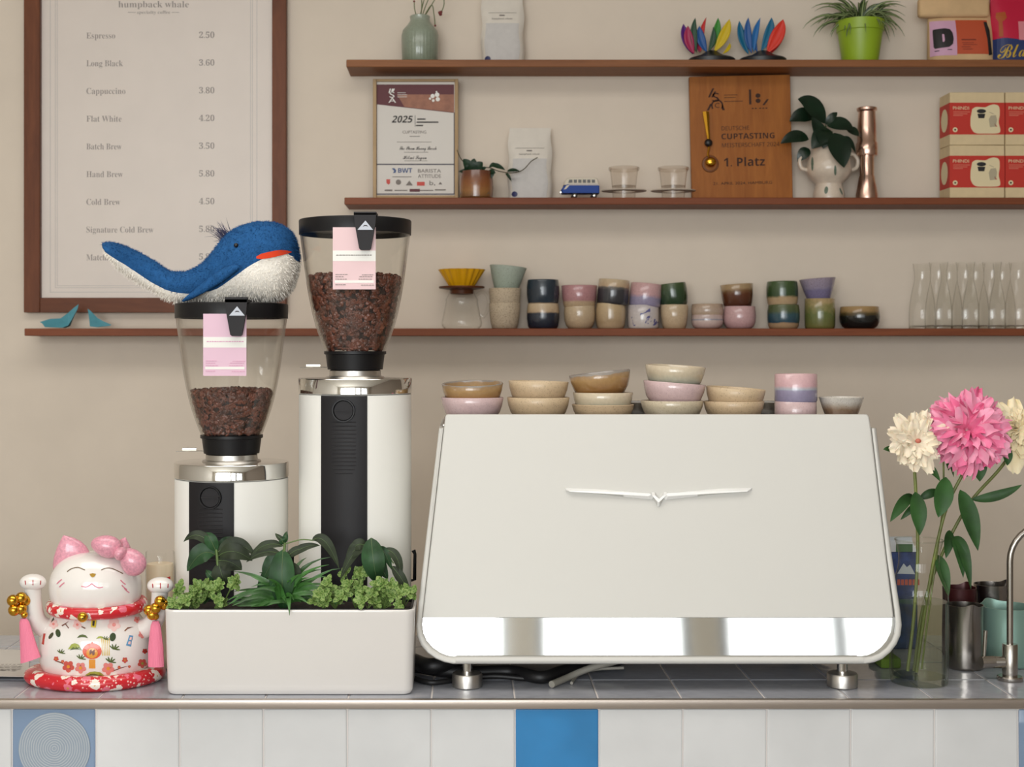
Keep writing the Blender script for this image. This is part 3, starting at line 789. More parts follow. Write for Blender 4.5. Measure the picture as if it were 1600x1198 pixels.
# bowls on top of the machine
YB2 = 2.52; ZR = ZTR + .002
g2 = 'latte bowls on the espresso machine'
def bowl(cx, hw, ytop, zb, kind, mat, label, roll=0, pitch=0, Y=YB2, name='stoneware_bowl'):
    return cup(name, cx, hw, ytop, zb, Y, kind, mat, label, 'bowl', g2, roll, pitch)
HB = .043
def nest(z, ytop, Y=YB2): return CAMZ - (ytop - HZ) / F * Y - HB     # base height of an upper bowl whose rim shows at ytop
b_pink = glaze('bowl_pink', HB, [(0, (206, 178, 178)), (1, (214, 186, 186))], speck=.15)
b_beige = glaze('bowl_beige', HB, [(0, (198, 172, 140)), (.6, (202, 176, 142)), (1, (210, 186, 152))], speck=.3, rough=.45, coat=.2)
b_brown = glaze('bowl_amber', HB, [(0, (142, 100, 62)), (.4, (150, 108, 62)), (.8, (176, 140, 92)), (.97, (160, 132, 100)), (1, (150, 142, 134))], amp=.15, nsc=30)
b_mint = glaze('bowl_mint', HB, [(0, (168, 172, 154)), (.45, (176, 176, 158)), (.7, (204, 190, 164)), (1, (210, 194, 168))], amp=.1)
b_pale = glaze('bowl_pale', HB, [(0, (198, 184, 158)), (1, (206, 192, 166))], speck=.25)
z1 = bowl(738, 49, 621, ZR, 'bowl', b_pink, 'pale pink bowl with the amber bowl resting in it')
bowl(739, 48, 599, nest(z1, 599), 'bowl', b_brown, 'amber brown bowl with a grey rim resting in the pale pink bowl', -1.2, 4.5)
z1 = bowl(841, 49, 621, ZR, 'bowl', b_beige, 'beige bowl beside the pink one, with its twin stacked in it')
bowl(840.5, 47, 596, nest(z1, 596), 'bowl', b_beige, 'beige bowl stacked in its beige twin, beside the amber bowl', 1.5)
z1 = bowl(942, 48.5, 632, ZR, 'bowl', b_beige, 'beige bowl carrying the mint white bowl and a tilted amber one')
z2 = bowl(942, 47, 613.5, nest(0, 613.5), 'bowl', b_mint, 'mint white bowl in the middle of the stack topped with amber')
bowl(941, 48, 582, nest(0, 582) - .002, 'bowl', b_brown, 'amber brown bowl tilted steeply on top of the mint white bowl', -6.5)
z1 = bowl(1050, 49, 626, ZR, 'bowl', b_pale, 'pale bowl carrying a pink and a mint rimmed bowl')
z2 = bowl(1051, 48.5, 598, nest(0, 598), 'bowl', b_pink, 'pink bowl tilted in the middle of the tallest bowl stack', 4.5)
bowl(1053, 47, 572, nest(0, 572), 'bowl', b_mint, 'mint based cream bowl topmost of the tallest bowl stack', 3.2, 2)
z1 = bowl(1146.5, 47, 627, ZR, 'bowl', b_beige, 'beige bowl next to the tallest stack, with a tilted one in it')
bowl(1147, 46, 606.5, nest(0, 606.5), 'bowl', b_beige, 'beige bowl tilted in another beside the pink and lavender cup', 3.8, 1.5)
b_cup = glaze('cup_pink_lavender', .05, [(0, (146, 138, 166)), (.45, (152, 144, 170)), (.5, (176, 182, 192)), (.62, (212, 172, 176)), (1, (216, 178, 180))], amp=.04)
z1 = bowl(1243, 32.5, 627, ZR, 'straight', b_pink, 'pink cup mostly hidden behind the machine edge, below the lavender one', name='stoneware_cup')
bowl(1243.5, 33, 584.5, z1 - .003, 'straight', b_cup, 'pink and lavender straight cup standing on a pink cup', name='stoneware_cup')
b_small = glaze('small_brown', .045, [(0, (128, 104, 84)), (.5, (146, 118, 94)), (.66, (190, 176, 160)), (.8, (218, 212, 202)), (1, (220, 214, 204))], amp=.1, speck=.3)
bowl(1314.5, 34.5, 620.5, ZR, 'cone', b_small, 'small brown bowl with a white rim at the end of the machine', name='stoneware_bowl')
b_dark = glaze('bowl_dark', HB, [(0, (92, 84, 76)), (1, (118, 110, 98))])
for cx_, lab in ((996, 'dark grey bowl behind, between the amber topped and tallest stacks'), (1198, 'dull green bowl behind, between the beige bowls and lavender cup')):
    bowl(cx_, 40 if cx_ < 1300 else 32, 628, ZR, 'bowl', b_dark, lab, Y=2.66)

# ------------------------------------------------------------------ yellow dripper on its glass server
YD = 3.765
sv = thing('coffee_server', 'glass coffee server carrying the yellow fluted dripper', 'coffee server', W(721, 513.3, YD))
M_glass = thin_glass('clear_glass', (254, 254, 253), (236, 234, 230), .03)
M_glass2 = thin_glass('carafe_glass', (253, 253, 252), (226, 223, 218), .03)
r = lambda px: S(px, YD); zz = lambda py: CAMZ - (py - HZ) / F * YD
X = W(721.5, 0, YD).x
prof = [(0, ZB_), (r(27), ZB_), (r(31), zz(509)), (r(31.5), zz(504)), (r(29.5), zz(494)), (r(26.5), zz(480)), (r(25), zz(472)), (r(25.5), zz(468)), (r(22.5), zz(463)), (r(20), zz(458)), (r(19.5), zz(455))]
obj('glass_body', MB().lathe(prof, 40, (X, YD, 0)), M_glass, sv)
hd = MB().tube(spline([(X + r(22), YD, zz(461)), (X + r(33), YD, zz(456)), (X + r(41), YD, zz(466)), (X + r(41), YD, zz(482)), (X + r(34), YD, zz(495)), (X + r(29), YD, zz(491))], 5), .0042, 8)
obj('handle', hd, M_glass, sv)
dr = thing('pour_over_dripper', 'amber yellow fluted dripper on a wooden collar, on the glass server', 'coffee dripper', (X, YD, zz(459)))
M_amber, nt, b = new_mat('amber_resin')
b.inputs[0].default_value = RGB(228, 168, 22); b.inputs['Roughness'].default_value = .25; b.inputs['Transmission Weight'].default_value = .1
flute = lambda a, z: 1 + .06 * math.cos(a * 18) * min(1, max(0, (z - zz(450)) / (zz(430) - zz(450))))
obj('fluted_cone', MB().lathe([(r(18), zz(450)), (r(24), zz(440)), (r(35), zz(421)), (r(33.5), zz(421)), (r(22.5), zz(440)), (r(16), zz(450))], 120, (X, YD, 0), mod=flute), M_amber, dr)
M_wcol = wood('dripper_wood', (84, 44, 24), (112, 62, 34), (8, 8, 20), .4)
obj('wooden_collar', MB().lathe([(r(15), zz(459.5)), (r(18), zz(459)), (r(18.5), zz(453)), (r(35), zz(450.5)), (r(36), zz(449)), (r(35.5), zz(447.5)), (r(17), zz(448.5)), (r(15), zz(452))], 48, (X, YD, 0)), M_wcol, dr)
# carafes
def carafe(cx, Y, label):
    X = W(cx, 0, Y).x; r = lambda q: S(q, 3.735); H = S(104, 3.735); h = lambda f: ZB_ + H * f
    root = thing('glass_carafe', label, 'carafe', (X, Y, ZB_), 'clear glass carafes on the long shelf')
    prof = [(r(20), h(.0)), (r(20.6), h(.01)), (r(20.6), h(.22)), (r(19.2), h(.40)), (r(16), h(.58)), (r(12.8), h(.72)), (r(12), h(.80)), (r(13), h(.9)), (r(14.4), h(1.0))]
    obj('glass_wall', MB().lathe(prof, 40, (X, Y, 0)), M_glass2, root)
    obj('glass_base', MB().lathe([(0, h(0)), (r(19.8), h(0)), (r(20), h(.012)), (r(19), h(.05)), (r(8), h(.035)), (0, h(.03))], 40, (X, Y, 0)), M_glass2, root)
    return root
ord_ = ['first', 'second', 'third', 'fourth']
c0 = carafe(1466.5, 3.732, 'clear glass carafe in the front row, first from the black cup')
for i, cx_ in enumerate((1508.5, 1550, 1591.5)):
    dup(c0, (W(cx_, 0, 3.732).x, 3.732, ZB_), 'clear glass carafe in the front row, %s from the black cup' % ord_[i + 1])
for i, cx_ in enumerate((1441, 1483, 1524.5, 1566)):
    dup(c0, (W(cx_, 0, 3.798).x, 3.798, ZB_), 'clear glass carafe in the back row, %s from the black cup' % ord_[i])

# ------------------------------------------------------------------ top shelf
YT = 3.765; zt = lambda py, Y=YT: CAMZ - (py - HZ) / F * Y
sg = thing('bud_vase', 'sage green ribbed vase with dried flower stems on the top shelf', 'vase', W(656, 100, YT))
sg.location.z = ZT_; sg['_base'] = [sg.location.x, YT, ZT_]
r = lambda q: S(q, YT); X = W(656.2, 0, YT).x
m_sage = glaze('sage_glaze', .13, [(0, (130, 140, 120)), (.5, (146, 156, 138)), (.8, (150, 160, 142)), (1, (162, 170, 154))], amp=.1, speck=.25, rough=.3)
prof = [(0, ZT_), (r(25), ZT_), (r(27.5), ZT_ + .006), (r(28.3), zt(75)), (r(28.5), zt(56)), (r(26.5), zt(48)), (r(20), zt(40)), (r(16), zt(34)), (r(15), zt(30)), (r(15.8), zt(26)), (r(14.5), zt(25)), (r(13), zt(27)), (r(12.5), zt(36)), (0, zt(60))]
obj('ceramic_body', MB().lathe(prof, 96, (X, YT, 0), mod=lambda a, z: 1 + (.012 * math.cos(a * 32) if z < zt(46) else 0)), m_sage, sg)
M_stem = plain('dry_stem', (92, 104, 58), .7); M_dry = plain('dried_flower', (120, 52, 50), .8)
for i, (pts, fl) in enumerate([([(652, 30), (648, 15), (647, 2)], 1), ([(655, 30), (660, 10), (666, -16)], 0), ([(658, 30), (664, 12), (672, -8)], 0), ([(660, 30), (674, 8), (678, 22), (680, 40)], 1),
                               ([(662, 28), (688, -12), (694, 4), (690, 19)], 2), ([(657, 30), (659, 5), (655, -18)], 0)]):
    o = obj('dried_stem', MB().tube(spline([W(x, y, YT + (.004 * (i % 3 - 1))) for x, y in pts], 5), .0013, 6), M_stem, sg)
    if fl:
        q = MB(); p = W(pts[-1][0], pts[-1][1], YT + (.004 * (i % 3 - 1)))
        for k in range(5 if fl == 2 else 1): q.ball(p + Vector((rnd.uniform(-.006, .006), rnd.uniform(-.004, .004), rnd.uniform(-.006, .006))) * (fl - 1), .004 if fl == 2 else .003, 8, 6)
        obj('dried_flower', q, M_dry, o)

def bag(name, label, cat, x0, y0, x1, base_z, Y, depth, mat, group=None, gus=.02, wob=.0, top_in=0, nx=14, nz=18):
    """a filled pouch: bulging front and back, pinched flat at the top seam; returns (thing, body, place on its front)"""
    a = W(x0, y0, Y); b_ = W(x1, y0, Y); H = a.z - base_z; Wd = b_.x - a.x
    root = thing(name, label, cat, ((a.x + b_.x) / 2, Y, base_z), group)
    def dep(u, v): return depth * (1 - abs(2 * u - 1) ** 6 * .75) * (1 - .93 * max(0, (v - .12) / .88) ** 1.6) * (.9 + .1 * math.sin(v * 3))
    def xof(u, v): return a.x + Wd * (u + (.5 - u) * top_in * v ** 3) + wob * math.sin(v * 14 + u * 5) * .002
    def front(u, v, off=0): return Vector((xof(u, v), Y - dep(u, v) / 2 - off, base_z + H * v))
    mb = MB(); vs = []
    for s_ in (0, 1):
        for j in range(nz + 1):
            for i in range(nx + 1):
                u, v = i / nx, j / nz; p = front(u, v)
                if s_: p.y = 2 * Y - p.y
                vs.append(p)
    n = (nx + 1) * (nz + 1); fs = []
    for j in range(nz):
        for i in range(nx):
            q = j * (nx + 1) + i
            fs.append((q, q + 1, q + nx + 2, q + nx + 1)); fs.append((n + q, n + q + nx + 1, n + q + nx + 2, n + q + 1))
        for i in (0, nx):
            q = j * (nx + 1) + i; fs.append((q, q + nx + 1, n + q + nx + 1, n + q))
    for i in range(nx):
        fs.append((i, n + i, n + i + 1, i + 1)); q = nz * (nx + 1) + i; fs.append((q, q + 1, n + q + 1, n + q))
    mb.add(vs, fs)
    body = obj('pouch', mb, mat, root)
    def place(px, py, off=.0008):
        p = W(px, py, Y - depth / 2); u = min(1, max(0, (p.x - a.x) / Wd)); v = min(1, max(0, (p.z - base_z) / H)); return front(u, v, off)
    return root, body, place
def patch(mb, place, pts, off=.0008, sub=8):
    """a printed area given by a pixel rectangle (x0, y0, x1, y1), laid on a curved front"""
    x0, y0, x1, y1 = pts; vs = []; fs = []
    for j in range(sub + 1):
        for i in range(sub + 1): vs.append(place(x0 + (x1 - x0) * i / sub, y0 + (y1 - y0) * j / sub, off))
    for j in range(sub):
        for i in range(sub): q = j * (sub + 1) + i; fs.append((q, q + 1, q + sub + 2, q + sub + 1))
    return mb.add(vs, fs)
def fan(mb, place, pts, off=.0008):
    cx_ = sum(p[0] for p in pts) / len(pts); cy_ = sum(p[1] for p in pts) / len(pts); n = len(pts)
    vs = [place(cx_, cy_, off)] + [place(cx_ + (x - cx_) * .5, cy_ + (y - cy_) * .5, off) for x, y in pts] + [place(x, y, off) for x, y in pts]
    fs = [(0, 1 + i, 1 + (i + 1) % n) for i in range(n)] + [(1 + i, 1 + n + i, 1 + n + (i + 1) % n, 1 + (i + 1) % n) for i in range(n)]
    return mb.add(vs, fs)
M_bagw = plain('white_pouch_paper', (214, 206, 194), .6, var=.02, vscale=30, bmp=.12, bscale=60)
M_baglab = plain('pale_pouch_label', (196, 192, 188), .7, var=.02, vscale=60)
M_bluedot = plain('blue_sticker', (44, 48, 92), .5)
def white_bag(x0, y0, x1, base_z, label, hidden_top):
    root, body, pl = bag('coffee_bag', label, 'coffee bag', x0, y0, x1, base_z, 3.796, .05, M_bagw, 'white coffee bags on the shelves', wob=1.0, top_in=.04)
    yb = HZ + (CAMZ - base_z) * F / 3.771
    q = MB(); m = (x0 + x1) / 2
    patch(q, pl, (x0 + 6, y0 + 47, x1 - 7, yb - 3), .0012, 12); obj('label', q, M_baglab, body, smooth=60)
    q = MB(); text(q, serif('humpback whale'), m, y0 + 41, 2.6, 3.74, 32, 'C', place=lambda x, y: pl(x, y, .001))
    patch(q, pl, (x0 + 12, y0 + 30, x1 - 12, y0 + 30.6), .001, 4); patch(q, pl, (m - 4, y0 + 33.5, m + 4, y0 + 35.5), .001, 2)
    obj('small_print', q, M_greyink, body, smooth=0)
    q = MB(); fan(q, pl, [(x0 + 9 + 5 * math.cos(k * PI / 4), yb - 10 + 4.5 * math.sin(k * PI / 4)) for k in range(8)], .002)
    obj('blue_sticker', q, M_bluedot, body, smooth=0)
white_bag(752, -12, 818.5, ZT_, 'white coffee bag on the top shelf beside the sage vase', True)
white_bag(794, 200, 862, ZM_, 'white coffee bag on the shelf behind the trailing vine', False)

# ornaments of coloured petals
M_orn = plain('ornament_black', (20, 18, 20), .4)
def petal_mat(n, c):
    m, nt, b = new_mat('petal_' + n); b.inputs[0].default_value = RGB(*c); b.inputs['Roughness'].default_value = .4
    b.inputs['Transmission Weight'].default_value = .15; b.inputs['Specular IOR Level'].default_value = .25; return m
PM = {k: petal_mat(k, v) for k, v in dict(violet=(96, 40, 130), magenta=(168, 30, 80), darkgreen=(28, 70, 42), red=(196, 36, 34), blue=(30, 84, 150), green=(60, 140, 50), yellow=(214, 184, 20), teal=(20, 104, 140), sky=(34, 110, 176), scarlet=(222, 52, 30)).items()}
def ornament(cx, label, petals):
    X = W(cx, 0, YT).x
    root = thing('petal_ornament', label, 'ornament', (X, YT, ZT_), 'petal ornaments on the top shelf')
    r = lambda q: S(q, YT)
    obj('base', MB().lathe([(0, ZT_), (r(36), ZT_), (r(36.5), zt(93)), (r(34), zt(91)), (r(18), zt(86.5)), (r(8), zt(80)), (0, zt(78))], 40, (X, YT, 0), 1, .8), M_orn, root)
    for k, (c, bx, by, tx, ty, wd, dy) in enumerate(petals):
        A = W(bx, by, YT); B = W(tx, ty, YT); A.y += dy * .4; B.y += dy
        q = MB(); q.leaf(A, B, r(wd), (dy * 9, -1, 0), (( -.006 if tx < cx else .006), 0, 0), fold=.35, n=12, peak=.5)
        top_ = [v.copy() for v in q.v]
        o = obj('petal', q, PM[c], root); md = o.modifiers.new('thickness', 'SOLIDIFY'); md.thickness = .0018
ornament(1112, 'ornament of violet, green and yellow petals on a black base', [
    ('violet', 1083, 84, 1069, 36, 15, .012), ('magenta', 1084, 85, 1074, 42, 15, -.012), ('darkgreen', 1088, 83, 1085, 30, 11, -.015), ('magenta', 1094, 82, 1093, 45, 9, .01), ('red', 1095, 82, 1103, 28, 8, -.006),
    ('blue', 1104, 82, 1092, 42, 14, -.01), ('green', 1107, 80, 1122, 28, 13, .0), ('darkgreen', 1106, 82, 1113, 44, 9, -.014), ('yellow', 1115, 82, 1139, 31, 16, -.008), ('yellow', 1129, 84, 1141, 66, 6, .01)])
ornament(1192, 'ornament of blue and red petals on a black base', [
    ('teal', 1170, 85, 1156, 32, 13, .006), ('blue', 1174, 84, 1168, 29, 12, -.012), ('sky', 1178, 82, 1188, 28, 10, .0), ('teal', 1189, 80, 1205, 28, 15, -.004), ('scarlet', 1197, 84, 1222, 32, 21, -.012), ('red', 1204, 84, 1226, 33, 12, .012), ('blue', 1184, 81, 1180, 46, 9, .012)])

# spider plant in a lime pot
X = W(1344, 0, 3.76).x
sp_ = thing('spider_plant', 'striped spider plant in a lime green flowerpot', 'potted plant', (X, 3.76, ZT_))
r = lambda q: S(q, 3.76); z3 = lambda py: CAMZ - (py - HZ) / F * 3.76
M_lime = plain('lime_plastic', (142, 170, 36), .4, var=.03, vscale=10)
obj('flowerpot', MB().lathe([(0, ZT_), (r(26.5), ZT_), (r(27.5), ZT_ + .004), (r(34.3), z3(51)), (r(36), z3(50)), (r(37.2), z3(34)), (r(35.5), z3(33.5)), (r(34), z3(44)), (0, z3(44))], 56, (X, 3.76, 0)), M_lime, sp_)
obj('soil', MB().lathe([(0, z3(40)), (r(20), z3(40)), (r(34), z3(42)), (r(34), z3(44)), (0, z3(44))], 32, (X, 3.76, 0)), M_soil, sp_)
m, nt, b = new_mat('spider_leaf')
v = coords(nt); c = ramp(nt, noise(nt, v, 30, 2), [(.35, (40, 62, 30)), (.65, (74, 96, 50))]); nt.links.new(c, b.inputs[0]); b.inputs['Roughness'].default_value = .45
M_spl = plain('spider_leaf_stripe', (146, 158, 106), .5)
q = MB(); q2 = MB(); RR = random.Random(5)
def ribbon(mb, pts, w, off=0.0, lift=0.0, face=(0, 0, 1)):
    """a narrow leaf along pts, tapering to its tip"""
    n = len(pts); vs = []; fs = []
    for i, p in enumerate(pts):
        t = (pts[min(i + 1, n - 1)] - pts[max(i - 1, 0)]).normalized(); s_ = t.cross(Vector(face))
        s_ = s_.normalized() if s_.length > 1e-4 else Vector((1, 0, 0)); u = s_.cross(t)
        ww = w * min(1, (n - 1 - i) / (n * .55) + .04) * (.6 + .4 * min(1, i / 3))
        vs += [p + s_ * ww / 2 + u * (ww * .16 + lift), p + u * lift, p - s_ * ww / 2 + u * (ww * .16 + lift)]
    for i in range(n - 1):
        for k in range(2): a = i * 3 + k; fs.append((a, a + 1, a + 4, a + 3))
    mb.add(vs, fs)
for k in range(105):
    a = k * 2.39996 + RR.uniform(-.3, .3); L = RR.uniform(.07, .145); el = RR.uniform(.35, 1.6)
    d = Vector((math.cos(a), math.sin(a) * .55, 0)); st = Vector((X, 3.76, z3(39))) + d * RR.uniform(0, .03)
    pts = []; p = st.copy(); th = el
    for i in range(10):
        pts.append(p.copy()); p = p + (d * math.cos(th) + Vector((0, 0, 1)) * math.sin(th)) * L / 9; th -= RR.uniform(.12, .28)
    pts = [Vector((v_.x, min(v_.y, 3.82), v_.z)) for v_ in pts]
    # keep leaves off the pot wall and the shelf
    pts = [v_ if v_.z > ZT_ + .02 else Vector((v_.x, v_.y, ZT_ + .02)) for v_ in pts]
    w_ = RR.uniform(.007, .011); ribbon(q, pts, w_, face=(0, -1, .4)); ribbon(q2, pts, w_ * .34, lift=.0008, face=(0, -1, .4))
fo_ = obj('foliage', q, m, sp_); obj('leaf_stripes', q2, M_spl, fo_)

# kraft bag with the big D, magenta and blue bag
M_kraft = plain('kraft_paper', (206, 172, 128), .75, var=.04, vscale=18, bmp=.15, bscale=70)
kb, body, pl = bag('coffee_bag', 'kraft coffee bag with a black letter D on a pink label', 'coffee bag', 1450, 6, 1553, ZT_, 3.765, .075, M_kraft, top_in=.0)
q = MB().rbox((W(1440, 0, 3.72).x, 3.735, zt(24, 3.72)), (W(1551, 0, 3.72).x, 3.765, zt(-8, 3.72)), .010, 3)
obj('folded_top', q, M_kraft, kb)
M_pk = plain('label_pink', (206, 160, 186), .6); M_or = plain('label_rust', (186, 78, 44), .6); M_blk = plain('label_black', (24, 20, 22), .55)
q = MB(); patch(q, pl, (1458, 30, 1496, 86)); lb = obj('pink_label', q, M_pk, kb)
q = MB(); patch(q, pl, (1496, 29, 1546, 84)); lr = obj('rust_label', q, M_or, kb)
q = MB(); D = [(1461, 44), (1478, 42.5), (1486, 44), (1490, 50), (1491, 60), (1489.5, 68), (1484, 73), (1462, 75)]; Di = [(1473.5, 52), (1476, 52), (1477, 53), (1477.3, 62), (1476.5, 64.5), (1474, 65)]
def ring2(mb, place, out, inn, off):
    import bisect
    n = 40
    def res(P, c, a):
        best = None
        for i in range(len(P)):
            p, q_ = P[i], P[(i + 1) % len(P)]; dx, dy = math.cos(a), math.sin(a); ex, ey = q_[0] - p[0], q_[1] - p[1]
            den = dx * ey - dy * ex
            if abs(den) < 1e-9: continue
            t = ((p[0] - c[0]) * ey - (p[1] - c[1]) * ex) / den; s_ = ((p[0] - c[0]) * dy - (p[1] - c[1]) * dx) / den
            if t > 0 and -1e-6 <= s_ <= 1 + 1e-6: best = t if best is None else max(best, t)
        return (c[0] + best * math.cos(a), c[1] + best * math.sin(a))
    c = (sum(p[0] for p in inn) / len(inn), sum(p[1] for p in inn) / len(inn))
    vs = []
    M_ = 5
    for k in range(n):
        a = 2 * PI * k / n; o_, i_ = res(out, c, a), res(inn, c, a)
        for j in range(M_ + 1): vs.append(place(o_[0] + (i_[0] - o_[0]) * j / M_, o_[1] + (i_[1] - o_[1]) * j / M_, off))
    mb.add(vs, [(k * (M_ + 1) + j, ((k + 1) % n) * (M_ + 1) + j, ((k + 1) % n) * (M_ + 1) + j + 1, k * (M_ + 1) + j + 1) for k in range(n) for j in range(M_)])
ring2(q, pl, D, Di, .0016)
obj('letter_d', q, M_blk, lb)
q = MB()
for (x0, y0, wd) in ((1463, 78, 6), (1481, 76.5, 7)): patch(q, pl, (x0, y0, x0 + wd, y0 + 1.2), .0016, 2)
obj('small_print', q, M_blk, lb, smooth=0)
q = MB()
for (x0, y0, wd) in ((1503, 60.5, 23), (1504, 66, 18), (1505, 69, 22), (1503, 72.5, 14), (1505, 76, 15)): patch(q, pl, (x0, y0, x0 + wd, y0 + (1.6 if wd == 23 else .8)), .0016, 3)
obj('small_print', q, plain('rust_ink', (112, 44, 30), .7), lr, smooth=0)
q = MB(); fan(q, pl, [(1540, 32), (1545, 32), (1549, 46), (1552.5, 84), (1546, 86), (1544, 60)], .0018); obj('black_stripe', q, M_blk, lr)
M_mag = plain('magenta_pouch', (190, 12, 56), .5, bmp=.1, bscale=60); M_navy = plain('navy_print', (26, 44, 96), .5); M_ygold = plain('gold_print', (196, 160, 40), .5); M_tan = plain('tan_print', (170, 80, 30), .5)
mbag, body, pl = bag('coffee_bag', 'magenta coffee bag with gold script on a blue curve, cut by the edge', 'coffee bag', 1547, -14, 1640, ZT_, 3.755, .07, M_mag)
q = MB(); pts = [(1550, 100), (1550.5, 63)] + [(1550.5 + k * 5, 60 - 2 * math.sin(k / 4) - (0 if k < 5 else -.6 * (k - 4))) for k in range(1, 15)] + [(1636, 100)]
for (a_, b_) in zip(pts[1:-1], pts[2:-1]):
    q.add([pl(a_[0], a_[1], .001), pl(b_[0], b_[1], .001), pl(b_[0], (b_[1] + 98) / 2, .001), pl(b_[0], 98, .001), pl(a_[0], 98, .001), pl(a_[0], (a_[1] + 98) / 2, .001)], [(0, 1, 2, 5), (5, 2, 3, 4)])
bl = obj('blue_print', q, M_navy, mbag, smooth=60)
q = MB(); text(q, script('Bla'), 1561, 91, 23, 3.72, 42, place=lambda x, y: pl(x, y - (x - 1561) * .08, .0022)); obj('script_lettering', q, M_ygold, bl, smooth=0)
q = MB(); fan(q, pl, [(1561, 17), (1574, 16), (1576, 26), (1571, 31), (1563, 31), (1560, 25)], .001); patch(q, pl, (1563.5, 31, 1569, 56), .001, 4)
obj('brush_print', q, M_tan, mbag, smooth=60)
q = MB(); patch(q, pl, (1593, 32, 1606, 62), .001, 4); obj('side_label', q, plain('pink_print', (214, 132, 140), .6), mbag)
# ------------------------------------------------------------------ middle shelf
YM = 3.765; zm = lambda py, Y=YM: CAMZ - (py - HZ) / F * Y
def flatpt(Y): return lambda x, y: W(x, y, Y)
# certificate in a pale wooden frame, leaning on the wall
YQ = 3.785
cert = thing('certificate', 'framed tasting certificate with a dark red header, marked 2025', 'certificate', (W(650, 0, YQ).x, YQ, ZM_))
M_pale = wood('pale_oak', (176, 146, 106), (196, 166, 126), (8, 8, 1.5), .5)
M_paleh = wood('pale_oak_rail', (176, 146, 106), (196, 166, 126), (1.5, 8, 8), .5)
for xa_, xb_ in ((583, 588.5), (710.5, 716)):
    obj('frame_stile', MB().rbox((W(xa_, 0, YQ).x, YQ - .008, ZM_), (W(xb_, 0, YQ).x, YQ + .012, zm(124, YQ)), .001, 1), M_pale, cert)
for za_, zb_ in ((ZM_, zm(305.5, YQ)), (zm(128, YQ), zm(124, YQ))):
    obj('frame_rail', MB().rbox((W(588.5, 0, YQ).x, YQ - .007, za_), (W(710.5, 0, YQ).x, YQ + .012, zb_), .001, 1), M_paleh, cert)
M_cert = plain('certificate_paper', (214, 208, 200), .6)
sheet = obj('certificate_sheet', MB().box((W(586, 0, YQ).x, YQ, ZM_ + .002), (W(713, 0, YQ).x, YQ + .006, zm(126, YQ))), M_cert, cert)
M_maroon = plain('maroon_print', (92, 38, 44), .6); M_brownp = plain('brown_print', (150, 100, 78), .6, var=.12, vscale=40); M_rule = plain('rule_navy', (70, 66, 78), .6)
q = MB(); poly(q, [(587.5, 132), (709.5, 132), (709.5, 176.5), (588.5, 163)], YQ - .0004); obj('header_print', q, M_maroon, sheet, smooth=0)
q = MB(); poly(q, [(620, 147.5), (709.5, 147.5), (709.5, 175.5), (632, 167)], YQ - .0008); obj('header_band', q, M_brownp, sheet, smooth=0)
q = MB()
for (x0, y0, x1, y1) in ((587.3, 163, 589, 303.5), (709, 176, 710.7, 303.5), (588, 255.8, 710, 257.6), (588, 302.3, 710, 304)): quad(q, x0, y0, x1, y1, YQ - .0008)
obj('ruled_border', q, M_rule, sheet, smooth=0)
q = MB(); Pq = YQ - .0012
# header marks: stacked letters and a small flower of dots
text(q, 'S', 612.5, 152.5, 9, Pq, 8, 'C'); text(q, 'A', 613, 160.5, 8, Pq, 12, 'C'); poly(q, [(607, 145), (609, 138.5), (611, 138.5), (609, 145)], Pq); poly(q, [(610.5, 145), (612.5, 138.5), (617, 138.5), (616, 141), (613, 145)], Pq)
for k, (x, y, r_) in enumerate([(676, 150, 3.4), (683, 148, 3.6), (684, 155, 3.4), (677, 157, 2.2), (672, 154, 1.8), (682, 143.5, 1.4)]): poly(q, [(x + r_ * math.cos(t * PI / 5), y + r_ * math.sin(t * PI / 5)) for t in range(10)], Pq)
for y in (144.5, 147.8, 151): quad(q, 621, y, 621 + (13 if y < 145 else 15), y + .7, Pq)
obj('header_marks', q, M_white, sheet, smooth=0)
q = MB()
text(q, sans('2025'), 612, 191.5, 10.5, Pq, 33, shear=.25); quad(q, 648.2, 180, 648.9, 198, Pq)
for (x, y, w_) in ((652, 185, 13), (651, 189.8, 34), (650, 195, 11)): quad(q, x, y, x + w_, y + 2.0, Pq)
obj('title', q, M_ink, sheet, smooth=0)
q = MB(); text(q, 'CUPTASTING', 647.5, 208.5, 4.6, Pq, 37, 'C')
quad(q, 640, 212.5, 656, 213.4, Pq); quad(q, 620, 221.5, 674, 222.1, Pq); quad(q, 631, 237.5, 669, 238.1, Pq); quad(q, 632, 250.8, 668, 251.4, Pq)
obj('subtitle', q, M_greyink, sheet, smooth=0)
q = MB(); text(q, script('The Pham Hoang Barch'), 653, 234, 6.0, Pq, 58, 'C'); text(q, script('Hilmi Sagan'), 648, 248.5, 6.0, Pq, 37, 'C'); obj('handwriting', q, M_ink, sheet, smooth=0)
q = MB(); text(q, sans('BWT'), 622, 269.8, 7.0, Pq, 22); poly(q, [(612, 263), (616, 262.5), (619, 266), (618, 270), (614, 270.3), (616, 267)], Pq)
bm_ = plain('blue_print_small', (64, 84, 130), .6); obj('sponsor_blue', q, bm_, sheet, smooth=0)
q = MB(); text(q, 'BARISTA', 653, 269.5, 5.6, Pq, 36); text(q, 'ATTITUDE', 653, 277.8, 5.6, Pq, 36); quad(q, 613, 275.6, 643, 276.6, Pq); obj('sponsor_lettering', q, M_greyink, sheet, smooth=0)
red = plain('red_print_small', (198, 74, 62), .6)
q = MB(); poly(q, [(603.5, 280), (609.5, 280), (609.5, 286), (607, 288.5), (604, 286)], Pq); quad(q, 651.5, 284, 663.5, 290, Pq); obj('sponsor_red', q, red, sheet, smooth=0)
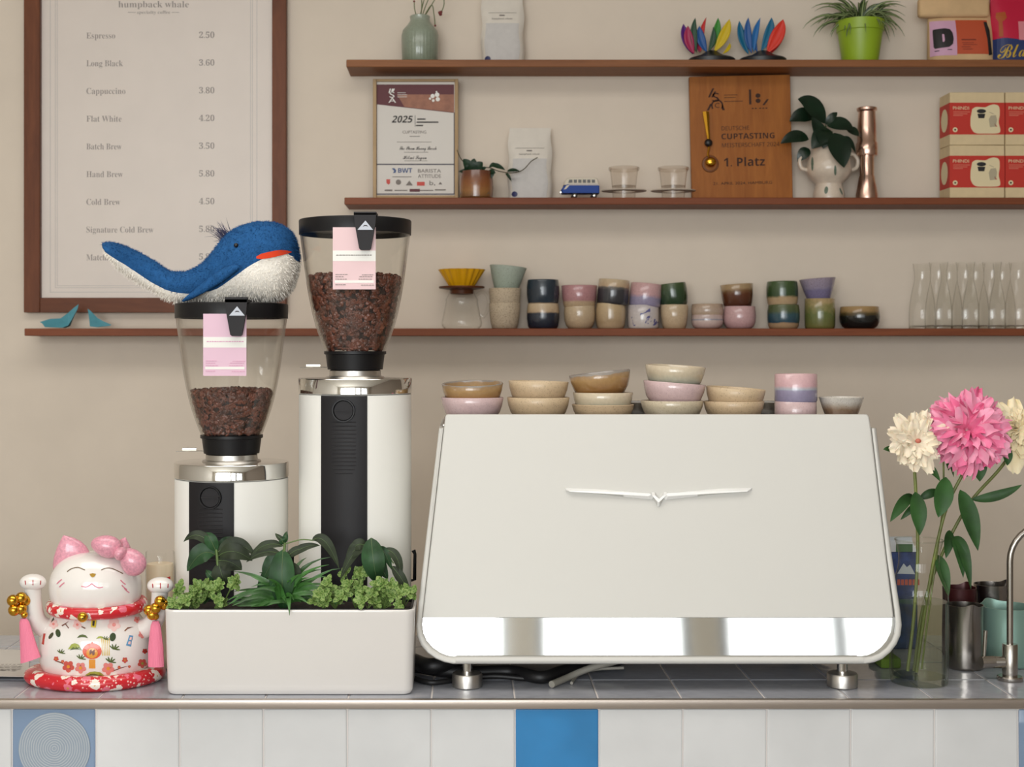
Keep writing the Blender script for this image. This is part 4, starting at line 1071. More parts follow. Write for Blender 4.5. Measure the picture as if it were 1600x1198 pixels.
q = MB(); poly(q, [(622.5 + 4.2 * math.cos(t * PI / 6), 284.5 + 4.2 * math.sin(t * PI / 6)) for t in range(12)], Pq); poly(q, [(634, 289.5), (639.5, 282), (645, 289.5)], Pq); text(q, 'b,', 671, 289, 7, Pq, 9); poly(q, [(685, 288), (688, 284), (691, 288)], Pq)
for (x, y, w_, h_) in ((601, 296, 12, 2.4), (616.5, 296.6, 20, 1.4), (656, 296.6, 21, 1.4), (679.5, 295.5, 17, 2)): quad(q, x, y, x + w_, y + h_, Pq)
obj('sponsor_grey', q, M_greyink, sheet, smooth=0)
q = MB(); quad(q, 640, 295, 656, 299.5, Pq); obj('sponsor_maroon', q, M_maroon, sheet, smooth=0)

# brown pot with a trailing vine
M_leafdark = plain('dark_green_leaf', (22, 46, 28), .4, var=.2, vscale=30, spec=.3)
YV = 3.742
vp = thing('potted_vine', 'small amber glazed pot with a dark trailing vine', 'potted plant', (W(744.5, 0, YV).x, YV, ZM_))
r = lambda q_: S(q_, YV); zv = lambda py: CAMZ - (py - HZ) / F * YV; X = W(744.5, 0, YV).x
m_amb = glaze('amber_pot_glaze', .067, [(0, (112, 74, 40)), (.3, (152, 104, 56)), (.6, (140, 84, 46)), (1, (108, 62, 40))], amp=.2, nsc=30, blot=((92, 84, 78), .66))
obj('flowerpot', MB().lathe([(0, ZM_), (r(23), ZM_), (r(25.5), ZM_ + .004), (r(26.6), zv(295)), (r(26.2), zv(283)), (r(24), zv(268)), (r(22), zv(267.6)), (r(22.5), zv(276)), (0, zv(276))], 48, (X, YV, 0)), m_amb, vp)
vine = MB()
vine.tube(spline([W(x, y, YV) for x, y in ((742, 272), (752, 263), (765, 262), (778, 267), (795, 270), (810, 268.5), (820, 263), (830, 252), (840, 246))], 5), .0013, 6)
vine.tube(spline([W(x, y, YV) for x, y in ((736, 272), (728, 258), (719, 246), (714, 234))], 5), .0012, 6)
st = obj('vine_stem', vine, plain('vine_stem_brown', (74, 66, 40), .7), vp)
for (ax, ay, bx, by, wd, dy) in ((738, 271, 724, 249, 16, -.01), (738, 270, 741, 248, 13, -.006), (740, 272, 754, 254, 17, -.012), (742, 274, 717, 269, 12, -.014), (734, 272, 726, 260, 13, -.015), (745, 274, 760, 262, 9, -.012), (744, 275, 733, 258, 17, -.018),
                              (766, 258, 789, 266, 9, -.006), (776, 258, 764, 262, 8, -.004), (766, 268, 768, 280, 12, -.02), (792, 268, 812, 268, 6.5, -.004), (790, 271, 799, 284, 5, -.004), (762, 271, 774, 272, 10, -.018)):
    q = MB().leaf(W(ax, ay, YV) + Vector((0, dy * .5, 0)), W(bx, by, YV) + Vector((0, dy, 0)), r(wd), (0, -1, .5), (0, -.004, .003), .2); obj('leaf', q, M_leafdark, vp)

# toy camper van
YN = 3.745
van = thing('toy_van', 'small blue and white toy camper van parked on the shelf', 'toy van', (W(906, 0, YN).x, YN, ZM_))
pv = lambda pts: [(W(x, y, YN).x, W(x, y, YN).z) for x, y in pts]
y0_, y1_ = YN - .022, YN + .022
M_vblue = plain('toy_blue', (20, 60, 138), .45, spec=.25); M_vwhite = plain('toy_white', (206, 196, 178), .45, spec=.25); M_vwin = plain('toy_window', (70, 66, 60), .15)
def soft_prism(pts, ya, yb, e=.0022):
    mb = MB(); n = len(pts); cx_ = sum(p[0] for p in pts) / n; cz_ = sum(p[1] for p in pts) / n; vs = []
    for y, s_ in ((ya, e), (ya + e, 0), (yb - e, 0), (yb, e)):
        for x, z in pts:
            l_ = math.hypot(x - cx_, z - cz_); vs.append((x - (x - cx_) / l_ * s_, y, z - (z - cz_) / l_ * s_))
    fs = [(k * n + i, k * n + (i + 1) % n, (k + 1) * n + (i + 1) % n, (k + 1) * n + i) for k in range(3) for i in range(n)] + [tuple(range(n)), tuple(3 * n + i for i in range(n))]
    return mb.add(vs, fs)
obj('van_body', soft_prism(pv([(878, 303), (876.5, 297), (880, 291.5), (886, 288.8), (934, 288.8), (935.5, 292), (935.5, 303)]), y0_, y1_), M_vblue, van)
vr = obj('van_roof', soft_prism(pv([(880, 290), (882, 284), (884.5, 280.5), (890, 279), (929, 279), (933, 281), (934.8, 289.5), (934.5, 290.5), (886, 290.5)]), y0_ + .001, y1_ - .001), M_vwhite, van)
for x0 in (888.5, 895.5, 902.5, 909.5, 916.5, 923.5):
    q = MB(); pts = [(x0, 282), (x0 + 5, 282), (x0 + 5, 287), (x0 - (1.5 if x0 < 890 else 0), 287)]
    q.prism(pv(pts), y0_ + .0002, y0_ + .002); obj('window_glass', q, M_vwin, vr, smooth=0)
q = MB(); q.prism(pv([(880, 297.5), (884, 291.5), (888, 290), (888, 292), (884, 296.5)]), y0_ - .0004, y0_ + .002); q.prism(pv([(888, 289.6), (935, 289.6), (935, 290.8), (888, 290.8)]), y0_ - .0004, y0_ + .002); obj('white_swoosh', q, M_vwhite, van, smooth=0)
obj('bumper', MB().tube([(W(875.5, 0, YN).x, y0_ + .004, zm(301.5, YN)), (W(875.5, 0, YN).x, y1_ - .004, zm(301.5, YN))], .0018, 8), M_chrome, van)
M_tyre = plain('toy_tyre', (22, 22, 22), .7)
for xw_ in (897, 927.5):
    for yw in (y0_ - .001, y1_ - .006):
        X = W(xw_, 0, YN).x
        tw = MB().lathe([(0, 0), (.0068, 0), (.0072, .001), (.0072, .006), (.0068, .007), (0, .007)], 20)
        tw.v = [Vector((X + v_.x, yw + v_.z, ZM_ + .0072 + v_.y)) for v_ in tw.v]; tb = obj('wheel', tw, M_tyre, van)
        hb = MB().ball((0, 0, 0), .0043, 12, 6, 1, 1, .35); hb.v = [Vector((X + v_.x, (yw if yw < YN else yw + .007) + v_.z, ZM_ + .0072 + v_.y)) for v_ in hb.v]; obj('hubcap', hb, M_chrome, tb)

# two clear drip filters with wide flanges
M_phin = thin_glass('clear_plastic', (250, 248, 246), (226, 220, 214), .08)
M_phinrim = plain('filter_rim_plastic', (196, 182, 166), .35)
def phin(cx, label):
    Y = 3.75; X = W(cx, 0, Y).x; r = lambda q_: S(q_, Y); z = lambda py: CAMZ - (py - HZ) / F * Y
    root = thing('drip_filter', label, 'drip filter', (X, Y, ZM_), 'clear plastic drip filters')
    obj('filter_cup', MB().lathe([(r(17.5), ZM_), (r(18), z(299)), (r(19), z(290)), (r(21), z(272)), (r(22.5), z(264)), (r(23), z(262))], 40, (X, Y, 0)), M_phin, root)
    obj('rim', MB().lathe([(r(22.6), z(267)), (r(24.2), z(265)), (r(24), z(262)), (r(22), z(261)), (r(21), z(263)), (r(22.6), z(267))], 40, (X, Y, 0)), M_phin, root)
    obj('flange', MB().lathe([(r(18), z(299.5)), (r(34.5), z(299)), (r(35.3), z(298)), (r(34.5), z(297.2)), (r(18), z(297.6)), (r(18), z(299.5))], 48, (X, Y, 0), 1, .8), M_phinrim, root)
    obj('strainer', MB().lathe([(0, z(292)), (r(18), z(292)), (r(18.6), z(290.6)), (0, z(290.6))], 32, (X, Y, 0)), M_phin, root)
    return root
p1 = phin(975, 'clear drip filter on a wide flange beside the toy van')
Y = 3.75; dup(p1, (W(1052, 0, Y).x, Y, ZM_), 'clear drip filter on a wide flange beside the wooden plaque')

# wooden award plaque
YA = 3.785
plq = thing('award_plaque', 'engraved wooden award plaque with a gold spoon mounted on it', 'award plaque', (W(1159, 0, YA).x, YA, ZM_))
M_plq = wood('plaque_oak', (150, 86, 30), (174, 106, 42), (14, 14, 1.6), .4)
pb = obj('plaque_board', MB().rbox((W(1081.5, 0, YA).x, YA, ZM_), (W(1239, 0, YA).x, YA + .018, zm(118, YA)), .0012, 1), M_plq, plq)
M_burn = plain('engraving', (58, 32, 20), .8)
Pp = YA - .0004
def engr(fn, name='engraving'):
    q = MB(); fn(q); obj(name, q, M_burn, pb, smooth=0)
def mark(q):
    # stacked letter mark: slashes, S, A-like feet with a circled C
    for (a, b_) in (((1110, 151), (1117, 137)), ((1115, 151), (1120, 142))): poly(q, [(a[0], a[1]), (a[0] + 3, a[1]), (b_[0] + 3, b_[1]), (b_[0], b_[1])], Pp)
    text(q, 'S', 1122, 158, 14, Pp, 11, 'C')
    text(q, 'C', 1124, 167.5, 7.5, Pp, 7.5, 'C')
    for k in range(20):
        a0, a1 = PI * (-.2 + 1.4 * k / 20), PI * (-.2 + 1.4 * (k + 1) / 20)
        poly(q, [(1124 + 9.5 * math.cos(a0), 164 - 9.5 * math.sin(a0)), (1124 + 9.5 * math.cos(a1), 164 - 9.5 * math.sin(a1)), (1124 + 7.2 * math.cos(a1), 164 - 7.2 * math.sin(a1)), (1124 + 7.2 * math.cos(a0), 164 - 7.2 * math.sin(a0))], Pp)
    poly(q, [(1107.5, 171.5), (1111, 171.5), (1116, 161), (1113, 161)], Pp); poly(q, [(1136, 171.5), (1132, 171.5), (1131, 163), (1133, 163)], Pp)
    for y, w_ in ((147.5, 21), (151.5, 18), (157.5, 29)): quad(q, 1135, y, 1135 + w_, y + .9, Pp)
    # bar, two dots and a slash
    quad(q, 1174, 140, 1177.5, 163.5, Pp)
    for y in (150, 158): poly(q, [(1188 + 4 * math.cos(t * PI / 6), y + 3.6 * math.sin(t * PI / 6)) for t in range(12)], Pp)
    poly(q, [(1194.5, 165), (1198, 165), (1205, 156), (1201.5, 156)], Pp)
    for k in range(5): quad(q, 1178 + k * 4.8 + (2 if k > 1 else 0), 169, 1181 + k * 4.8 + (2 if k > 1 else 0), 170.6, Pp)
engr(mark, 'emblems')
engr(lambda q: text(q, sans('DEUTSCHE', False), 1130, 203, 6.2, Pp, 43), 'word_deutsche')
engr(lambda q: text(q, sans('CUPTASTING'), 1129.5, 217, 8.6, Pp, 83), 'word_cuptasting')
engr(lambda q: text(q, sans('MEISTERSCHAFT 2024', False), 1130, 229.5, 6.2, Pp, 90), 'word_meisterschaft')
engr(lambda q: text(q, sans('1. Platz'), 1132.5, 259.5, 13, Pp, 64), 'word_platz')
engr(lambda q: text(q, '21. APRIL 2024, HAMBURG', 1115, 288, 4.4, Pp, 92), 'word_date')
spn = MB(); YS_ = YA - .008
stem_ = spline([W(1106, 173, YS_), W(1107, 184, YS_), W(1108, 198, YS_), W(1109.5, 215, YS_), W(1110, 228, YS_), W(1108, 240, YS_), W(1111, 247, YS_)], 4)
hw = [S(interp([(0, 4.8), (.12, 4.6), (.3, 3.4), (.6, 1.6), (.8, 1.4), (1, 1.6)], k / (len(stem_) - 1)), YS_) for k in range(len(stem_))]
vs = []; fs = []
for p, w_ in zip(stem_, hw): vs += [p + Vector((-w_, 0, 0)), p + Vector((0, -max(.0022, w_ * .5), 0)), p + Vector((w_, 0, 0)), p + Vector((0, .001, 0))]
for i in range(len(stem_) - 1): fs += [(i * 4 + k, i * 4 + (k + 1) % 4, i * 4 + 4 + (k + 1) % 4, i * 4 + 4 + k) for k in range(4)]
fs += [(0, 1, 2, 3), tuple(len(vs) - 4 + k for k in range(4))]
spn.add(vs, fs)
c_ = W(1112, 252, YS_ - .002)
spn.ball(c_, S(8.2, YS_), 16, 10, 1, .55, .95)
tag(obj('spoon', spn, M_gold, pb), 'gold tasting spoon')
obj('spoon_holder', MB().ball(W(1109, 222, YS_), S(6.3, YS_), 14, 10, 1, .8, 1), M_orn, pb)
ck = MB().lathe([(S(10, YA), .004), (S(12.5, YA), .003), (S(13.5, YA), 0)], 32); c2 = W(1111, 255, YA)
ck.v = [Vector((c2.x + v_.x, YA - v_.z, c2.z + v_.y)) for v_ in ck.v]; obj('spoon_recess', ck, plain('recess_wood', (112, 64, 26), .6), pb)
plq.rotation_euler = (0, math.radians(-1.3), 0)

# face pot with a rubber plant
YR = 3.755
fpot = thing('face_pot_plant', 'cream two handled pot with a dark green rubber plant', 'potted plant', (W(1295, 0, YR).x, YR, ZM_))
r = lambda q_: S(q_, YR); zr = lambda py: CAMZ - (py - HZ) / F * YR; X = W(1295, 0, YR).x
M_cream = plain('cream_ceramic', (206, 190, 172), .3, coat=.3, var=.03, vscale=60)
prof = [(0, ZM_), (r(24), ZM_), (r(24.5), zr(303)), (r(20.5), zr(289)), (r(21), zr(287)), (r(30), zr(279)), (r(34.5), zr(270)), (r(35), zr(262)), (r(33), zr(252)), (r(28.5), zr(240)), (r(26), zr(231)), (r(24.5), zr(230)), (r(25), zr(238)), (r(28), zr(248)), (0, zr(248))]
pm = MB().lathe(prof, 56, (X, YR, 0)); pbvh = BVHTree.FromPolygons(pm.v, pm.f)
pot = obj('pot_body', pm, M_cream, fpot)
for s_ in (-1, 1):
    obj('pot_handle', MB().tube(spline([(X + s_ * r(28), YR, zr(243)), (X + s_ * r(37), YR, zr(241)), (X + s_ * r(45), YR, zr(250)), (X + s_ * r(43), YR, zr(262)), (X + s_ * r(33.5), YR, zr(266))], 5), .0058, 10), M_cream, fpot)
def decal(mb, bvh, pts, off=.0006, Yc=0):
    """a small painted shape laid on a surface (its outline given where the photograph shows it)"""
    n = len(pts); cx_ = sum(p[0] for p in pts) / n; cy_ = sum(p[1] for p in pts) / n
    vs = []; ok = True
    def hit(x, y):
        d = Vector(((x - CX) / F, 1, -(y - HZ) / F)).normalized()
        p, nn, i, dd = bvh.ray_cast(Vector((0, 0, CAMZ)), d)
        if p is None: return None
        if nn.dot(d) > 0: nn = -nn
        return p + nn * off
    cand = [(cx_, cy_)] + [(cx_ + (x - cx_) * .5, cy_ + (y - cy_) * .5) for x, y in pts] + list(pts)
    for x, y in cand:
        h = hit(x, y)
        if h is None: return mb
        vs.append(h)
    fs = [(0, 1 + i, 1 + (i + 1) % n) for i in range(n)] + [(1 + i, 1 + n + i, 1 + n + (i + 1) % n, 1 + (i + 1) % n) for i in range(n)]
    return mb.add(vs, fs)
def blob(cx, cy, rx, ry, rot=0, n=10, power=1.0):
    c, s_ = math.cos(rot), math.sin(rot)
    return [(cx + rx * math.cos(t) * c - ry * math.sin(t) * s_, cy + rx * math.cos(t) * s_ + ry * math.sin(t) * c) for t in [2 * PI * k / n for k in range(n)]]
q = MB(); decal(q, pbvh, blob(1269.5, 256, 2, 11)); decal(q, pbvh, blob(1305, 266, 2, 8)); decal(q, pbvh, blob(1291, 297, 3, 6, .15)); decal(q, pbvh, blob(1314, 299, 1.4, 6, -.4))
obj('painted_leaves', q, plain('green_paint', (92, 108, 92), .4), pot)
M_rub = plain('rubber_leaf', (16, 36, 22), .3, var=.2, vscale=25, spec=.35)
q = MB()
for x, y in ((1290, 196), (1284, 214), (1300, 205)): q.tube(spline([W(1294, 246, YR), W((1294 + x) / 2, 225, YR), W(x, y, YR)], 5), .0022, 7)
obj('plant_stem', q, plain('rubber_stem', (74, 92, 54), .6), fpot)
for (ax, ay, bx, by, wd, dy, bz) in ((1287, 194, 1244, 157, 28, -.02, .014), (1275, 184, 1236, 188, 24, .018, .012), (1262, 219, 1217, 226, 20, -.02, .012), (1288, 228, 1264, 186, 20, -.03, 0), (1294, 206, 1262, 236, 28, -.045, .006), (1296, 212, 1306, 268, 32, -.082, .004),
                                  (1290, 198, 1330, 206, 22, -.025, .01), (1322, 203, 1341, 214, 13, -.01, .004), (1288, 196, 1306, 177, 11, -.015, .003), (1264, 232, 1246, 253, 17, .0, .004), (1314, 216, 1335, 240, 9, -.01, .012), (1286, 205, 1279, 236, 24, -.05, .004)):
    q = MB().leaf(W(ax, ay, YR) + Vector((0, dy * .6, 0)), W(bx, by, YR) + Vector((0, dy, 0)), r(wd) * 1.12, (0, -1, .45), (0, -.006, bz), .12, n=12, peak=.45); lf = obj('leaf', q, M_rub, fpot)

# copper hand grinder
YH = 3.755; r = lambda q_: S(q_, YH); zh_ = lambda py: CAMZ - (py - HZ) / F * YH; X = W(1354.5, 0, YH).x
hg = thing('hand_grinder', 'copper coloured metal hand grinder standing beside the face pot', 'hand grinder', (X, YH, ZM_))
M_cop = plain('copper_metal', (220, 186, 170), .24, 1.0, bmp=.02, bscale=100)
obj('grinder_base', MB().lathe([(0, ZM_), (r(17), ZM_), (r(17), zh_(304)), (r(14.5), zh_(290)), (r(12), zh_(276)), (r(11), zh_(274)), (r(11), zh_(243)), (0, zh_(243))], 48, (X, YH, 0)), M_cop, hg)
obj('grinder_barrel', MB().lathe([(0, zh_(243.5)), (r(16), zh_(243.5)), (r(16.6), zh_(242)), (r(16.6), zh_(224)), (r(15), zh_(222)), (r(14.4), zh_(198)), (r(13), zh_(175)), (0, zh_(175))], 48, (X, YH, 0)), M_cop, hg)
obj('grinder_cap', MB().lathe([(0, zh_(175)), (r(13), zh_(175)), (r(15.6), zh_(172.5)), (r(15.6), zh_(169)), (r(14), zh_(168)), (0, zh_(168))], 48, (X, YH, 0)), M_cop, hg)

# four cartons
M_carton = plain('carton_board', (214, 192, 152), .7, var=.02, vscale=40); M_cred = plain('carton_red', (190, 44, 30), .6); M_ccream = plain('carton_cream', (224, 208, 168), .6)
M_cart2 = plain('carton_faint', (206, 110, 90), .7); M_cgrey = plain('carton_sketch', (176, 164, 138), .7)
YX = 3.715; HBX = S(82.8, YX); X0 = W(1484, 0, YX).x; WBX = S(85.5, YX); DBX = .08
bx = thing('filter_carton', 'cream carton with a red band, top of the outer stack', 'carton', (X0, YX, ZM_), 'stacked red banded cartons')
bb = obj('carton_body', MB().rbox((X0, YX, ZM_ + .0004), (X0 + WBX, YX + DBX, ZM_ + HBX - .0004), .0012, 1), M_carton, bx)
ybx = HZ + (CAMZ - ZM_) * F / YX     # pixel of the carton's foot
oy = ybx - 226.0                        # artwork below is laid out on a carton whose foot is at 226
q = MB(); q.box((X0 - .0004, YX - .0004, ZM_ + HBX * .2), (X0 + WBX + .0004, YX + DBX * .98, ZM_ + HBX * .8)); band = obj('red_band', q, M_cred, bx, smooth=0)
Pb = YX - .0008
q = MB(); pts = spline([Vector((x, y + oy, 0)) for x, y in ((1519, 170), (1525, 166.5), (1539, 167), (1546, 164), (1554, 162.5), (1561, 166), (1562, 178), (1560.5, 190), (1563, 203), (1559, 207.5), (1540, 208), (1524, 207), (1517, 198), (1516.5, 184))], 4)
poly(q, [(p.x, p.y) for p in pts], Pb); cr = obj('cream_shape', q, M_ccream, bx, smooth=0)
q = MB(); Pc = YX - .0013
poly(q, blob(1533.5, 173 + oy, 7.3, 3.4, 0, 14), Pc); poly(q, [(1527.3, 177 + oy), (1539.5, 177 + oy), (1538, 184 + oy), (1529, 184 + oy)], Pc); obj('cup_print', q, M_blk, cr, smooth=0)
q = MB()
for pts in ([(1546, 174), (1553, 177), (1553, 178), (1546, 175)], [(1545, 186), (1548, 180), (1556, 179), (1558, 186), (1556, 197), (1547, 198)]): poly(q, [(x, y + oy) for x, y in pts], Pc)
obj('sketch_print', q, M_cgrey, cr, smooth=0)
q = MB(); poly(q, [(1553, 192 + oy), (1555, 193 + oy), (1558, 197 + oy), (1556, 197 + oy)], Pc); obj('red_mark', q, M_cred, cr, smooth=0)
q = MB(); text(q, 'PHINDI', 1489, 170.5 + oy, 5, Pb, 25); obj('brand_lettering', q, M_ccream, bx, smooth=0)
q = MB()
for y, w_ in ((173.5, 26), (176.5, 22), (179, 15)): quad(q, 1489.5, y + oy, 1489.5 + w_, y + 1.4 + oy, Pb)
obj('small_lettering', q, M_cart2, bx, smooth=0)
q = MB(); poly(q, blob(1492.5, 202 + oy, 3.8, 3.8, 0, 16), Pb); rd = obj('round_badge', q, M_ccream, bx, smooth=0)
q = MB(); poly(q, blob(1492.5, 202 + oy, 1.5, 1.5, 0, 10), Pc); obj('badge_dot', q, M_blk, rd, smooth=0)
q = MB()
q.shell([(X0 - .0006, YX + DBX * (.5 + .32 * math.cos(t)), ZM_ + HBX * (.5 + .22 * math.sin(t))) for t in [2 * PI * k / 16 for k in range(16)]], (-.0003, 0, 0)); obj('side_print', q, M_ccream, bx, smooth=0)
sx = S(87, YX)
dup(bx, (X0 + sx, YX, ZM_), 'cream carton with a red band, bottom of the stack the photo edge cuts')
dup(bx, (X0 + sx, YX, ZM_ + HBX), 'cream carton with a red band, top of the stack the photo edge cuts')
dup(bx, (X0, YX, ZM_), 'cream carton with a red band, bottom of the outer stack')
bx.location.z = ZM_ + HBX

# ------------------------------------------------------------------ folded teal birds on the long shelf
M_teal = plain('teal_paper', (70, 138, 152), .6, var=.05, vscale=40)
def birdy(pts, label, Y=3.75):
    """folded paper bird: ridge outline given by pixels, wings folded to both sides"""
    mb = MB(); top_, low = pts
    n = len(top_); vs = []
    for (x, y), (x2, y2), w_ in zip(top_, low, [.002, .010, .016, .012, .005, .001]):
        a = W(x, y, Y); b_ = W(x2, y2, Y); b_.z = max(b_.z, ZB_ + .0005); a.z = max(a.z, b_.z + .0008)
        vs += [a, Vector((b_.x, Y - w_, b_.z)), Vector((b_.x, Y + w_, b_.z))]
    fs = []
    for i in range(n - 1):
        for k in range(3): fs.append((i * 3 + k, i * 3 + (k + 1) % 3, i * 3 + 3 + (k + 1) % 3, i * 3 + 3 + k))
    fs += [(0, 1, 2), (3 * n - 3, 3 * n - 1, 3 * n - 2)]
    c = W(sum(p[0] for p in low) / n, 0, Y)
    o = obj('paper_bird', mb.add(vs, fs), M_teal, loc=(c.x, Y, ZB_), smooth=0); tag(o, label, 'paper bird', 'folded paper birds')
birdy(([(62, 503), (78, 498), (95, 497), (106, 489), (115, 481), (123, 475)], [(66, 505), (72, 511), (100, 512), (108, 509), (113, 499), (121, 483)]), 'larger teal folded paper bird under the menu frame, beak pointing outward')
birdy(([(137, 482), (142, 486), (147, 491), (153, 497), (162, 502), (174, 507)], [(138, 488), (141, 499), (143, 510), (152, 511), (162, 510), (172, 509)]), 'smaller teal folded paper bird between the larger one and the hopper')
# ------------------------------------------------------------------ plush whale on the shorter grinder's lid
YWH = 2.5
NRM = []
def fur(mb, samples, L, w, R_):
    """short pile: thin tapered tufts standing off a surface at (point, normal) samples"""
    NRM.clear()
    for p, n in samples:
        d = (n + Vector((R_.gauss(0, .35), R_.gauss(0, .35), R_.gauss(-.25, .3)))).normalized()
        t = d.orthogonal().normalized(); t = Matrix.Rotation(R_.uniform(0, 6.28), 3, d) @ t
        l_ = L * R_.uniform(.6, 1.15)
        mb.add([p - t * w, p + t * w, p + d * l_ + Vector((0, 0, -l_ * .2))], [(0, 1, 2)]); NRM.extend([n, n, n])
def sample_mesh(mb, count, R_):
    tris = []
    for f in mb.f:
        for k in range(1, len(f) - 1):
            a, b_, c = mb.v[f[0]], mb.v[f[k]], mb.v[f[k + 1]]; n = (b_ - a).cross(c - a)
            if n.length > 1e-12: tris.append((n.length, a, b_, c, n.normalized()))
    cum = []; s_ = 0
    for t in tris: s_ += t[0]; cum.append(s_)
    import bisect
    out = []
    for _ in range(count):
        t = tris[min(len(tris) - 1, bisect.bisect(cum, R_.random() * s_))]
        u, v = R_.random(), R_.random()
        if u + v > 1: u, v = 1 - u, 1 - v
        out.append((t[1] + (t[2] - t[1]) * u + (t[3] - t[1]) * v, t[4]))
    return out
zlid = gz(343.5 + 130.5)
whale = thing('plush_whale', 'blue and white plush whale lying on the lid of the shorter grinder', 'plush toy', ((362 - CX) / KG, YWH, zlid))
T_top = [(167, 380), (180, 379), (195, 384), (210, 390), (240, 406), (264, 423), (288, 425), (305, 419), (318, 412), (337, 393), (352, 371), (364, 361), (376, 354), (395, 348), (415, 346), (432, 348), (445, 353), (456, 362), (463, 374), (467, 392), (468, 408)]
T_bot = [(167, 384), (174, 399), (185, 416), (198, 430), (215, 442), (234, 452), (264, 470), (276, 473), (300, 473), (330, 474), (400, 474), (430, 471), (445, 464), (456, 450), (463, 432), (467, 416), (468, 410)]
T_mid = [(167, 382), (180, 398), (210, 419), (240, 441), (270, 456), (298, 461), (330, 458), (352, 450), (382, 430), (400, 418), (415, 411), (440, 405), (457, 401), (468, 409)]
T_dep = [(167, .030), (172, .060), (182, .074), (195, .066), (210, .045), (240, .032), (270, .042), (300, .056), (340, .074), (380, .088), (420, .090), (445, .078), (460, .05), (468, .008)]
xs_ = [167, 170, 174, 180, 188, 196, 206, 218, 230, 242, 254, 266, 278, 290, 302, 314, 326, 338, 350, 362, 374, 386, 398, 410, 422, 432, 441, 449, 456, 461, 465, 467, 468]
NB = 14
ub, lb_ = MB(), MB(); vu = []; vl = []
for x in xs_:
    yt, yb, ym, dp = interp(T_top, x), interp(T_bot, x), interp(T_mid, x), interp(T_dep, x)
    zc_, rz = (yt + yb) / 2, max((yb - yt) / 2, .8)
    s_ = max(-.9, min(.9, (zc_ - ym) / rz)); a0 = math.asin(s_)
    for (vv, st, en) in ((vu, a0, PI - a0), (vl, a0, -PI - a0)):
        for k in range(NB + 1):
            a = st + (en - st) * k / NB
            ca, sa = math.cos(a), math.sin(a)
            q = .85 if x > 330 else 1
            p = W(x, zc_ - rz * math.copysign(abs(sa) ** q, sa), YWH)
            vv.append(Vector((p.x, YWH - dp * math.copysign(abs(ca) ** q, ca), p.z)))
n = NB + 1
fs = [(i * n + k, i * n + k + 1, (i + 1) * n + k + 1, (i + 1) * n + k) for i in range(len(xs_) - 1) for k in range(NB)]
ub.add(vu, fs); lb_.add(vl, [tuple(reversed(f)) for f in fs])
M_plblue = plain('blue_plush', (40, 86, 136), .95, spec=.08, var=.06, vscale=90, bmp=.9, bscale=330); M_plwhite = plain('white_plush', (252, 246, 236), .95, spec=.08, var=.01, vscale=90, bmp=.9, bscale=260)
RW = random.Random(3)
back_ = obj('back', ub, M_plblue, whale, smooth=180); belly_ = obj('belly', lb_, M_plwhite, whale, smooth=180)
def outward(sm):
    # orient sample normals away from the whale's long axis
    out = []
    for p, n_ in sm:
        px = CX + p.x * F / p.y; c = W(px, (interp(T_top, px) + interp(T_bot, px)) / 2, YWH); c.y = YWH
        if n_.dot(p - c) < 0: n_ = -n_
        out.append((p, n_))
    return out
q = MB(); fur(q, outward(sample_mesh(ub, 6000, RW)), .0048, .0005, RW); obj('blue_pile', q, M_plblue, back_, smooth=0)
q = MB(); fur(q, [(p, n_) for p, n_ in outward(sample_mesh(lb_, 5000, RW))], .0058, .0006, RW); obj('white_pile', q, M_plwhite, belly_, smooth=0)
# flipper on the near side, its far twin
def surf_y(px, py):
    """depth of the whale's near side at a pixel"""
    yt, yb, dp = interp(T_top, px), interp(T_bot, px), interp(T_dep, px)
    t = min(1, abs((py - (yt + yb) / 2) / max(1, (yb - yt) / 2)))
    return YWH - dp * math.sqrt(max(0, 1 - t * t))
fin = MB(); sp = [(386, 423, 8), (374, 428, 24), (358, 435, 33), (340, 445, 32), (322, 455, 26), (308, 463, 18), (298, 469, 9), (294, 471, 3)]
vs = []; m_ = 10
for x, y, w_ in sp:
    c = W(x, y, YWH); c.y = surf_y(x, min(y, 462)) - .006
    for k in range(m_):
        a = 2 * PI * k / m_; dx, dz = .45 * math.cos(a), .9 * math.cos(a)
        vs.append(c + Vector((dx * S(w_ / 2, YWH), -.0075 * math.sin(a) * (1 if w_ > 6 else .6), dz * S(w_ / 2, YWH))))
fin.add(vs, [(i * m_ + k, i * m_ + (k + 1) % m_, (i + 1) * m_ + (k + 1) % m_, (i + 1) * m_ + k) for i in range(len(sp) - 1) for k in range(m_)] + [tuple(range(m_)), tuple((len(sp) - 1) * m_ + k for k in range(m_))])
fo = obj('flipper', fin, M_plblue, whale, smooth=180)
sm = sample_mesh(fin, 900, RW); q = MB(); fur(q, [(p, Vector((n_.x, -abs(n_.y), n_.z))) for p, n_ in sm], .0045, .0006, RW); obj('flipper_pile', q, M_plblue, fo, smooth=0)
fin2 = MB().add([Vector((v.x, 2 * YWH - v.y, v.z)) for v in fin.v], fin.f); obj('flipper', fin2, M_plblue, whale, smooth=180)
for s_ in (-1, 1):
    e = W(381, 388.5, YWH); e.y = YWH + s_ * (YWH - surf_y(381, 388.5) + .003)
    obj('eye', MB().ball(e, S(3.6, YWH), 12, 8), plain('plush_eye', (20, 16, 16), .15) if s_ < 0 else bpy.data.materials['plush_eye'], whale)
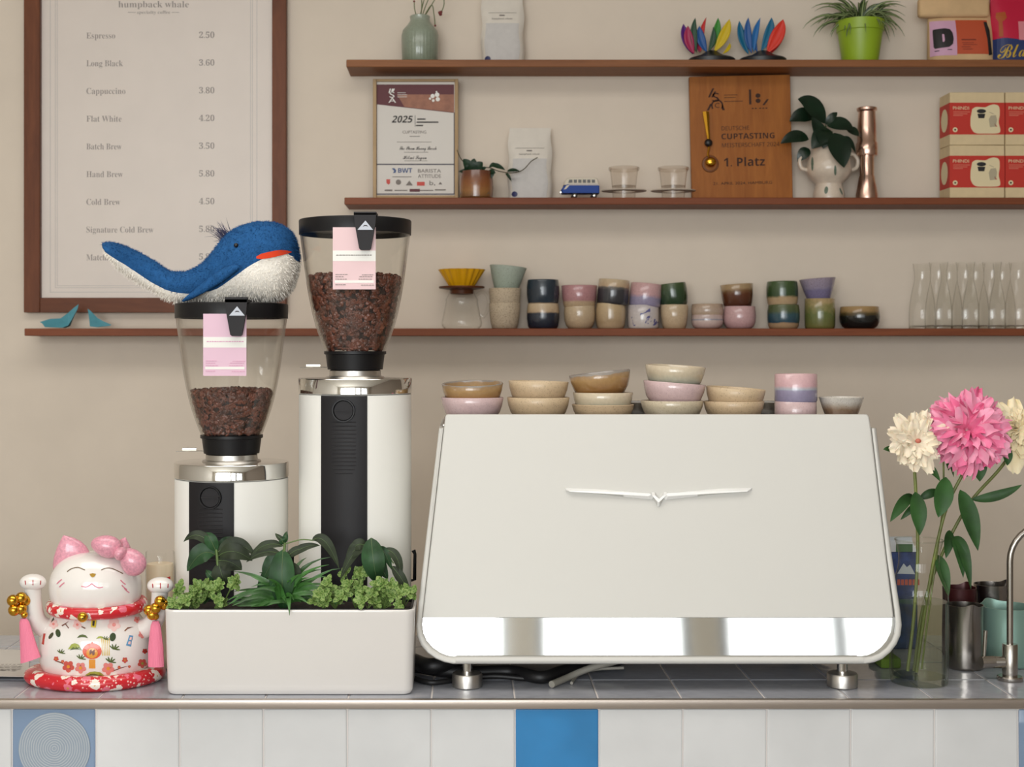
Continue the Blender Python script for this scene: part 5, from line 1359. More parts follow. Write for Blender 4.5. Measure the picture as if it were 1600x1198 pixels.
# red mouth, a felt lens following the lips round the snout
vs = []
ml = [(413, 409, 406), (420, 410, 402), (430, 408.5, 399), (440, 406, 396.5), (449, 403, 395), (456, 400, 395), (461, 397, 396)]
for s_ in (-1, 1):
    for x, y1, y0 in (ml if s_ < 0 else ml[::-1]):
        for y in (y0, y1):
            p = W(x, y, YWH); p.y = YWH + s_ * (YWH - surf_y(x, y) + .0045); vs.append(p)
tag(obj('mouth', MB().add(vs, [(2 * i, 2 * i + 1, 2 * i + 3, 2 * i + 2) for i in range(len(vs) // 2 - 1)]), plain('red_felt', (214, 70, 42), .9, spec=.1), whale), 'red felt mouth')
q = MB()
for k in range(80):
    b0 = W(RW.uniform(348, 366), RW.uniform(362, 378), YWH) + Vector((0, RW.uniform(-.03, .02), -.004)); tip = b0 + Vector((RW.uniform(-.030, -.006), RW.uniform(-.012, .012), RW.uniform(.004, .028)))
    q.tube([b0, (b0 + tip) / 2 + Vector((-.002, 0, .004)), tip], [.0006, .0004, .0001], 4)
obj('spout_tuft', q, plain('dark_blue_hair', (44, 44, 74), .8), whale)

# ------------------------------------------------------------------ beckoning cat figurine
YK = 2.372; KC = F / YK
zc = lambda py: CAMZ - (py - HZ) / KC
xc_ = lambda px: (px - CX) / KC
cat = thing('lucky_cat', 'pink eared white beckoning cat figurine on a red cushion', 'cat figurine', (xc_(149), YK, Z0))
M_porc = plain('white_porcelain', (234, 228, 222), .16, coat=.6)
M_pinkgl = plain('pink_glitter_glaze', (218, 150, 166), .28, coat=.5, var=.08, vscale=260)
m, nt, b = new_mat('red_blossom_cloth')
v = coords(nt, (1, 1, 1)); vo = N(nt, 'ShaderNodeTexVoronoi'); vo.inputs['Scale'].default_value = 62; nt.links.new(v, vo.inputs['Vector'])
sepc = N(nt, 'ShaderNodeSeparateColor'); nt.links.new(vo.outputs['Color'], sepc.inputs[0])
n2 = noise(nt, v, 190, 2)
dd = math_n(nt, 'ADD', vo.outputs['Distance'], math_n(nt, 'MULTIPLY', math_n(nt, 'SUBTRACT', n2, .5), .55))
isf = math_n(nt, 'MULTIPLY', math_n(nt, 'LESS_THAN', dd, .47), math_n(nt, 'GREATER_THAN', sepc.outputs[0], .22))
vo2 = N(nt, 'ShaderNodeTexVoronoi'); vo2.inputs['Scale'].default_value = 165; nt.links.new(v, vo2.inputs['Vector'])
dots = math_n(nt, 'MULTIPLY', math_n(nt, 'LESS_THAN', vo2.outputs['Distance'], .26), math_n(nt, 'GREATER_THAN', noise(nt, v, 30, 2), .5))
c = mixc(nt, noise(nt, v, 18, 2), (196, 14, 30), (206, 40, 50))
c = mixc(nt, dots, c, (240, 190, 180))
fcol = mixc(nt, math_n(nt, 'GREATER_THAN', sepc.outputs[1], .62), (240, 226, 212), (226, 112, 130))
c = mixc(nt, isf, c, fcol)
c = mixc(nt, math_n(nt, 'MULTIPLY', isf, math_n(nt, 'LESS_THAN', dd, .07)), c, (206, 150, 60))
nt.links.new(c, b.inputs[0]); b.inputs['Roughness'].default_value = .3; b.inputs['Coat Weight'].default_value = .4
M_redcloth = m
# cushion
rx = 107 / KC; ry = .090; ZK = Z0
prof = []
for k in range(13):
    a = -PI / 2 + PI * k / 12; prof.append((.87 + .13 * math.cos(a), .0125 + .0125 * math.sin(a)))
pr = [(0, 0)] + [(r_, z_) for r_, z_ in prof] + [(.5, .019), (0, .018)]
q = MB().lathe([(r_, ZK + z_) for r_, z_ in pr], 56, (xc_(149), YK, 0), rx, ry, mod=lambda a, z: 1 + .02 * math.sin(a * 4 + .6))
obj('cushion', q, M_redcloth, cat, smooth=80)
# body and head: one continuous porcelain surface
bp = [(0, 1064), (62, 1062), (75, 1052), (84, 1036), (87.5, 1018), (87, 1000), (83, 985), (76, 972), (69, 962), (63, 953), (62, 947), (67, 940), (70.5, 930), (72, 918), (71, 905), (66, 891), (57, 878), (44, 868), (26, 862.5), (0, 861.5)]
bm_ = MB().lathe([(r_ / KC, zc(y_)) for r_, y_ in bp], 56, (xc_(149.5), YK, 0), 1, .80)
# smooth the profile with a couple of extra rings by Catmull-Rom
sp = spline([Vector((r_ / KC, zc(y_), 0)) for r_, y_ in bp], 4)
bm_ = MB().lathe([(max(0, p.x), p.y) for p in sp], 64, (xc_(149.5), YK, 0), 1, .80)
cb = obj('body', bm_, M_porc, cat, smooth=80); cbvh = BVHTree.FromPolygons(bm_.v, bm_.f)
def ear(pts, tip, base_y):
    """a cone with a triangular foot: base centre, half widths, tip"""
    q = MB(); A, B = pts; A = W(*A, YK); B = W(*B, YK); T = W(*tip, YK - .012); mid = (A + B) / 2
    vs = []; n = 20; u = (B - A) / 2
    for f_ in (0, .15, .35, .55, .75, .9, .97):
        s_ = (1 - f_ ** 2.3)
        for k in range(n):
            a = 2 * PI * k / n; vs.append(mid.lerp(T, f_) + u * math.cos(a) * s_ + Vector((0, .016 * math.sin(a) * s_, 0)))
    vs.append(T)
    fs = [(i * n + k, i * n + (k + 1) % n, (i + 1) * n + (k + 1) % n, (i + 1) * n + k) for i in range(6) for k in range(n)] + [(6 * n + k, 6 * n + (k + 1) % n, 7 * n) for k in range(n)] + [tuple(range(n))]
    return q.add(vs, fs)
tag(obj('ear', ear(((85, 900), (142, 868)), (99, 836), 0), M_pinkgl, cat, smooth=80), 'pink glazed ear')
obj('ear', ear(((176, 868), (212, 893)), (196, 839), 0), M_pinkgl, cat, smooth=80)
# bow over the other ear
def lobe(cx, cy, rx_, ry_, rot, dy=-.034):
    q = MB().ball((0, 0, 0), 1, 24, 14); c = W(cx, cy, YK + dy); R_ = Matrix.Rotation(rot, 3, 'Y')
    return MB().add([c + R_ @ Vector((v.x * rx_ / KC, v.y * .016, v.z * ry_ / KC * (1 + .18 * v.x * (1 if rx_ > 0 else -1)))) for v in q.v], q.f)
bow = obj('bow', lobe(166, 853, 24, 17, .25), M_pinkgl, cat, smooth=80)
obj('bow_loop', lobe(207, 877, 23, 19, .95), M_pinkgl, bow, smooth=80)
obj('bow_knot', lobe(188, 864, 9, 11, .6, -.042), M_pinkgl, bow, smooth=80)
# painted face
M_brownline = plain('brown_line_paint', (116, 96, 72), .4); M_pinkline = plain('pink_line_paint', (216, 120, 140), .4); M_goldpaint = plain('gold_paint', (170, 132, 44), .35, .4)
def line(bv, pts, w_, m_, name, par):
    q = MB(); P3 = []
    pts = [(p.x, p.y) for p in spline([Vector((x, y, 0)) for x, y in pts], 5)]
    for (a, b_) in zip(pts, pts[1:]):
        l_ = math.hypot(b_[0] - a[0], b_[1] - a[1]) or 1; nx_, ny_ = -(b_[1] - a[1]) / l_ * w_ / 2, (b_[0] - a[0]) / l_ * w_ / 2
        decal(q, bv, [(a[0] + nx_, a[1] + ny_), (b_[0] + nx_, b_[1] + ny_), (b_[0] - nx_, b_[1] - ny_), (a[0] - nx_, a[1] - ny_)], .0005)
    if q.v: obj(name, q, m_, par, smooth=0)
line(cbvh, [(105, 893), (112, 888.5), (122, 886.5), (133, 890.5)], 1.5, M_brownline, 'closed_eye', cb)
line(cbvh, [(158, 890.5), (166, 887.5), (176, 888.5), (192, 896)], 1.5, M_brownline, 'closed_eye', cb)
q = MB(); decal(q, cbvh, [(140, 896.5), (145, 895.5), (150, 896.5), (148, 900.5), (145, 902), (142, 900.5)], .001); obj('nose', q, M_goldpaint, cb)
line(cbvh, [(127, 915.5), (134, 917), (139, 915), (143.5, 911.5)], 1.5, M_pinkline, 'mouth', cb); line(cbvh, [(143.5, 911.5), (149, 916), (155, 918), (161, 917)], 1.5, M_pinkline, 'mouth', cb)
for x, y, sg_ in ((93, 909, 1), (97, 914, 1), (192, 909, -1), (194, 917, -1), (198, 922, -1)): line(cbvh, [(x - 4, y + 3 * sg_), (x, y - sg_), (x + 4, y - 4 * sg_)], 1.6, M_pinkline, 'cheek_stroke', cb)
# collar
def torus(cx, cy, rx_, ry_, r_, tilt, n=64, m_=12):
    vs = []; fs = []
    for i in range(n):
        a = 2 * PI * i / n; c = Vector((xc_(cx) + rx_ * math.cos(a), YK + ry_ * math.sin(a), zc(cy) + tilt * math.sin(a)))
        u = Vector((math.cos(a), math.sin(a), 0))
        for k in range(m_): b_ = 2 * PI * k / m_; vs.append(c + u * r_ * math.cos(b_) + Vector((0, 0, r_ * 1.15 * math.sin(b_))))
    for i in range(n):
        for k in range(m_): fs.append((i * m_ + k, ((i + 1) % n) * m_ + k, ((i + 1) % n) * m_ + (k + 1) % m_, i * m_ + (k + 1) % m_))
    return MB().add(vs, fs)
obj('collar', torus(151.5, 944.5, 70 / KC, .064, .0088, .004), M_redcloth, cat, smooth=80)
YFc = YK - .078
def gball(px, py, Y, r_):
    return MB().ball(W(px, py, Y), S(r_, Y), 18, 12)
bell = obj('collar_bell', gball(129, 964, YFc - .002, 8.2), M_gold, cat); obj('bell_slit', MB().box(W(127.6, 967, YFc - .0105), W(130.4, 966, YFc - .009) + Vector((0, .002, .0012))), M_ink, bell)
M_yel = plain('yellow_charm', (214, 190, 50), .4); q = MB(); decal(q, cbvh, [(143, 968), (151, 968), (149.5, 981), (142, 980)], .002); ch = obj('yellow_charm', q, M_yel, cat); q = MB(); decal(q, cbvh, [(145, 970.5), (148.5, 970.5), (147.5, 978.5), (144.5, 978)], .0026); obj('charm_mark', q, M_ink, ch)
# arms
def arm(pts, rs, paw):
    q = MB().tube(spline([W(x, y, Y) for x, y, Y in pts], 5), [interp([(k / (len(rs) - 1), r_) for k, r_ in enumerate(rs)], i / (5 * (len(pts) - 1))) / KC for i in range(5 * (len(pts) - 1) + 1)], 18)
    return q
for s_, pts, paw in ((-1, [(92, 985, YK), (72, 981, YK - .012), (60, 972, YK - .022), (54, 955, YK - .028), (52, 935, YK - .030), (51, 915, YK - .032)], (51.5, 909.5)), (1, [(206, 985, YK), (228, 981, YK - .012), (240, 971, YK - .022), (247, 955, YK - .028), (249, 937, YK - .030), (250, 920, YK - .032)], (250.5, 914.5))):
    a_ = obj('raised_arm', arm(pts, [15, 16, 14.5, 13, 12.5, 13], paw), M_porc, cat, smooth=80)
    c_ = W(paw[0], paw[1], YK - .034); q = MB().ball((0, 0, 0), 1, 22, 14)
    pw = MB().add([c_ + Vector((v.x * 20.5 / KC, v.y * .0165, v.z * 13.2 / KC)) for v in q.v], q.f); po_ = obj('paw', pw, M_porc, cat, smooth=80); pb_ = BVHTree.FromPolygons(pw.v, pw.f)
    for dx, l_ in ((-12, 3.6), (0, 4.6), (12, 3.6)): line(pb_, [(paw[0] + dx, paw[1] - l_ + 1), (paw[0] + dx * .98, paw[1]), (paw[0] + dx * .95, paw[1] + l_)], 1.5, plain('red_paw_line', (176, 52, 56), .4) if 'red_paw_line' not in bpy.data.materials else bpy.data.materials['red_paw_line'], 'paw_line', po_)
# gold bells and pink tassels hanging from the paws
M_tas = plain('pink_tassel', (244, 132, 160), .55, bmp=.8, bscale=60, scale=(14, 14, .4))
for s_, balls, tie, top_, bot in ((-1, [(20, 938), (33, 934), (39, 938), (22, 953), (33, 951)], (38, 960), (37, 966), [(33, 1036), (63, 1026)]), (1, [(250, 939), (257, 944), (233, 953), (243, 950), (238, 960)], (243, 963), (243, 970), [(232, 1041), (256, 1041)])):
    Yb = YK - .050
    for k, (x, y) in enumerate(balls):
        obj('gold_bell', gball(x, y, Yb + .008 * (k % 3 - 1), 9.3 if s_ < 0 else 8.8), M_gold, cat)
    obj('bell_cord', MB().tube([W(50 if s_ < 0 else 250, 925, Yb + .016), W((50 if s_ < 0 else 250) - 9 * s_ * -1, 940, Yb + .004), W(tie[0], tie[1], Yb)], .0012, 6), M_gold, cat)
    obj('tassel_bead', gball(tie[0], tie[1], Yb, 5.6), M_silver if False else M_gold, cat)
    q = MB(); n = 24; vs = []; (bx0, by0), (bx1, by1) = bot
    for f_ in (0, .08, .25, .6, 1):
        for k in range(n):
            a = 2 * PI * k / n; w_ = interp([(0, 4.5), (.08, 7.2), (.25, 8.8), (.6, 11.5), (1, (bx1 - bx0) / 2 * 1.0)], f_)
            cx_ = top_[0] + ((bx0 + bx1) / 2 - top_[0]) * f_; yb_ = by0 + (by1 - by0) * (.5 + .5 * math.cos(a)); cy_ = top_[1] + (yb_ - top_[1]) * f_
            p = W(cx_ + w_ * math.cos(a) * (1 + .05 * (k % 2)), cy_, Yb); vs.append(p + Vector((0, w_ * .55 / KC * math.sin(a), 0)))
    q.add(vs, [(i * n + k, i * n + (k + 1) % n, (i + 1) * n + (k + 1) % n, (i + 1) * n + k) for i in range(4) for k in range(n)] + [tuple(range(n)), tuple(4 * n + k for k in range(n))])
    tag(obj('tassel', q, M_tas, cat, smooth=30), 'pink silk tassel')
# painted blossoms, leaves, lantern and charms on the belly
PAINT = {k: plain('paint_' + k, c, .25, coat=.4) for k, c in dict(blush=(226, 132, 124), rose=(204, 86, 74), green=(84, 98, 48), darkgreen=(54, 70, 42), lime=(158, 166, 70), orange=(222, 84, 50), amber=(226, 150, 50), gold=(216, 186, 90), red=(186, 50, 40), sky=(92, 150, 190), brown=(122, 76, 62), palepink=(236, 196, 190)).items()}
groups = {}
def paint(col, pts, off=.0005): groups.setdefault(col, MB()); decal(groups[col], cbvh, pts, off)
def blossom(x, y, r_, c1, c2='amber'):
    for k in range(5):
        a = 2 * PI * k / 5 + .3; paint(c1, blob(x + r_ * .55 * math.cos(a), y + r_ * .55 * math.sin(a), r_ * .52, r_ * .45, a), .0005)
    paint(c2, blob(x, y, r_ * .3, r_ * .3), .0008)
for x, y, r_, c1, c2 in ((84, 975, 7, 'palepink', 'blush'), (121, 976, 7, 'palepink', 'blush'), (178, 976, 10, 'palepink', 'blush'), (107, 1041, 9, 'rose', 'amber'), (126, 1043, 8.5, 'blush', 'amber'), (169, 1044, 9.5, 'blush', 'amber'), (88, 1029, 4, 'rose', 'amber'), (195, 1031, 4.5, 'rose', 'amber'), (98, 1033, 2.6, 'rose', 'amber'), (186, 1042, 2.6, 'rose', 'amber'), (222, 991, 6, 'blush', 'rose'), (226, 1017, 4, 'red', 'brown'), (214, 968, 5, 'blush', 'rose'), (202, 1041, 2.2, 'rose', 'amber'), (222, 1036, 7, 'rose', 'lime')): blossom(x, y, r_, c1, c2)
for pts in ([(81, 969), (84, 964), (85, 968), (80, 973)], blob(91, 989, 4, 6.5, -.2), blob(80, 993, 2.6, 6, .6), blob(176, 995, 5, 6.8, .2)): paint('darkgreen', pts)
def arc_leaf(x, y, w_, h_, col):
    paint(col, [(x - w_, y + h_ * .5), (x - w_ * .5, y - h_ * .4), (x, y - h_ * .6), (x + w_ * .55, y - h_ * .35), (x + w_, y + h_ * .6), (x + w_ * .4, y + h_ * .3), (x - w_ * .2, y + h_ * .25)])
for x, y, w_, h_, col in ((129, 994, 9, 5, 'green'), (117, 1010, 11, 9, 'lime'), (119, 1013, 10, 5, 'green'), (148, 1052, 16, 6, 'lime'), (148, 1054, 15, 3.6, 'green'), (157, 996, 7, 4, 'lime')): arc_leaf(x, y, w_, h_, col)
def sprig(x, y, s_, col='green'):
    for a in (-2.4, -1.9, -1.2, -.6, .1): paint(col, blob(x + s_ * .55 * math.cos(a), y - s_ * .45 * math.sin(-a), s_ * .55, s_ * .13, a, 8))
for x, y, s_ in ((95, 1020, 7), (126, 1029, 8), (178, 1014, 9), (172, 1034, 9), (165, 999, 6)): sprig(x, y, s_)
for pts in ([(96, 977), (103, 973), (108, 970), (104, 974), (98, 978.5)], [(103, 974), (108, 981), (107, 982), (102, 975.5)], [(128, 978), (134, 981), (133, 982.5), (127, 979.5)], [(194, 985), (199, 980), (209, 979), (200, 982), (195, 986.5)], [(176, 1047), (190, 1042), (204, 1039), (190, 1043.5), (177, 1048.5)], [(86, 1031), (97, 1034), (104, 1040), (96, 1036), (86, 1032.5)]): paint('brown', pts)
paint('orange', blob(144, 1017, 15, 12.5, 0, 18)); paint('amber', blob(144, 1020, 9, 8, 0, 14), .0008); paint('brown', [(140, 1016), (143, 1014), (144, 1017), (148, 1014), (148, 1022), (145, 1024), (144, 1020), (140, 1023)], .0011)
paint('orange', [(141, 1006), (144, 1002), (147, 1006)]); paint('amber', [(139, 1030), (149, 1030), (149, 1044), (139, 1044)])
for k in range(5): paint('gold', [(158 + k * 3, 997 + k % 2), (159.6 + k * 3, 997 + k % 2), (161 + k * 2.6, 1024), (159.6 + k * 2.6, 1024)])
paint('red', [(65.5, 1006), (68, 989.5), (71.5, 989.5), (69, 1007)]); paint('sky', [(202, 992), (208, 993), (204.5, 1010), (196.5, 1008)]); paint('palepink', [(203, 995), (206, 995.5), (203.4, 1006.5), (199.5, 1006)], .0008); paint('sky', [(201.5, 999.5), (204.5, 1000), (204, 1002), (201, 1001.5)], .0011)
for col, mb in groups.items():
    if mb.v: obj('painted_' + col, mb, PAINT[col], cb, smooth=0)

# ------------------------------------------------------------------ glass jar candle and leaflets by the cat
YJ = 2.46
X = W(250, 0, YJ).x; r = lambda q_: S(q_, YJ); zj = lambda py: CAMZ - (py - HZ) / F * YJ
jar = thing('candle_jar', 'clear glass jar half full of cream wax behind the cat and planter', 'candle jar', (X, YJ, Z0))
obj('glass_wall', MB().lathe([(0, Z0), (r(20), Z0), (r(22), Z0 + .003), (r(22.3), zj(880)), (r(22), zj(862)), (r(21.4), zj(861))], 40, (X, YJ, 0)), M_glass, jar)
obj('wax', MB().lathe([(0, Z0 + .004), (r(20.6), Z0 + .004), (r(21), zj(884)), (r(20), zj(880)), (0, zj(881))], 40, (X, YJ, 0)), plain('cream_wax', (222, 204, 176), .5, sss=.2), jar)
q = MB(); nrm_ = []
for a, z_ in ((.15, 903), (1.2, 898), (1.2, 910)): nrm_.append((X + r(22.8) * math.sin(a * .8), YJ - r(22.8) * math.cos(a * .8), zj(z_)))
obj('red_sticker', q.shell(nrm_, (0, .0004, 0)), plain('red_sticker', (188, 36, 34), .5), jar)
M_paper = plain('leaflet_paper', (206, 200, 192), .8)
def sheet(name, corners, mat, label, printed=None, curl=.0):
    n = 10; A, B, C_, D_ = [Vector(c) for c in corners]; vs = []
    for s_ in (0, .0006):
        for j in range(n + 1):
            for i in range(n + 1):
                u, v_ = i / n, j / n; p = A.lerp(B, u).lerp(D_.lerp(C_, u), v_); p.z += s_ + curl * (1 - v_) ** 3 + curl * .3 * math.sin(u * 3); vs.append(p)
    m_ = (n + 1) * (n + 1); fs = []
    for j in range(n):
        for i in range(n): q_ = j * (n + 1) + i; fs += [(q_, q_ + 1, q_ + n + 2, q_ + n + 1), (m_ + q_, m_ + q_ + n + 1, m_ + q_ + n + 2, m_ + q_ + 1)]
    for i in range(n): fs += [(i, m_ + i, m_ + i + 1, i + 1), (n * (n + 1) + i, n * (n + 1) + i + 1, m_ + n * (n + 1) + i + 1, m_ + n * (n + 1) + i), (i * (n + 1), (i + 1) * (n + 1), m_ + (i + 1) * (n + 1), m_ + i * (n + 1)), (i * (n + 1) + n, m_ + i * (n + 1) + n, m_ + (i + 1) * (n + 1) + n, (i + 1) * (n + 1) + n)]
    return obj(name, MB().add(vs, fs), mat, loc=(A + C_) / 2, smooth=30)
z_ = Z0 + .0012
lf = sheet('leaflet', [(-1.04, 2.36, z_), (W(44, 0, 2.36).x, 2.362, z_), (W(46, 0, 2.6).x, 2.60, z_), (-1.06, 2.62, z_)], M_paper, '', curl=.007)
tag(lf, 'printed paper leaflet lying on the counter beside the cat cushion', 'leaflet')
q = MB(); R_ = random.Random(4)
for j in range(4):
    x_ = -1.03; y_ = 2.415 + j * .014
    while x_ < W(30, 0, 2.44).x:
        w_ = R_.uniform(.003, .011); q.add([(x_, y_, z_ + .0068), (x_ + w_, y_, z_ + .0068), (x_ + w_, y_ + .006, z_ + .0064), (x_, y_ + .006, z_ + .0064)], [(0, 1, 2, 3)]); x_ += w_ + .003
lp = obj('small_print', q, M_greyink, None); lp.data.transform(Matrix.Translation(-Vector(lf['_base']))); lp.parent = lf

# ------------------------------------------------------------------ planter with its plants
YPF = (CAMZ - Z0) * F / (1087 - HZ); KP = F / YPF
zp = lambda py: CAMZ - (py - HZ) / KP
x0, x1 = (255 - CX) / KP, (648 - CX) / KP
planter = thing('planter_box', 'long glossy white planter with mixed leafy plants in front of the grinders', 'planter', ((x0 + x1) / 2, YPF + .06, Z0))
DP = .118; zt_ = zp(953)
def rrect(xa, xb, ya, yb, rr, n=6):
    out = []
    for cx_, cy_, a0 in ((xb - rr, ya + rr, -PI / 2), (xb - rr, yb - rr, 0), (xa + rr, yb - rr, PI / 2), (xa + rr, ya + rr, PI)):
        for k in range(n + 1): a = a0 + PI / 2 * k / n; out.append((cx_ + rr * math.cos(a), cy_ + rr * math.sin(a)))
    return out
def tray(levels):
    """stacked rounded rectangles -> one skin"""
    n = None; vs = []; fs = []
    for lv, (ins, z_, rr) in enumerate(levels):
        ring = rrect(x0 + ins, x1 - ins, YPF + ins, YPF + DP - ins, max(.002, rr)); n = len(ring)
        vs += [(x, y, z_) for x, y in ring]
        if lv:
            for k in range(n): fs.append(((lv - 1) * n + k, (lv - 1) * n + (k + 1) % n, lv * n + (k + 1) % n, lv * n + k))
    fs += [tuple(reversed(range(n))), tuple((len(levels) - 1) * n + k for k in range(n))]
    return MB().add(vs, fs)
M_plw = plain('glossy_white_plastic', (222, 217, 212), .14, spec=.5)
obj('box', tray([(.010, Z0, .012), (.0065, Z0 + .0015, .014), (.004, Z0 + .006, .015), (.0036, Z0 + .009, .015), (.0003, zt_ - .006, .016), (0, zt_ - .003, .016), (.0004, zt_ - .001, .016), (.0014, zt_, .016), (.004, zt_, .014), (.0045, zt_ - .012, .014)]), M_plw, planter, smooth=28)
obj('inner_rim', tray([(.0042, zt_ - .02, .013), (.0042, zt_ + .0012, .013), (.0075, zt_ + .0012, .011), (.0085, zt_ - .01, .011)]), M_black, planter, smooth=35)
obj('soil', tray([(.009, zt_ - .02, .01), (.009, zt_ - .006, .01)]), M_soil, planter, smooth=0)
M_cof = plain('coffee_leaf', (36, 66, 36), .42, var=.3, vscale=26, spec=.28); M_cofd = plain('dark_coffee_leaf', (46, 54, 38), .5, var=.28, vscale=26, spec=.22)
M_rib = plain('leaf_midrib', (84, 104, 62), .5); M_gstem = plain('green_stem', (92, 116, 56), .5)
YL = YPF + .055
def PL(x, y, dy=0): return W(x, y, YL + dy)
def plant(name, stems, leaves, label=None):
    q = MB()
    for pts, r_ in stems: q.tube(spline([PL(*p) for p in pts], 5), r_, 7)
    st = obj('stem', q, M_gstem, None); base = Vector(planter['_base']); st.data.transform(Matrix.Translation(-base))
    pl_ = thing(name, None, None, (0, 0, 0)); del pl_['_base']; pl_.parent = planter; pl_['_base'] = list(base)
    st.parent = pl_
    if label: pl_['label'] = label
    for i, L_ in enumerate(leaves):
        (a, b_, w_), o = L_[:3], (L_[3] if len(L_) > 3 else {})
        A = PL(*a); B = PL(*b_); nn = o.get('n', (0, -1, .35)); mt = o.get('m', M_cof)
        q = MB().leaf(A, B, S(w_, YL), nn, Vector((0, 0, S(o.get('bow', 0), YL))) + Vector((S(o.get('bx', 0), YL), S(o.get('by', -4), YL), 0)), o.get('fold', .22), 14, o.get('peak', .45), wave=o.get('wave', .035), rr=i)
        q2 = MB()
        if o.get('mid', 1):
            pts = [A.lerp(B, t / 8) + (Vector((0, 0, S(o.get('bow', 0), YL))) + Vector((S(o.get('bx', 0), YL), S(o.get('by', -4), YL), 0))) * (4 * t / 8 * (1 - t / 8)) + Vector(nn).normalized() * .0002 for t in range(9)]
            q.mi = 1; q.tube(pts, [.0007 * (1 - t / 10) for t in range(9)], 5)
        obj('leaf', q, [mt, M_rib], pl_, smooth=60)
    return pl_
D = dict
plant('coffee_plant', [([(343, 950), (342, 915), (340, 880), (338, 858)], .0022), ([(338, 860), (330, 852)], .0012)], [
    ((338, 862), (287, 846), 16, D(m=M_cofd, bow=18)), ((338, 862), (322, 832), 20, D(bow=4)), ((336, 866), (293, 892), 32, D(bow=14, n=(-.2, -1, .3))), ((338, 866), (292, 886, .03), 22, D(bow=10, m=M_cofd)),
    ((341, 862), (398, 866), 24, D(m=M_cofd, bow=14)), ((342, 868), (394, 876), 26, D(m=M_cofd, bow=12, by=-10)), ((342, 880), (352, 912), 30, D(m=M_cofd)), ((341, 876), (378, 890), 30, D(m=M_cofd, bow=6)), ((341, 905), (318, 944), 14, D()), ((336, 905), (322, 890), 12, D()), ((340, 868, .02), (362, 838, .03), 20, D(bow=3))], 'coffee plant with drooping dark leaves near the cat')
plant('coffee_plant', [([(443, 955), (443, 910), (443, 875), (445, 850), (444, 838)], .0022), ([(444, 850), (470, 843), (490, 844)], .0011)], [
    ((444, 850), (438, 836), 10, D()), ((445, 848), (448, 830), 9, D()), ((445, 846), (430, 833), 8, D(m=M_cofd)), ((443, 853), (391, 868), 14, D(m=M_cofd, bow=10, wave=.08)), ((488, 844), (530, 888), 17, D(bow=20, m=M_cofd)), ((442, 858), (443, 956), 40, D(by=-12, n=(0, -1, .1), wave=.02, peak=.4)),
    ((440, 870), (411, 905), 26, D(bow=8)), ((446, 872), (478, 855), 13, D(bow=4, m=M_cofd)), ((446, 875), (500, 852), 13, D(bow=8, m=M_cofd)), ((440, 866), (385, 878), 14, D(bow=10, m=M_cofd)), ((446, 880), (470, 915), 26, D(bow=4, m=M_cofd)), ((440, 880, .02), (402, 925, .02), 24, D(bow=4))], 'coffee plant with one long hanging leaf, middle of the planter')
plant('coffee_plant', [([(562, 955), (566, 910), (570, 870), (574, 852)], .0022), ([(572, 862), (600, 862), (615, 880)], .0011)], [
    ((580, 840), (590, 912), 36, D(by=-16, n=(0, -1, .1), wave=.015, peak=.42)), ((574, 852), (532, 905), 16, D(bow=14, m=M_cofd)), ((572, 854), (548, 862), 18, D(bow=8, m=M_cofd)), ((573, 850), (541, 875), 22, D(bow=6, m=M_cofd)), ((600, 858), (627, 905), 15, D(bow=12, bx=6, m=M_cofd)), ((592, 855), (612, 890), 14, D(bow=8)), ((574, 858), (606, 905), 24, D(bow=4)), ((612, 884), (640, 926), 16, D(bow=4, m=M_cofd))], 'coffee plant with a broad hanging leaf beside the machine')
# narrow leaved tuft in the middle
M_nar = plain('narrow_leaf', (52, 92, 40), .4, var=.3, vscale=30)
R_ = random.Random(12)
tuft = thing('ribbon_fern', None, None, (0, 0, 0)); tuft.parent = planter; tuft['_base'] = planter['_base']
for k in range(62):
    a = R_.uniform(-PI, PI) if k > 20 else R_.uniform(-PI * .95, -PI * .05); L = R_.uniform(.055, .112); el = R_.uniform(.1, 1.35)
    d = Vector((math.cos(a), math.sin(a) * .6, 0)); st = PL(446, 945) + Vector((R_.uniform(-.012, .012), R_.uniform(-.012, .012), .006))
    pts = []; p = st.copy(); th = el
    for i in range(8): pts.append(p.copy()); p = p + (d * math.cos(th) + Vector((0, 0, 1)) * math.sin(th)) * L / 7; th -= R_.uniform(.08, .26)
    pts = [v_ if v_.z > zt_ + .004 or v_.y < YPF - .004 else Vector((v_.x, v_.y, zt_ + .004)) for v_ in pts]
    q = MB(); ribbon(q, pts, R_.uniform(.0075, .012), face=(0, -.85, .5)); obj('leaf', q, M_nar, tuft, smooth=80)
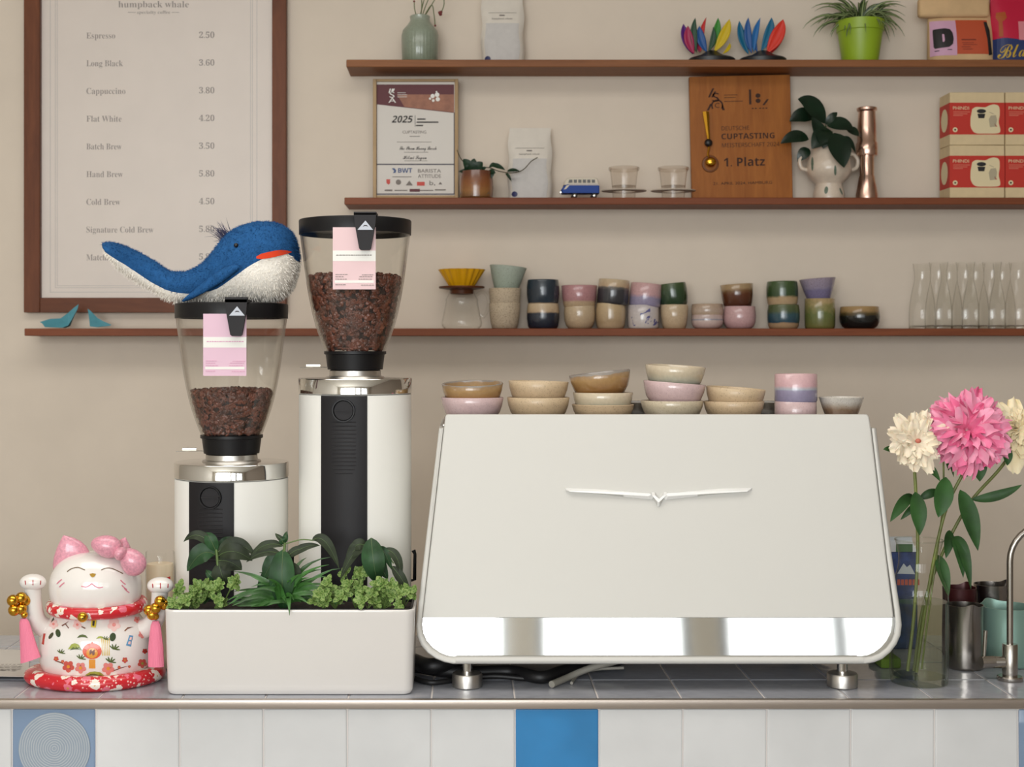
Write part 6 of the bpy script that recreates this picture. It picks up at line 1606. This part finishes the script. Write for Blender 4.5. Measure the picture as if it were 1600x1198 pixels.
# nerve plants: small pale veined leaves in rosettes
m, nt, b = new_mat('nerve_leaf'); v = coords(nt); vo = N(nt, 'ShaderNodeTexVoronoi', feature='DISTANCE_TO_EDGE'); vo.inputs['Scale'].default_value = 230; nt.links.new(v, vo.inputs[0])
c = ramp(nt, vo.outputs[0], [(.02, (160, 178, 108)), (.14, (104, 134, 62)), (.5, (82, 116, 50))]); c = mixc(nt, math_n(nt, 'MULTIPLY', noise(nt, v, 14, 2), .55), c, (62, 96, 42)); nt.links.new(c, b.inputs[0]); b.inputs['Roughness'].default_value = .5; b.inputs['Specular IOR Level'].default_value = .25
for (cx_, cy_, cr_, cnt, dy) in ((300, 932, 26, 26, -.02), (346, 922, 28, 30, -.02), (285, 945, 20, 14, -.03), (524, 925, 26, 30, -.02), (556, 912, 26, 26, -.005), (508, 938, 18, 14, -.03), (598, 930, 32, 36, -.022), (630, 928, 18, 16, -.01), (575, 940, 16, 10, -.035)):
    cl = thing('nerve_plant', None, None, (0, 0, 0)); cl.parent = planter; cl['_base'] = planter['_base']
    q = MB(); c0 = PL(cx_, 952, dy)
    lv = MB()
    for k in range(int(cnt * .42)):
        a = R_.uniform(0, 2 * PI); rr_ = math.sqrt(R_.random()) * cr_; px_, py_ = cx_ + rr_ * math.cos(a), cy_ + rr_ * math.sin(a) * .8
        p = PL(px_, min(py_, 944), dy + R_.uniform(-.014, .012)); q.tube([c0, (c0 + p) / 2 + Vector((0, 0, .003)), p], .0008, 5)
        ax_ = Vector((R_.uniform(-.6, .6), -.8, R_.uniform(.2, .9))).normalized(); u_ = ax_.orthogonal().normalized(); w2 = ax_.cross(u_); nl = R_.randint(5, 7); b0 = R_.uniform(0, 6)
        for j in range(nl):
            b_ = b0 + 2 * PI * j / nl; inner_ = j % 2
            d_ = (u_ * math.cos(b_) + w2 * math.sin(b_)) + ax_ * (.7 if inner_ else .25); L_ = R_.uniform(.012, .017) * (.72 if inner_ else 1)
            lv.leaf(p, p + d_.normalized() * L_, L_ * R_.uniform(.58, .72), ax_, ax_ * .0012, .15, 6, .55)
    so = obj('stem', q, M_gstem, None); so.data.transform(Matrix.Translation(-Vector(planter['_base']))); so.parent = cl
    lo = obj('foliage', lv, m, None, smooth=60); lo.data.transform(Matrix.Translation(-Vector(planter['_base']))); lo.parent = cl
# ------------------------------------------------------------------ flower vase
YVS = 2.36
KV = F / YVS; zv = lambda py: CAMZ - (py - HZ) / KV
X = W(1436, 0, YVS).x
vase = thing('flower_vase', 'ribbed clear glass vase half full of water, holding the peonies', 'vase', (X, YVS, Z0))
r = lambda q_: q_ / KV
M_vglass = thin_glass('vase_glass', (251, 252, 250), (222, 226, 220), .03)
rib = lambda a, z: 1 + .022 * abs(math.sin(a * 17)) * (1 if z < zv(915) else max(0, 1 - (z - zv(915)) / .02))
prof = [(0, Z0 + .002), (r(38), Z0 + .001), (r(42), Z0 + .004), (r(43.5), zv(1040)), (r(43.5), zv(960)), (r(43), zv(925)), (r(40), zv(910)), (r(34.5), zv(895)), (r(31.5), zv(880)), (r(31.5), zv(864)), (r(34.5), zv(850)), (r(36.5), zv(843))]
sp = spline([Vector((a, b_, 0)) for a, b_ in prof], 3)
obj('glass_wall', MB().lathe([(max(0, p.x), p.y) for p in sp], 136, (X, YVS, 0), mod=rib), M_vglass, vase)
obj('lip', torus(0, 0, 1, 1, 1, 0).__class__().tube([(X + r(36.5) * math.cos(2 * PI * k / 48), YVS + r(36.5) * math.sin(2 * PI * k / 48), zv(843)) for k in range(49)], .0013, 6, cap=False), M_vglass, vase)
obj('glass_base', MB().lathe([(0, Z0), (r(40), Z0), (r(42), Z0 + .004), (r(38), Z0 + .012), (0, Z0 + .009)], 64, (X, YVS, 0)), M_vglass, vase)
M_water = thin_glass('vase_water', (234, 238, 228), (206, 212, 196), .02, 1.33)
obj('water', MB().lathe([(0, Z0 + .012), (r(40.5), Z0 + .012), (r(42), zv(1040)), (r(42), zv(938)), (0, zv(938))], 48, (X, YVS, 0)), M_water, vase)

# ------------------------------------------------------------------ peonies
M_stemg = plain('peony_stem', (104, 112, 52), .5, var=.2, vscale=30); M_pleaf = plain('peony_leaf', (44, 76, 36), .45, var=.28, vscale=18, spec=.25)
def petal_m(name, c1, c2, r_=.6):
    m, nt, b = new_mat(name); v = coords(nt)
    nt.links.new(ramp(nt, noise(nt, v, 28, 3), [(.3, c1), (.7, c2)]), b.inputs[0]); b.inputs['Roughness'].default_value = r_; b.inputs['Specular IOR Level'].default_value = .2
    b.inputs['Subsurface Weight'].default_value = .25; b.inputs['Subsurface Radius'].default_value = (.006, .003, .003); return m
M_cpet = petal_m('cream_petal', (236, 222, 196), (244, 232, 212)); M_ppet = petal_m('pink_petal', (234, 138, 172), (244, 176, 198)); M_ppet2 = petal_m('deep_pink_petal', (222, 92, 138), (238, 140, 174)); M_cpet2 = petal_m('ivory_petal', (236, 220, 180), (244, 230, 200))
def petal(mb, c, d, side, L, Wd, cup_, ruf, R_, n=8, m_=6):
    """a ruffled spoon shaped petal growing from c along d"""
    d = d.normalized(); side = (side - d * side.dot(d)).normalized(); up = side.cross(d)
    vs = []; ph = R_.uniform(0, 6)
    for i in range(n + 1):
        t = i / n; w_ = Wd * math.sin(PI * (.1 + .74 * t)) ** .65
        for k in range(m_ + 1):
            s_ = k / m_ * 2 - 1
            z_ = cup_ * L * (t * t) * 1.0 + cup_ * L * .5 * s_ * s_ * t + ruf * L * t * t * math.sin(s_ * 5 + ph) + ruf * L * .6 * t * math.sin(s_ * 9 + ph * 2)
            end = L * t * (1 - .09 * s_ * s_ - (.05 * math.sin(s_ * 7 + ph) if t > .7 else 0))
            vs.append(c + d * end + side * (w_ * s_ / 2) + up * z_)
    fs = [(i * (m_ + 1) + k, i * (m_ + 1) + k + 1, (i + 1) * (m_ + 1) + k + 1, (i + 1) * (m_ + 1) + k) for i in range(n) for k in range(m_)]
    mb.add(vs, fs)
def head(root, c, face, R, layers, mats, seed, center=None):
    """flower head: layers of (count, tilt from the facing axis, length, width, cup, ruffle, material index, start radius)"""
    R_ = random.Random(seed); face = face.normalized(); u = face.orthogonal().normalized(); w_ = face.cross(u)
    mbs = [MB() for _ in mats]
    for li, (cnt, tilt, L, Wd, cup_, ruf, mi, r0) in enumerate(layers):
        for k in range(cnt):
            a = 2 * PI * (k + .5 * (li % 2) + R_.uniform(-.25, .25)) / cnt; rad = u * math.cos(a) + w_ * math.sin(a)
            t = tilt + R_.uniform(-.14, .14); d = face * math.cos(t) + rad * math.sin(t)
            petal(mbs[mi], c + rad * r0 * R + face * R_.uniform(-.04, .04) * R, d, face.cross(rad), L * R * R_.uniform(.85, 1.12), Wd * R * R_.uniform(.85, 1.15), cup_, ruf, R_)
    for mb, m_ in zip(mbs, mats):
        if mb.v: obj('petals', mb, m_, root, smooth=80)
    if center: obj('flower_centre', MB().ball(c + face * center[1], center[0], 14, 10, 1, 1, .8), center[2], root)
def flower(name, label, stem, leaves, sr=.0028):
    root = thing(name, label, 'flower', Vector(stem[0]), 'peonies in the glass vase')
    obj('stem', MB().tube(spline(stem, 6), sr, 8), M_stemg, root)
    for a, b_, w_, bw, nn in leaves:
        obj('leaf', MB().leaf(W(*a), W(*b_), S(w_, YVS), nn, Vector((0, S(-4, YVS), S(bw, YVS))), .2, 12, .45), M_pleaf, root, smooth=60)
    return root
V = YVS
fn = (0, -1, .25)
f1 = flower('peony', 'cream peony opened flat, nearest the machine', [W(1418, 1048, V - .02), W(1428, 960, V - .015), W(1434, 860, V - .012), W(1431, 770, V - .012), W(1428, 722, V - .012)], [
    ((1430, 768, V - .014), (1437, 836, V - .03), 26, 2, fn), ((1425, 772, V), (1391, 815, V - .02), 18, 6, fn), ((1436, 780, V), (1470, 768, V), 14, 4, fn), ((1434, 785, V), (1407, 812, V), 10, 2, fn), ((1432, 724, V - .01), (1469, 752, V - .02), 14, 8, fn), ((1428, 724, V), (1450, 722, V), 10, 3, fn), ((1395, 704, V), (1380, 702, V - .01), 9, 2, fn), ((1440, 722, V), (1446, 738, V), 7, 0, fn)])
c1 = W(1431, 690, V - .022)
head(f1, c1, Vector((.02, -1, .18)), S(46, V), [(11, 1.42, 1.0, .50, .04, .05, 0, .05), (10, 1.2, .88, .46, .08, .06, 0, .05), (9, .95, .72, .42, .12, .09, 0, .04), (9, .65, .46, .3, .2, .1, 0, .03), (5, 1.6, .85, .6, -.1, .08, 0, .05)], [M_cpet], 2, (S(4.5, V), .012, plain('peony_heart', (196, 110, 90), .6)))
f2 = flower('peony', 'full bright pink peony standing tallest over the vase', [W(1432, 1050, V + .012), W(1446, 950, V + .008), W(1462, 860, V), W(1480, 790, V - .006), W(1507, 735, V - .01), W(1517, 712, V - .01)], [
    ((1478, 745, V - .015), (1466, 808, V - .025), 30, 0, fn), ((1500, 765, V), (1528, 860, V - .02), 28, 6, fn), ((1524, 712, V - .012), (1531, 752, V - .025), 26, 3, fn), ((1504, 716, V), (1490, 722, V), 10, 2, fn), ((1505, 715, V), (1511, 745, V), 12, 0, fn)])
c2 = W(1511, 673, V - .012); K = S(56, V)
head(f2, c2, Vector((-.05, -1, .35)), K, [(9, 1.8, .80, .80, .16, .06, 0, .10), (10, 1.42, .94, .82, .18, .07, 0, .12), (10, 1.12, .88, .76, .34, .09, 0, .14), (9, .86, .80, .70, .46, .11, 1, .16), (9, .62, .76, .62, .50, .13, 0, .18), (7, .40, .70, .56, .50, .14, 1, .16), (6, .22, .64, .50, .5, .15, 0, .12), (5, .1, .52, .46, .5, .2, 1, .04), (4, .5, .56, .4, .5, .2, 0, .03), (7, .70, .84, .50, .42, .15, 0, .26), (7, 1.0, .90, .54, .34, .14, 0, .28), (6, 1.3, .92, .5, .26, .13, 1, .26)], [M_ppet, M_ppet2], 5)
f3 = flower('peony', 'ivory peony behind the pink one, cut by the photo edge', [W(1428, 1048, V + .028), W(1442, 950, V + .03), W(1470, 870, V + .03), W(1512, 790, V + .03), W(1560, 735, V + .03), W(1582, 705, V + .03)], [
    ((1517, 780, V + .02), (1597, 757, V), 16, -5, fn), ((1571, 695, V + .01), (1574, 727, V), 16, 0, fn), ((1462, 866, V + .01), (1482, 932, V - .01), 20, 8, fn), ((1490, 838, V + .01), (1505, 902, V - .01), 20, 14, fn), ((1492, 838, V + .01), (1517, 920, V - .015), 18, 18, fn), ((1484, 828, V + .02), (1478, 872, V), 16, 4, fn)])
c3 = W(1590, 672, V + .02)
head(f3, c3, Vector((.15, -1, .3)), S(46, V), [(10, 1.5, 1.0, .62, .05, .08, 0, .05), (10, 1.2, .85, .5, .12, .1, 0, .05), (12, .9, .62, .3, .2, .12, 0, .06), (12, .6, .5, .22, .25, .14, 0, .05), (9, .3, .4, .18, .3, .16, 0, .04)], [M_cpet2], 8)
q = MB()
petal(q, W(1586, 690, V + .01), Vector((-.05, -.2, -1)), Vector((1, .1, 0)), S(50, V), S(34, V), .05, .05, random.Random(3)); petal(q, W(1560, 700, V + .02), Vector((-.6, -.1, -.6)), Vector((.7, .1, -.7)), S(32, V), S(26, V), .05, .05, random.Random(4))
obj('hanging_petals', q, M_cpet2, f3, smooth=80)
bd = flower('peony_bud', 'thin peony stem with a small dark bud between the cream and pink flowers', [W(1440, 1045, V + .0), W(1452, 950, V), W(1466, 850, V + .006), W(1474, 780, V + .008), W(1474, 705, V + .008)], [((1479, 708, V), (1482, 735, V), 9, 0, fn), ((1471, 702, V), (1462, 680, V), 12, 2, fn), ((1476, 700, V), (1490, 745, V), 8, 4, fn)], .0016)
bd['category'] = 'flower bud'; del bd['group']
obj('bud', MB().ball(W(1475, 703, V + .006), S(5.5, V), 12, 8), plain('dark_bud', (88, 32, 40), .5), bd)

# ------------------------------------------------------------------ packets, pitchers and the tap
M_pk1 = plain('blue_packet_print', (44, 62, 112), .45, var=.3, vscale=40); M_pk2 = plain('orange_packet_print', (196, 94, 70), .5); M_pk3 = plain('packet_white', (206, 210, 214), .5); M_pkg = plain('packet_green', (70, 108, 66), .5)
YPk = 2.62
pk = thing('milk_carton', 'blue carton with a white peak and orange print behind the vase', 'carton', (W(1428, 0, YPk).x, YPk + .03, Z0))
kx = lambda px: W(px, 0, YPk).x; kz = lambda py: CAMZ - (py - HZ) / F * YPk
q = MB().rbox((kx(1384), YPk, Z0), (kx(1434), YPk + .065, kz(862)), .002, 1); bdy = obj('carton_body', q, M_pk1, pk)
q = MB().prism([(YPk, kz(862)), (YPk + .065, kz(862)), (YPk + .036, kz(848)), (YPk + .036, kz(842)), (YPk + .029, kz(842)), (YPk + .029, kz(848))], kx(1385), kx(1433)); q.v = [Vector((v.y, v.x, v.z)) for v in q.v]; obj('gable_top', q, M_pk3, pk, smooth=0)
q = MB(); quad(q, 1400, 850, 1426, 862, YPk - .0005); obj('green_print', q, M_pkg, bdy, smooth=0)
q = MB(); poly(q, [(1402, 896), (1412, 880), (1417, 886), (1422, 882), (1430, 897)], YPk - .0005); obj('white_peak', q, M_pk3, bdy, smooth=0)
q = MB(); 
for x in range(1402, 1438, 6): quad(q, x, 905, x + 4.5, 914, YPk - .0005)
obj('orange_print', q, M_pk2, bdy, smooth=0)
gp = obj('green_sponge', MB().rbox((W(1366, 0, 2.5).x, 2.46, Z0), (W(1398, 0, 2.5).x, 2.54, Z0 + .018), .004, 2), plain('green_sponge', (96, 122, 40), .9, bmp=.5, bscale=300), loc=(W(1382, 0, 2.5).x, 2.5, Z0)); tag(gp, 'green sponge under the machine edge beside the vase', 'sponge')

M_psteel = plain('pitcher_steel', (150, 144, 138), .24, 1.0, bmp=.03, bscale=160, scale=(1, 1, .02)); M_pin = plain('pitcher_inside', (120, 110, 104), .3, 1.0)
M_tealp = plain('teal_enamel_steel', (140, 172, 160), .36, .45); M_reflp = plain('pitcher_reflection', (70, 26, 28), .35, .3)  # second one: back pitcher's dark interior and reflection put into its colour
def pitcher(cx, hw, ytop, Y, mat, label, spout=-PI / 2, dip=.0, handle=None, flare=1.0):
    K = F / Y; x = (cx - CX) / K; R = hw / K; zt_ = CAMZ - (ytop - HZ) / K; H = zt_ - Z0
    root = thing('milk_pitcher', label, 'milk pitcher', (x, Y, Z0), 'steel milk pitchers beside the tap')
    n = 64; prof = [(.0, 0), (.93, 0), (.985, .012), (1, .04), (1.0, .35), (.985, .55), (.965, .75), (.97, .9), (.985 * flare, 1.0)]
    vs = []; fs = []; rings = []
    full = [(a, b_, 0) for a, b_ in prof] + [(a - .035, b_, 1) for a, b_ in prof[:0:-1] if b_ > .02] + [(0, .03, 1)]
    for a, h_, ins in full:
        ring = []
        if a <= 0: ring = [len(vs)]; vs.append(Vector((x, Y, Z0 + H * h_)))
        else:
            for k in range(n):
                t = 2 * PI * k / n; dl = abs((t - spout + PI) % (2 * PI) - PI); g_ = math.exp(-(dl / .28) ** 2); top_ = max(0, (h_ - .55) / .45)
                ou = 1 + .16 * g_ * top_ ** 2
                vz = h_ + (.05 * g_ * top_ ** 2 - dip * math.exp(-(dl / .9) ** 2) * top_ ** 3)
                ring.append(len(vs)); vs.append(Vector((x + R * a * ou * math.cos(t), Y + R * a * ou * math.sin(t), Z0 + H * vz)))
        rings.append(ring)
    for A, B in zip(rings, rings[1:]):
        for k in range(n):
            k2 = (k + 1) % n
            if len(A) == 1: fs.append((A[0], B[k2], B[k]))
            elif len(B) == 1: fs.append((A[k], A[k2], B[0]))
            else: fs.append((A[k], A[k2], B[k2], B[k]))
    obj('pitcher_body', MB().add(vs, fs), mat, root, smooth=60)
    if handle is not None:
        d = Vector((math.cos(handle), math.sin(handle), 0)); c = Vector((x, Y, Z0))
        P_ = [c + d * R * .98 + Vector((0, 0, H * .9)), c + d * R * 1.4 + Vector((0, 0, H * .92)), c + d * R * 1.55 + Vector((0, 0, H * .6)), c + d * R * 1.4 + Vector((0, 0, H * .22)), c + d * R * 1.0 + Vector((0, 0, H * .2))]
        obj('handle', MB().tube(spline(P_, 5), .0035, 8), mat, root)
    return root
pitcher(1507, 29, 944, 2.47, M_psteel, 'brushed steel milk pitcher with its spout toward the room, beside the vase', -PI / 2 + .05, .0, PI / 2 - .3)
pitcher(1499, 26, 917, 2.57, M_reflp, 'back pitcher behind the brushed steel one, dark inner shade and reflection in its colour', -PI / 2 + 2.4, 0)
pitcher(1549, 27, 912, 2.60, M_psteel, 'taller polished steel pitcher behind the teal one', .35, .0, PI)
pitcher(1574, 42, 946, 2.50, M_tealp, 'wide teal steel pitcher behind the tap', PI * .6, .0)
YTP = 2.375; KT = F / YTP; zt2 = lambda py: CAMZ - (py - HZ) / KT; xt = lambda px: (px - CX) / KT
tap = thing('water_tap', 'slim brushed steel gooseneck water tap with a side lever', 'tap', (xt(1578), YTP, Z0))
X = xt(1578)
obj('base_flange', MB().lathe([(0, Z0), (19 / KT, Z0), (19.5 / KT, Z0 + .0015), (19.5 / KT, Z0 + .006), (18 / KT, Z0 + .0075), (0, Z0 + .0075)], 40, (X, YTP, 0)), M_steel, tap)
obj('tap_body', MB().lathe([(0, Z0 + .007), (11.2 / KT, Z0 + .007), (11.6 / KT, zt2(1050)), (11.6 / KT, zt2(1006.5)), (10.8 / KT, zt2(1005.5)), (0, zt2(1005.5))], 36, (X, YTP, 0)), M_steel, tap)
pts = [Vector((X, YTP, zt2(1008))), Vector((X, YTP, zt2(900)))]
pts += [Vector((X + (56 - 56 * math.cos(a)) / KT, YTP - .0, zt2(876) + 56 * math.sin(a) / KT)) for a in [PI * k / 16 for k in range(17)]] + [Vector((X + 112 / KT, YTP, zt2(892)))]
obj('gooseneck', MB().tube(pts, 4.9 / KT, 16), M_steel, tap)
va = MB().tube([(xt(1568), YTP, zt2(1034)), (xt(1554), YTP, zt2(1034))], 9.2 / KT, 20); obj('valve', va, M_steel, tap)
va = MB().tube([(xt(1553), YTP, zt2(1034)), (xt(1532), YTP - .002, zt2(1034))], 9.6 / KT, 20); kb = obj('lever_hub', va, M_steel, tap)
obj('lever', MB().tube([(xt(1537.5), YTP, zt2(1028)), (xt(1540), YTP, zt2(985))], [2.6 / KT, 3.4 / KT], 12), M_steel, kb)
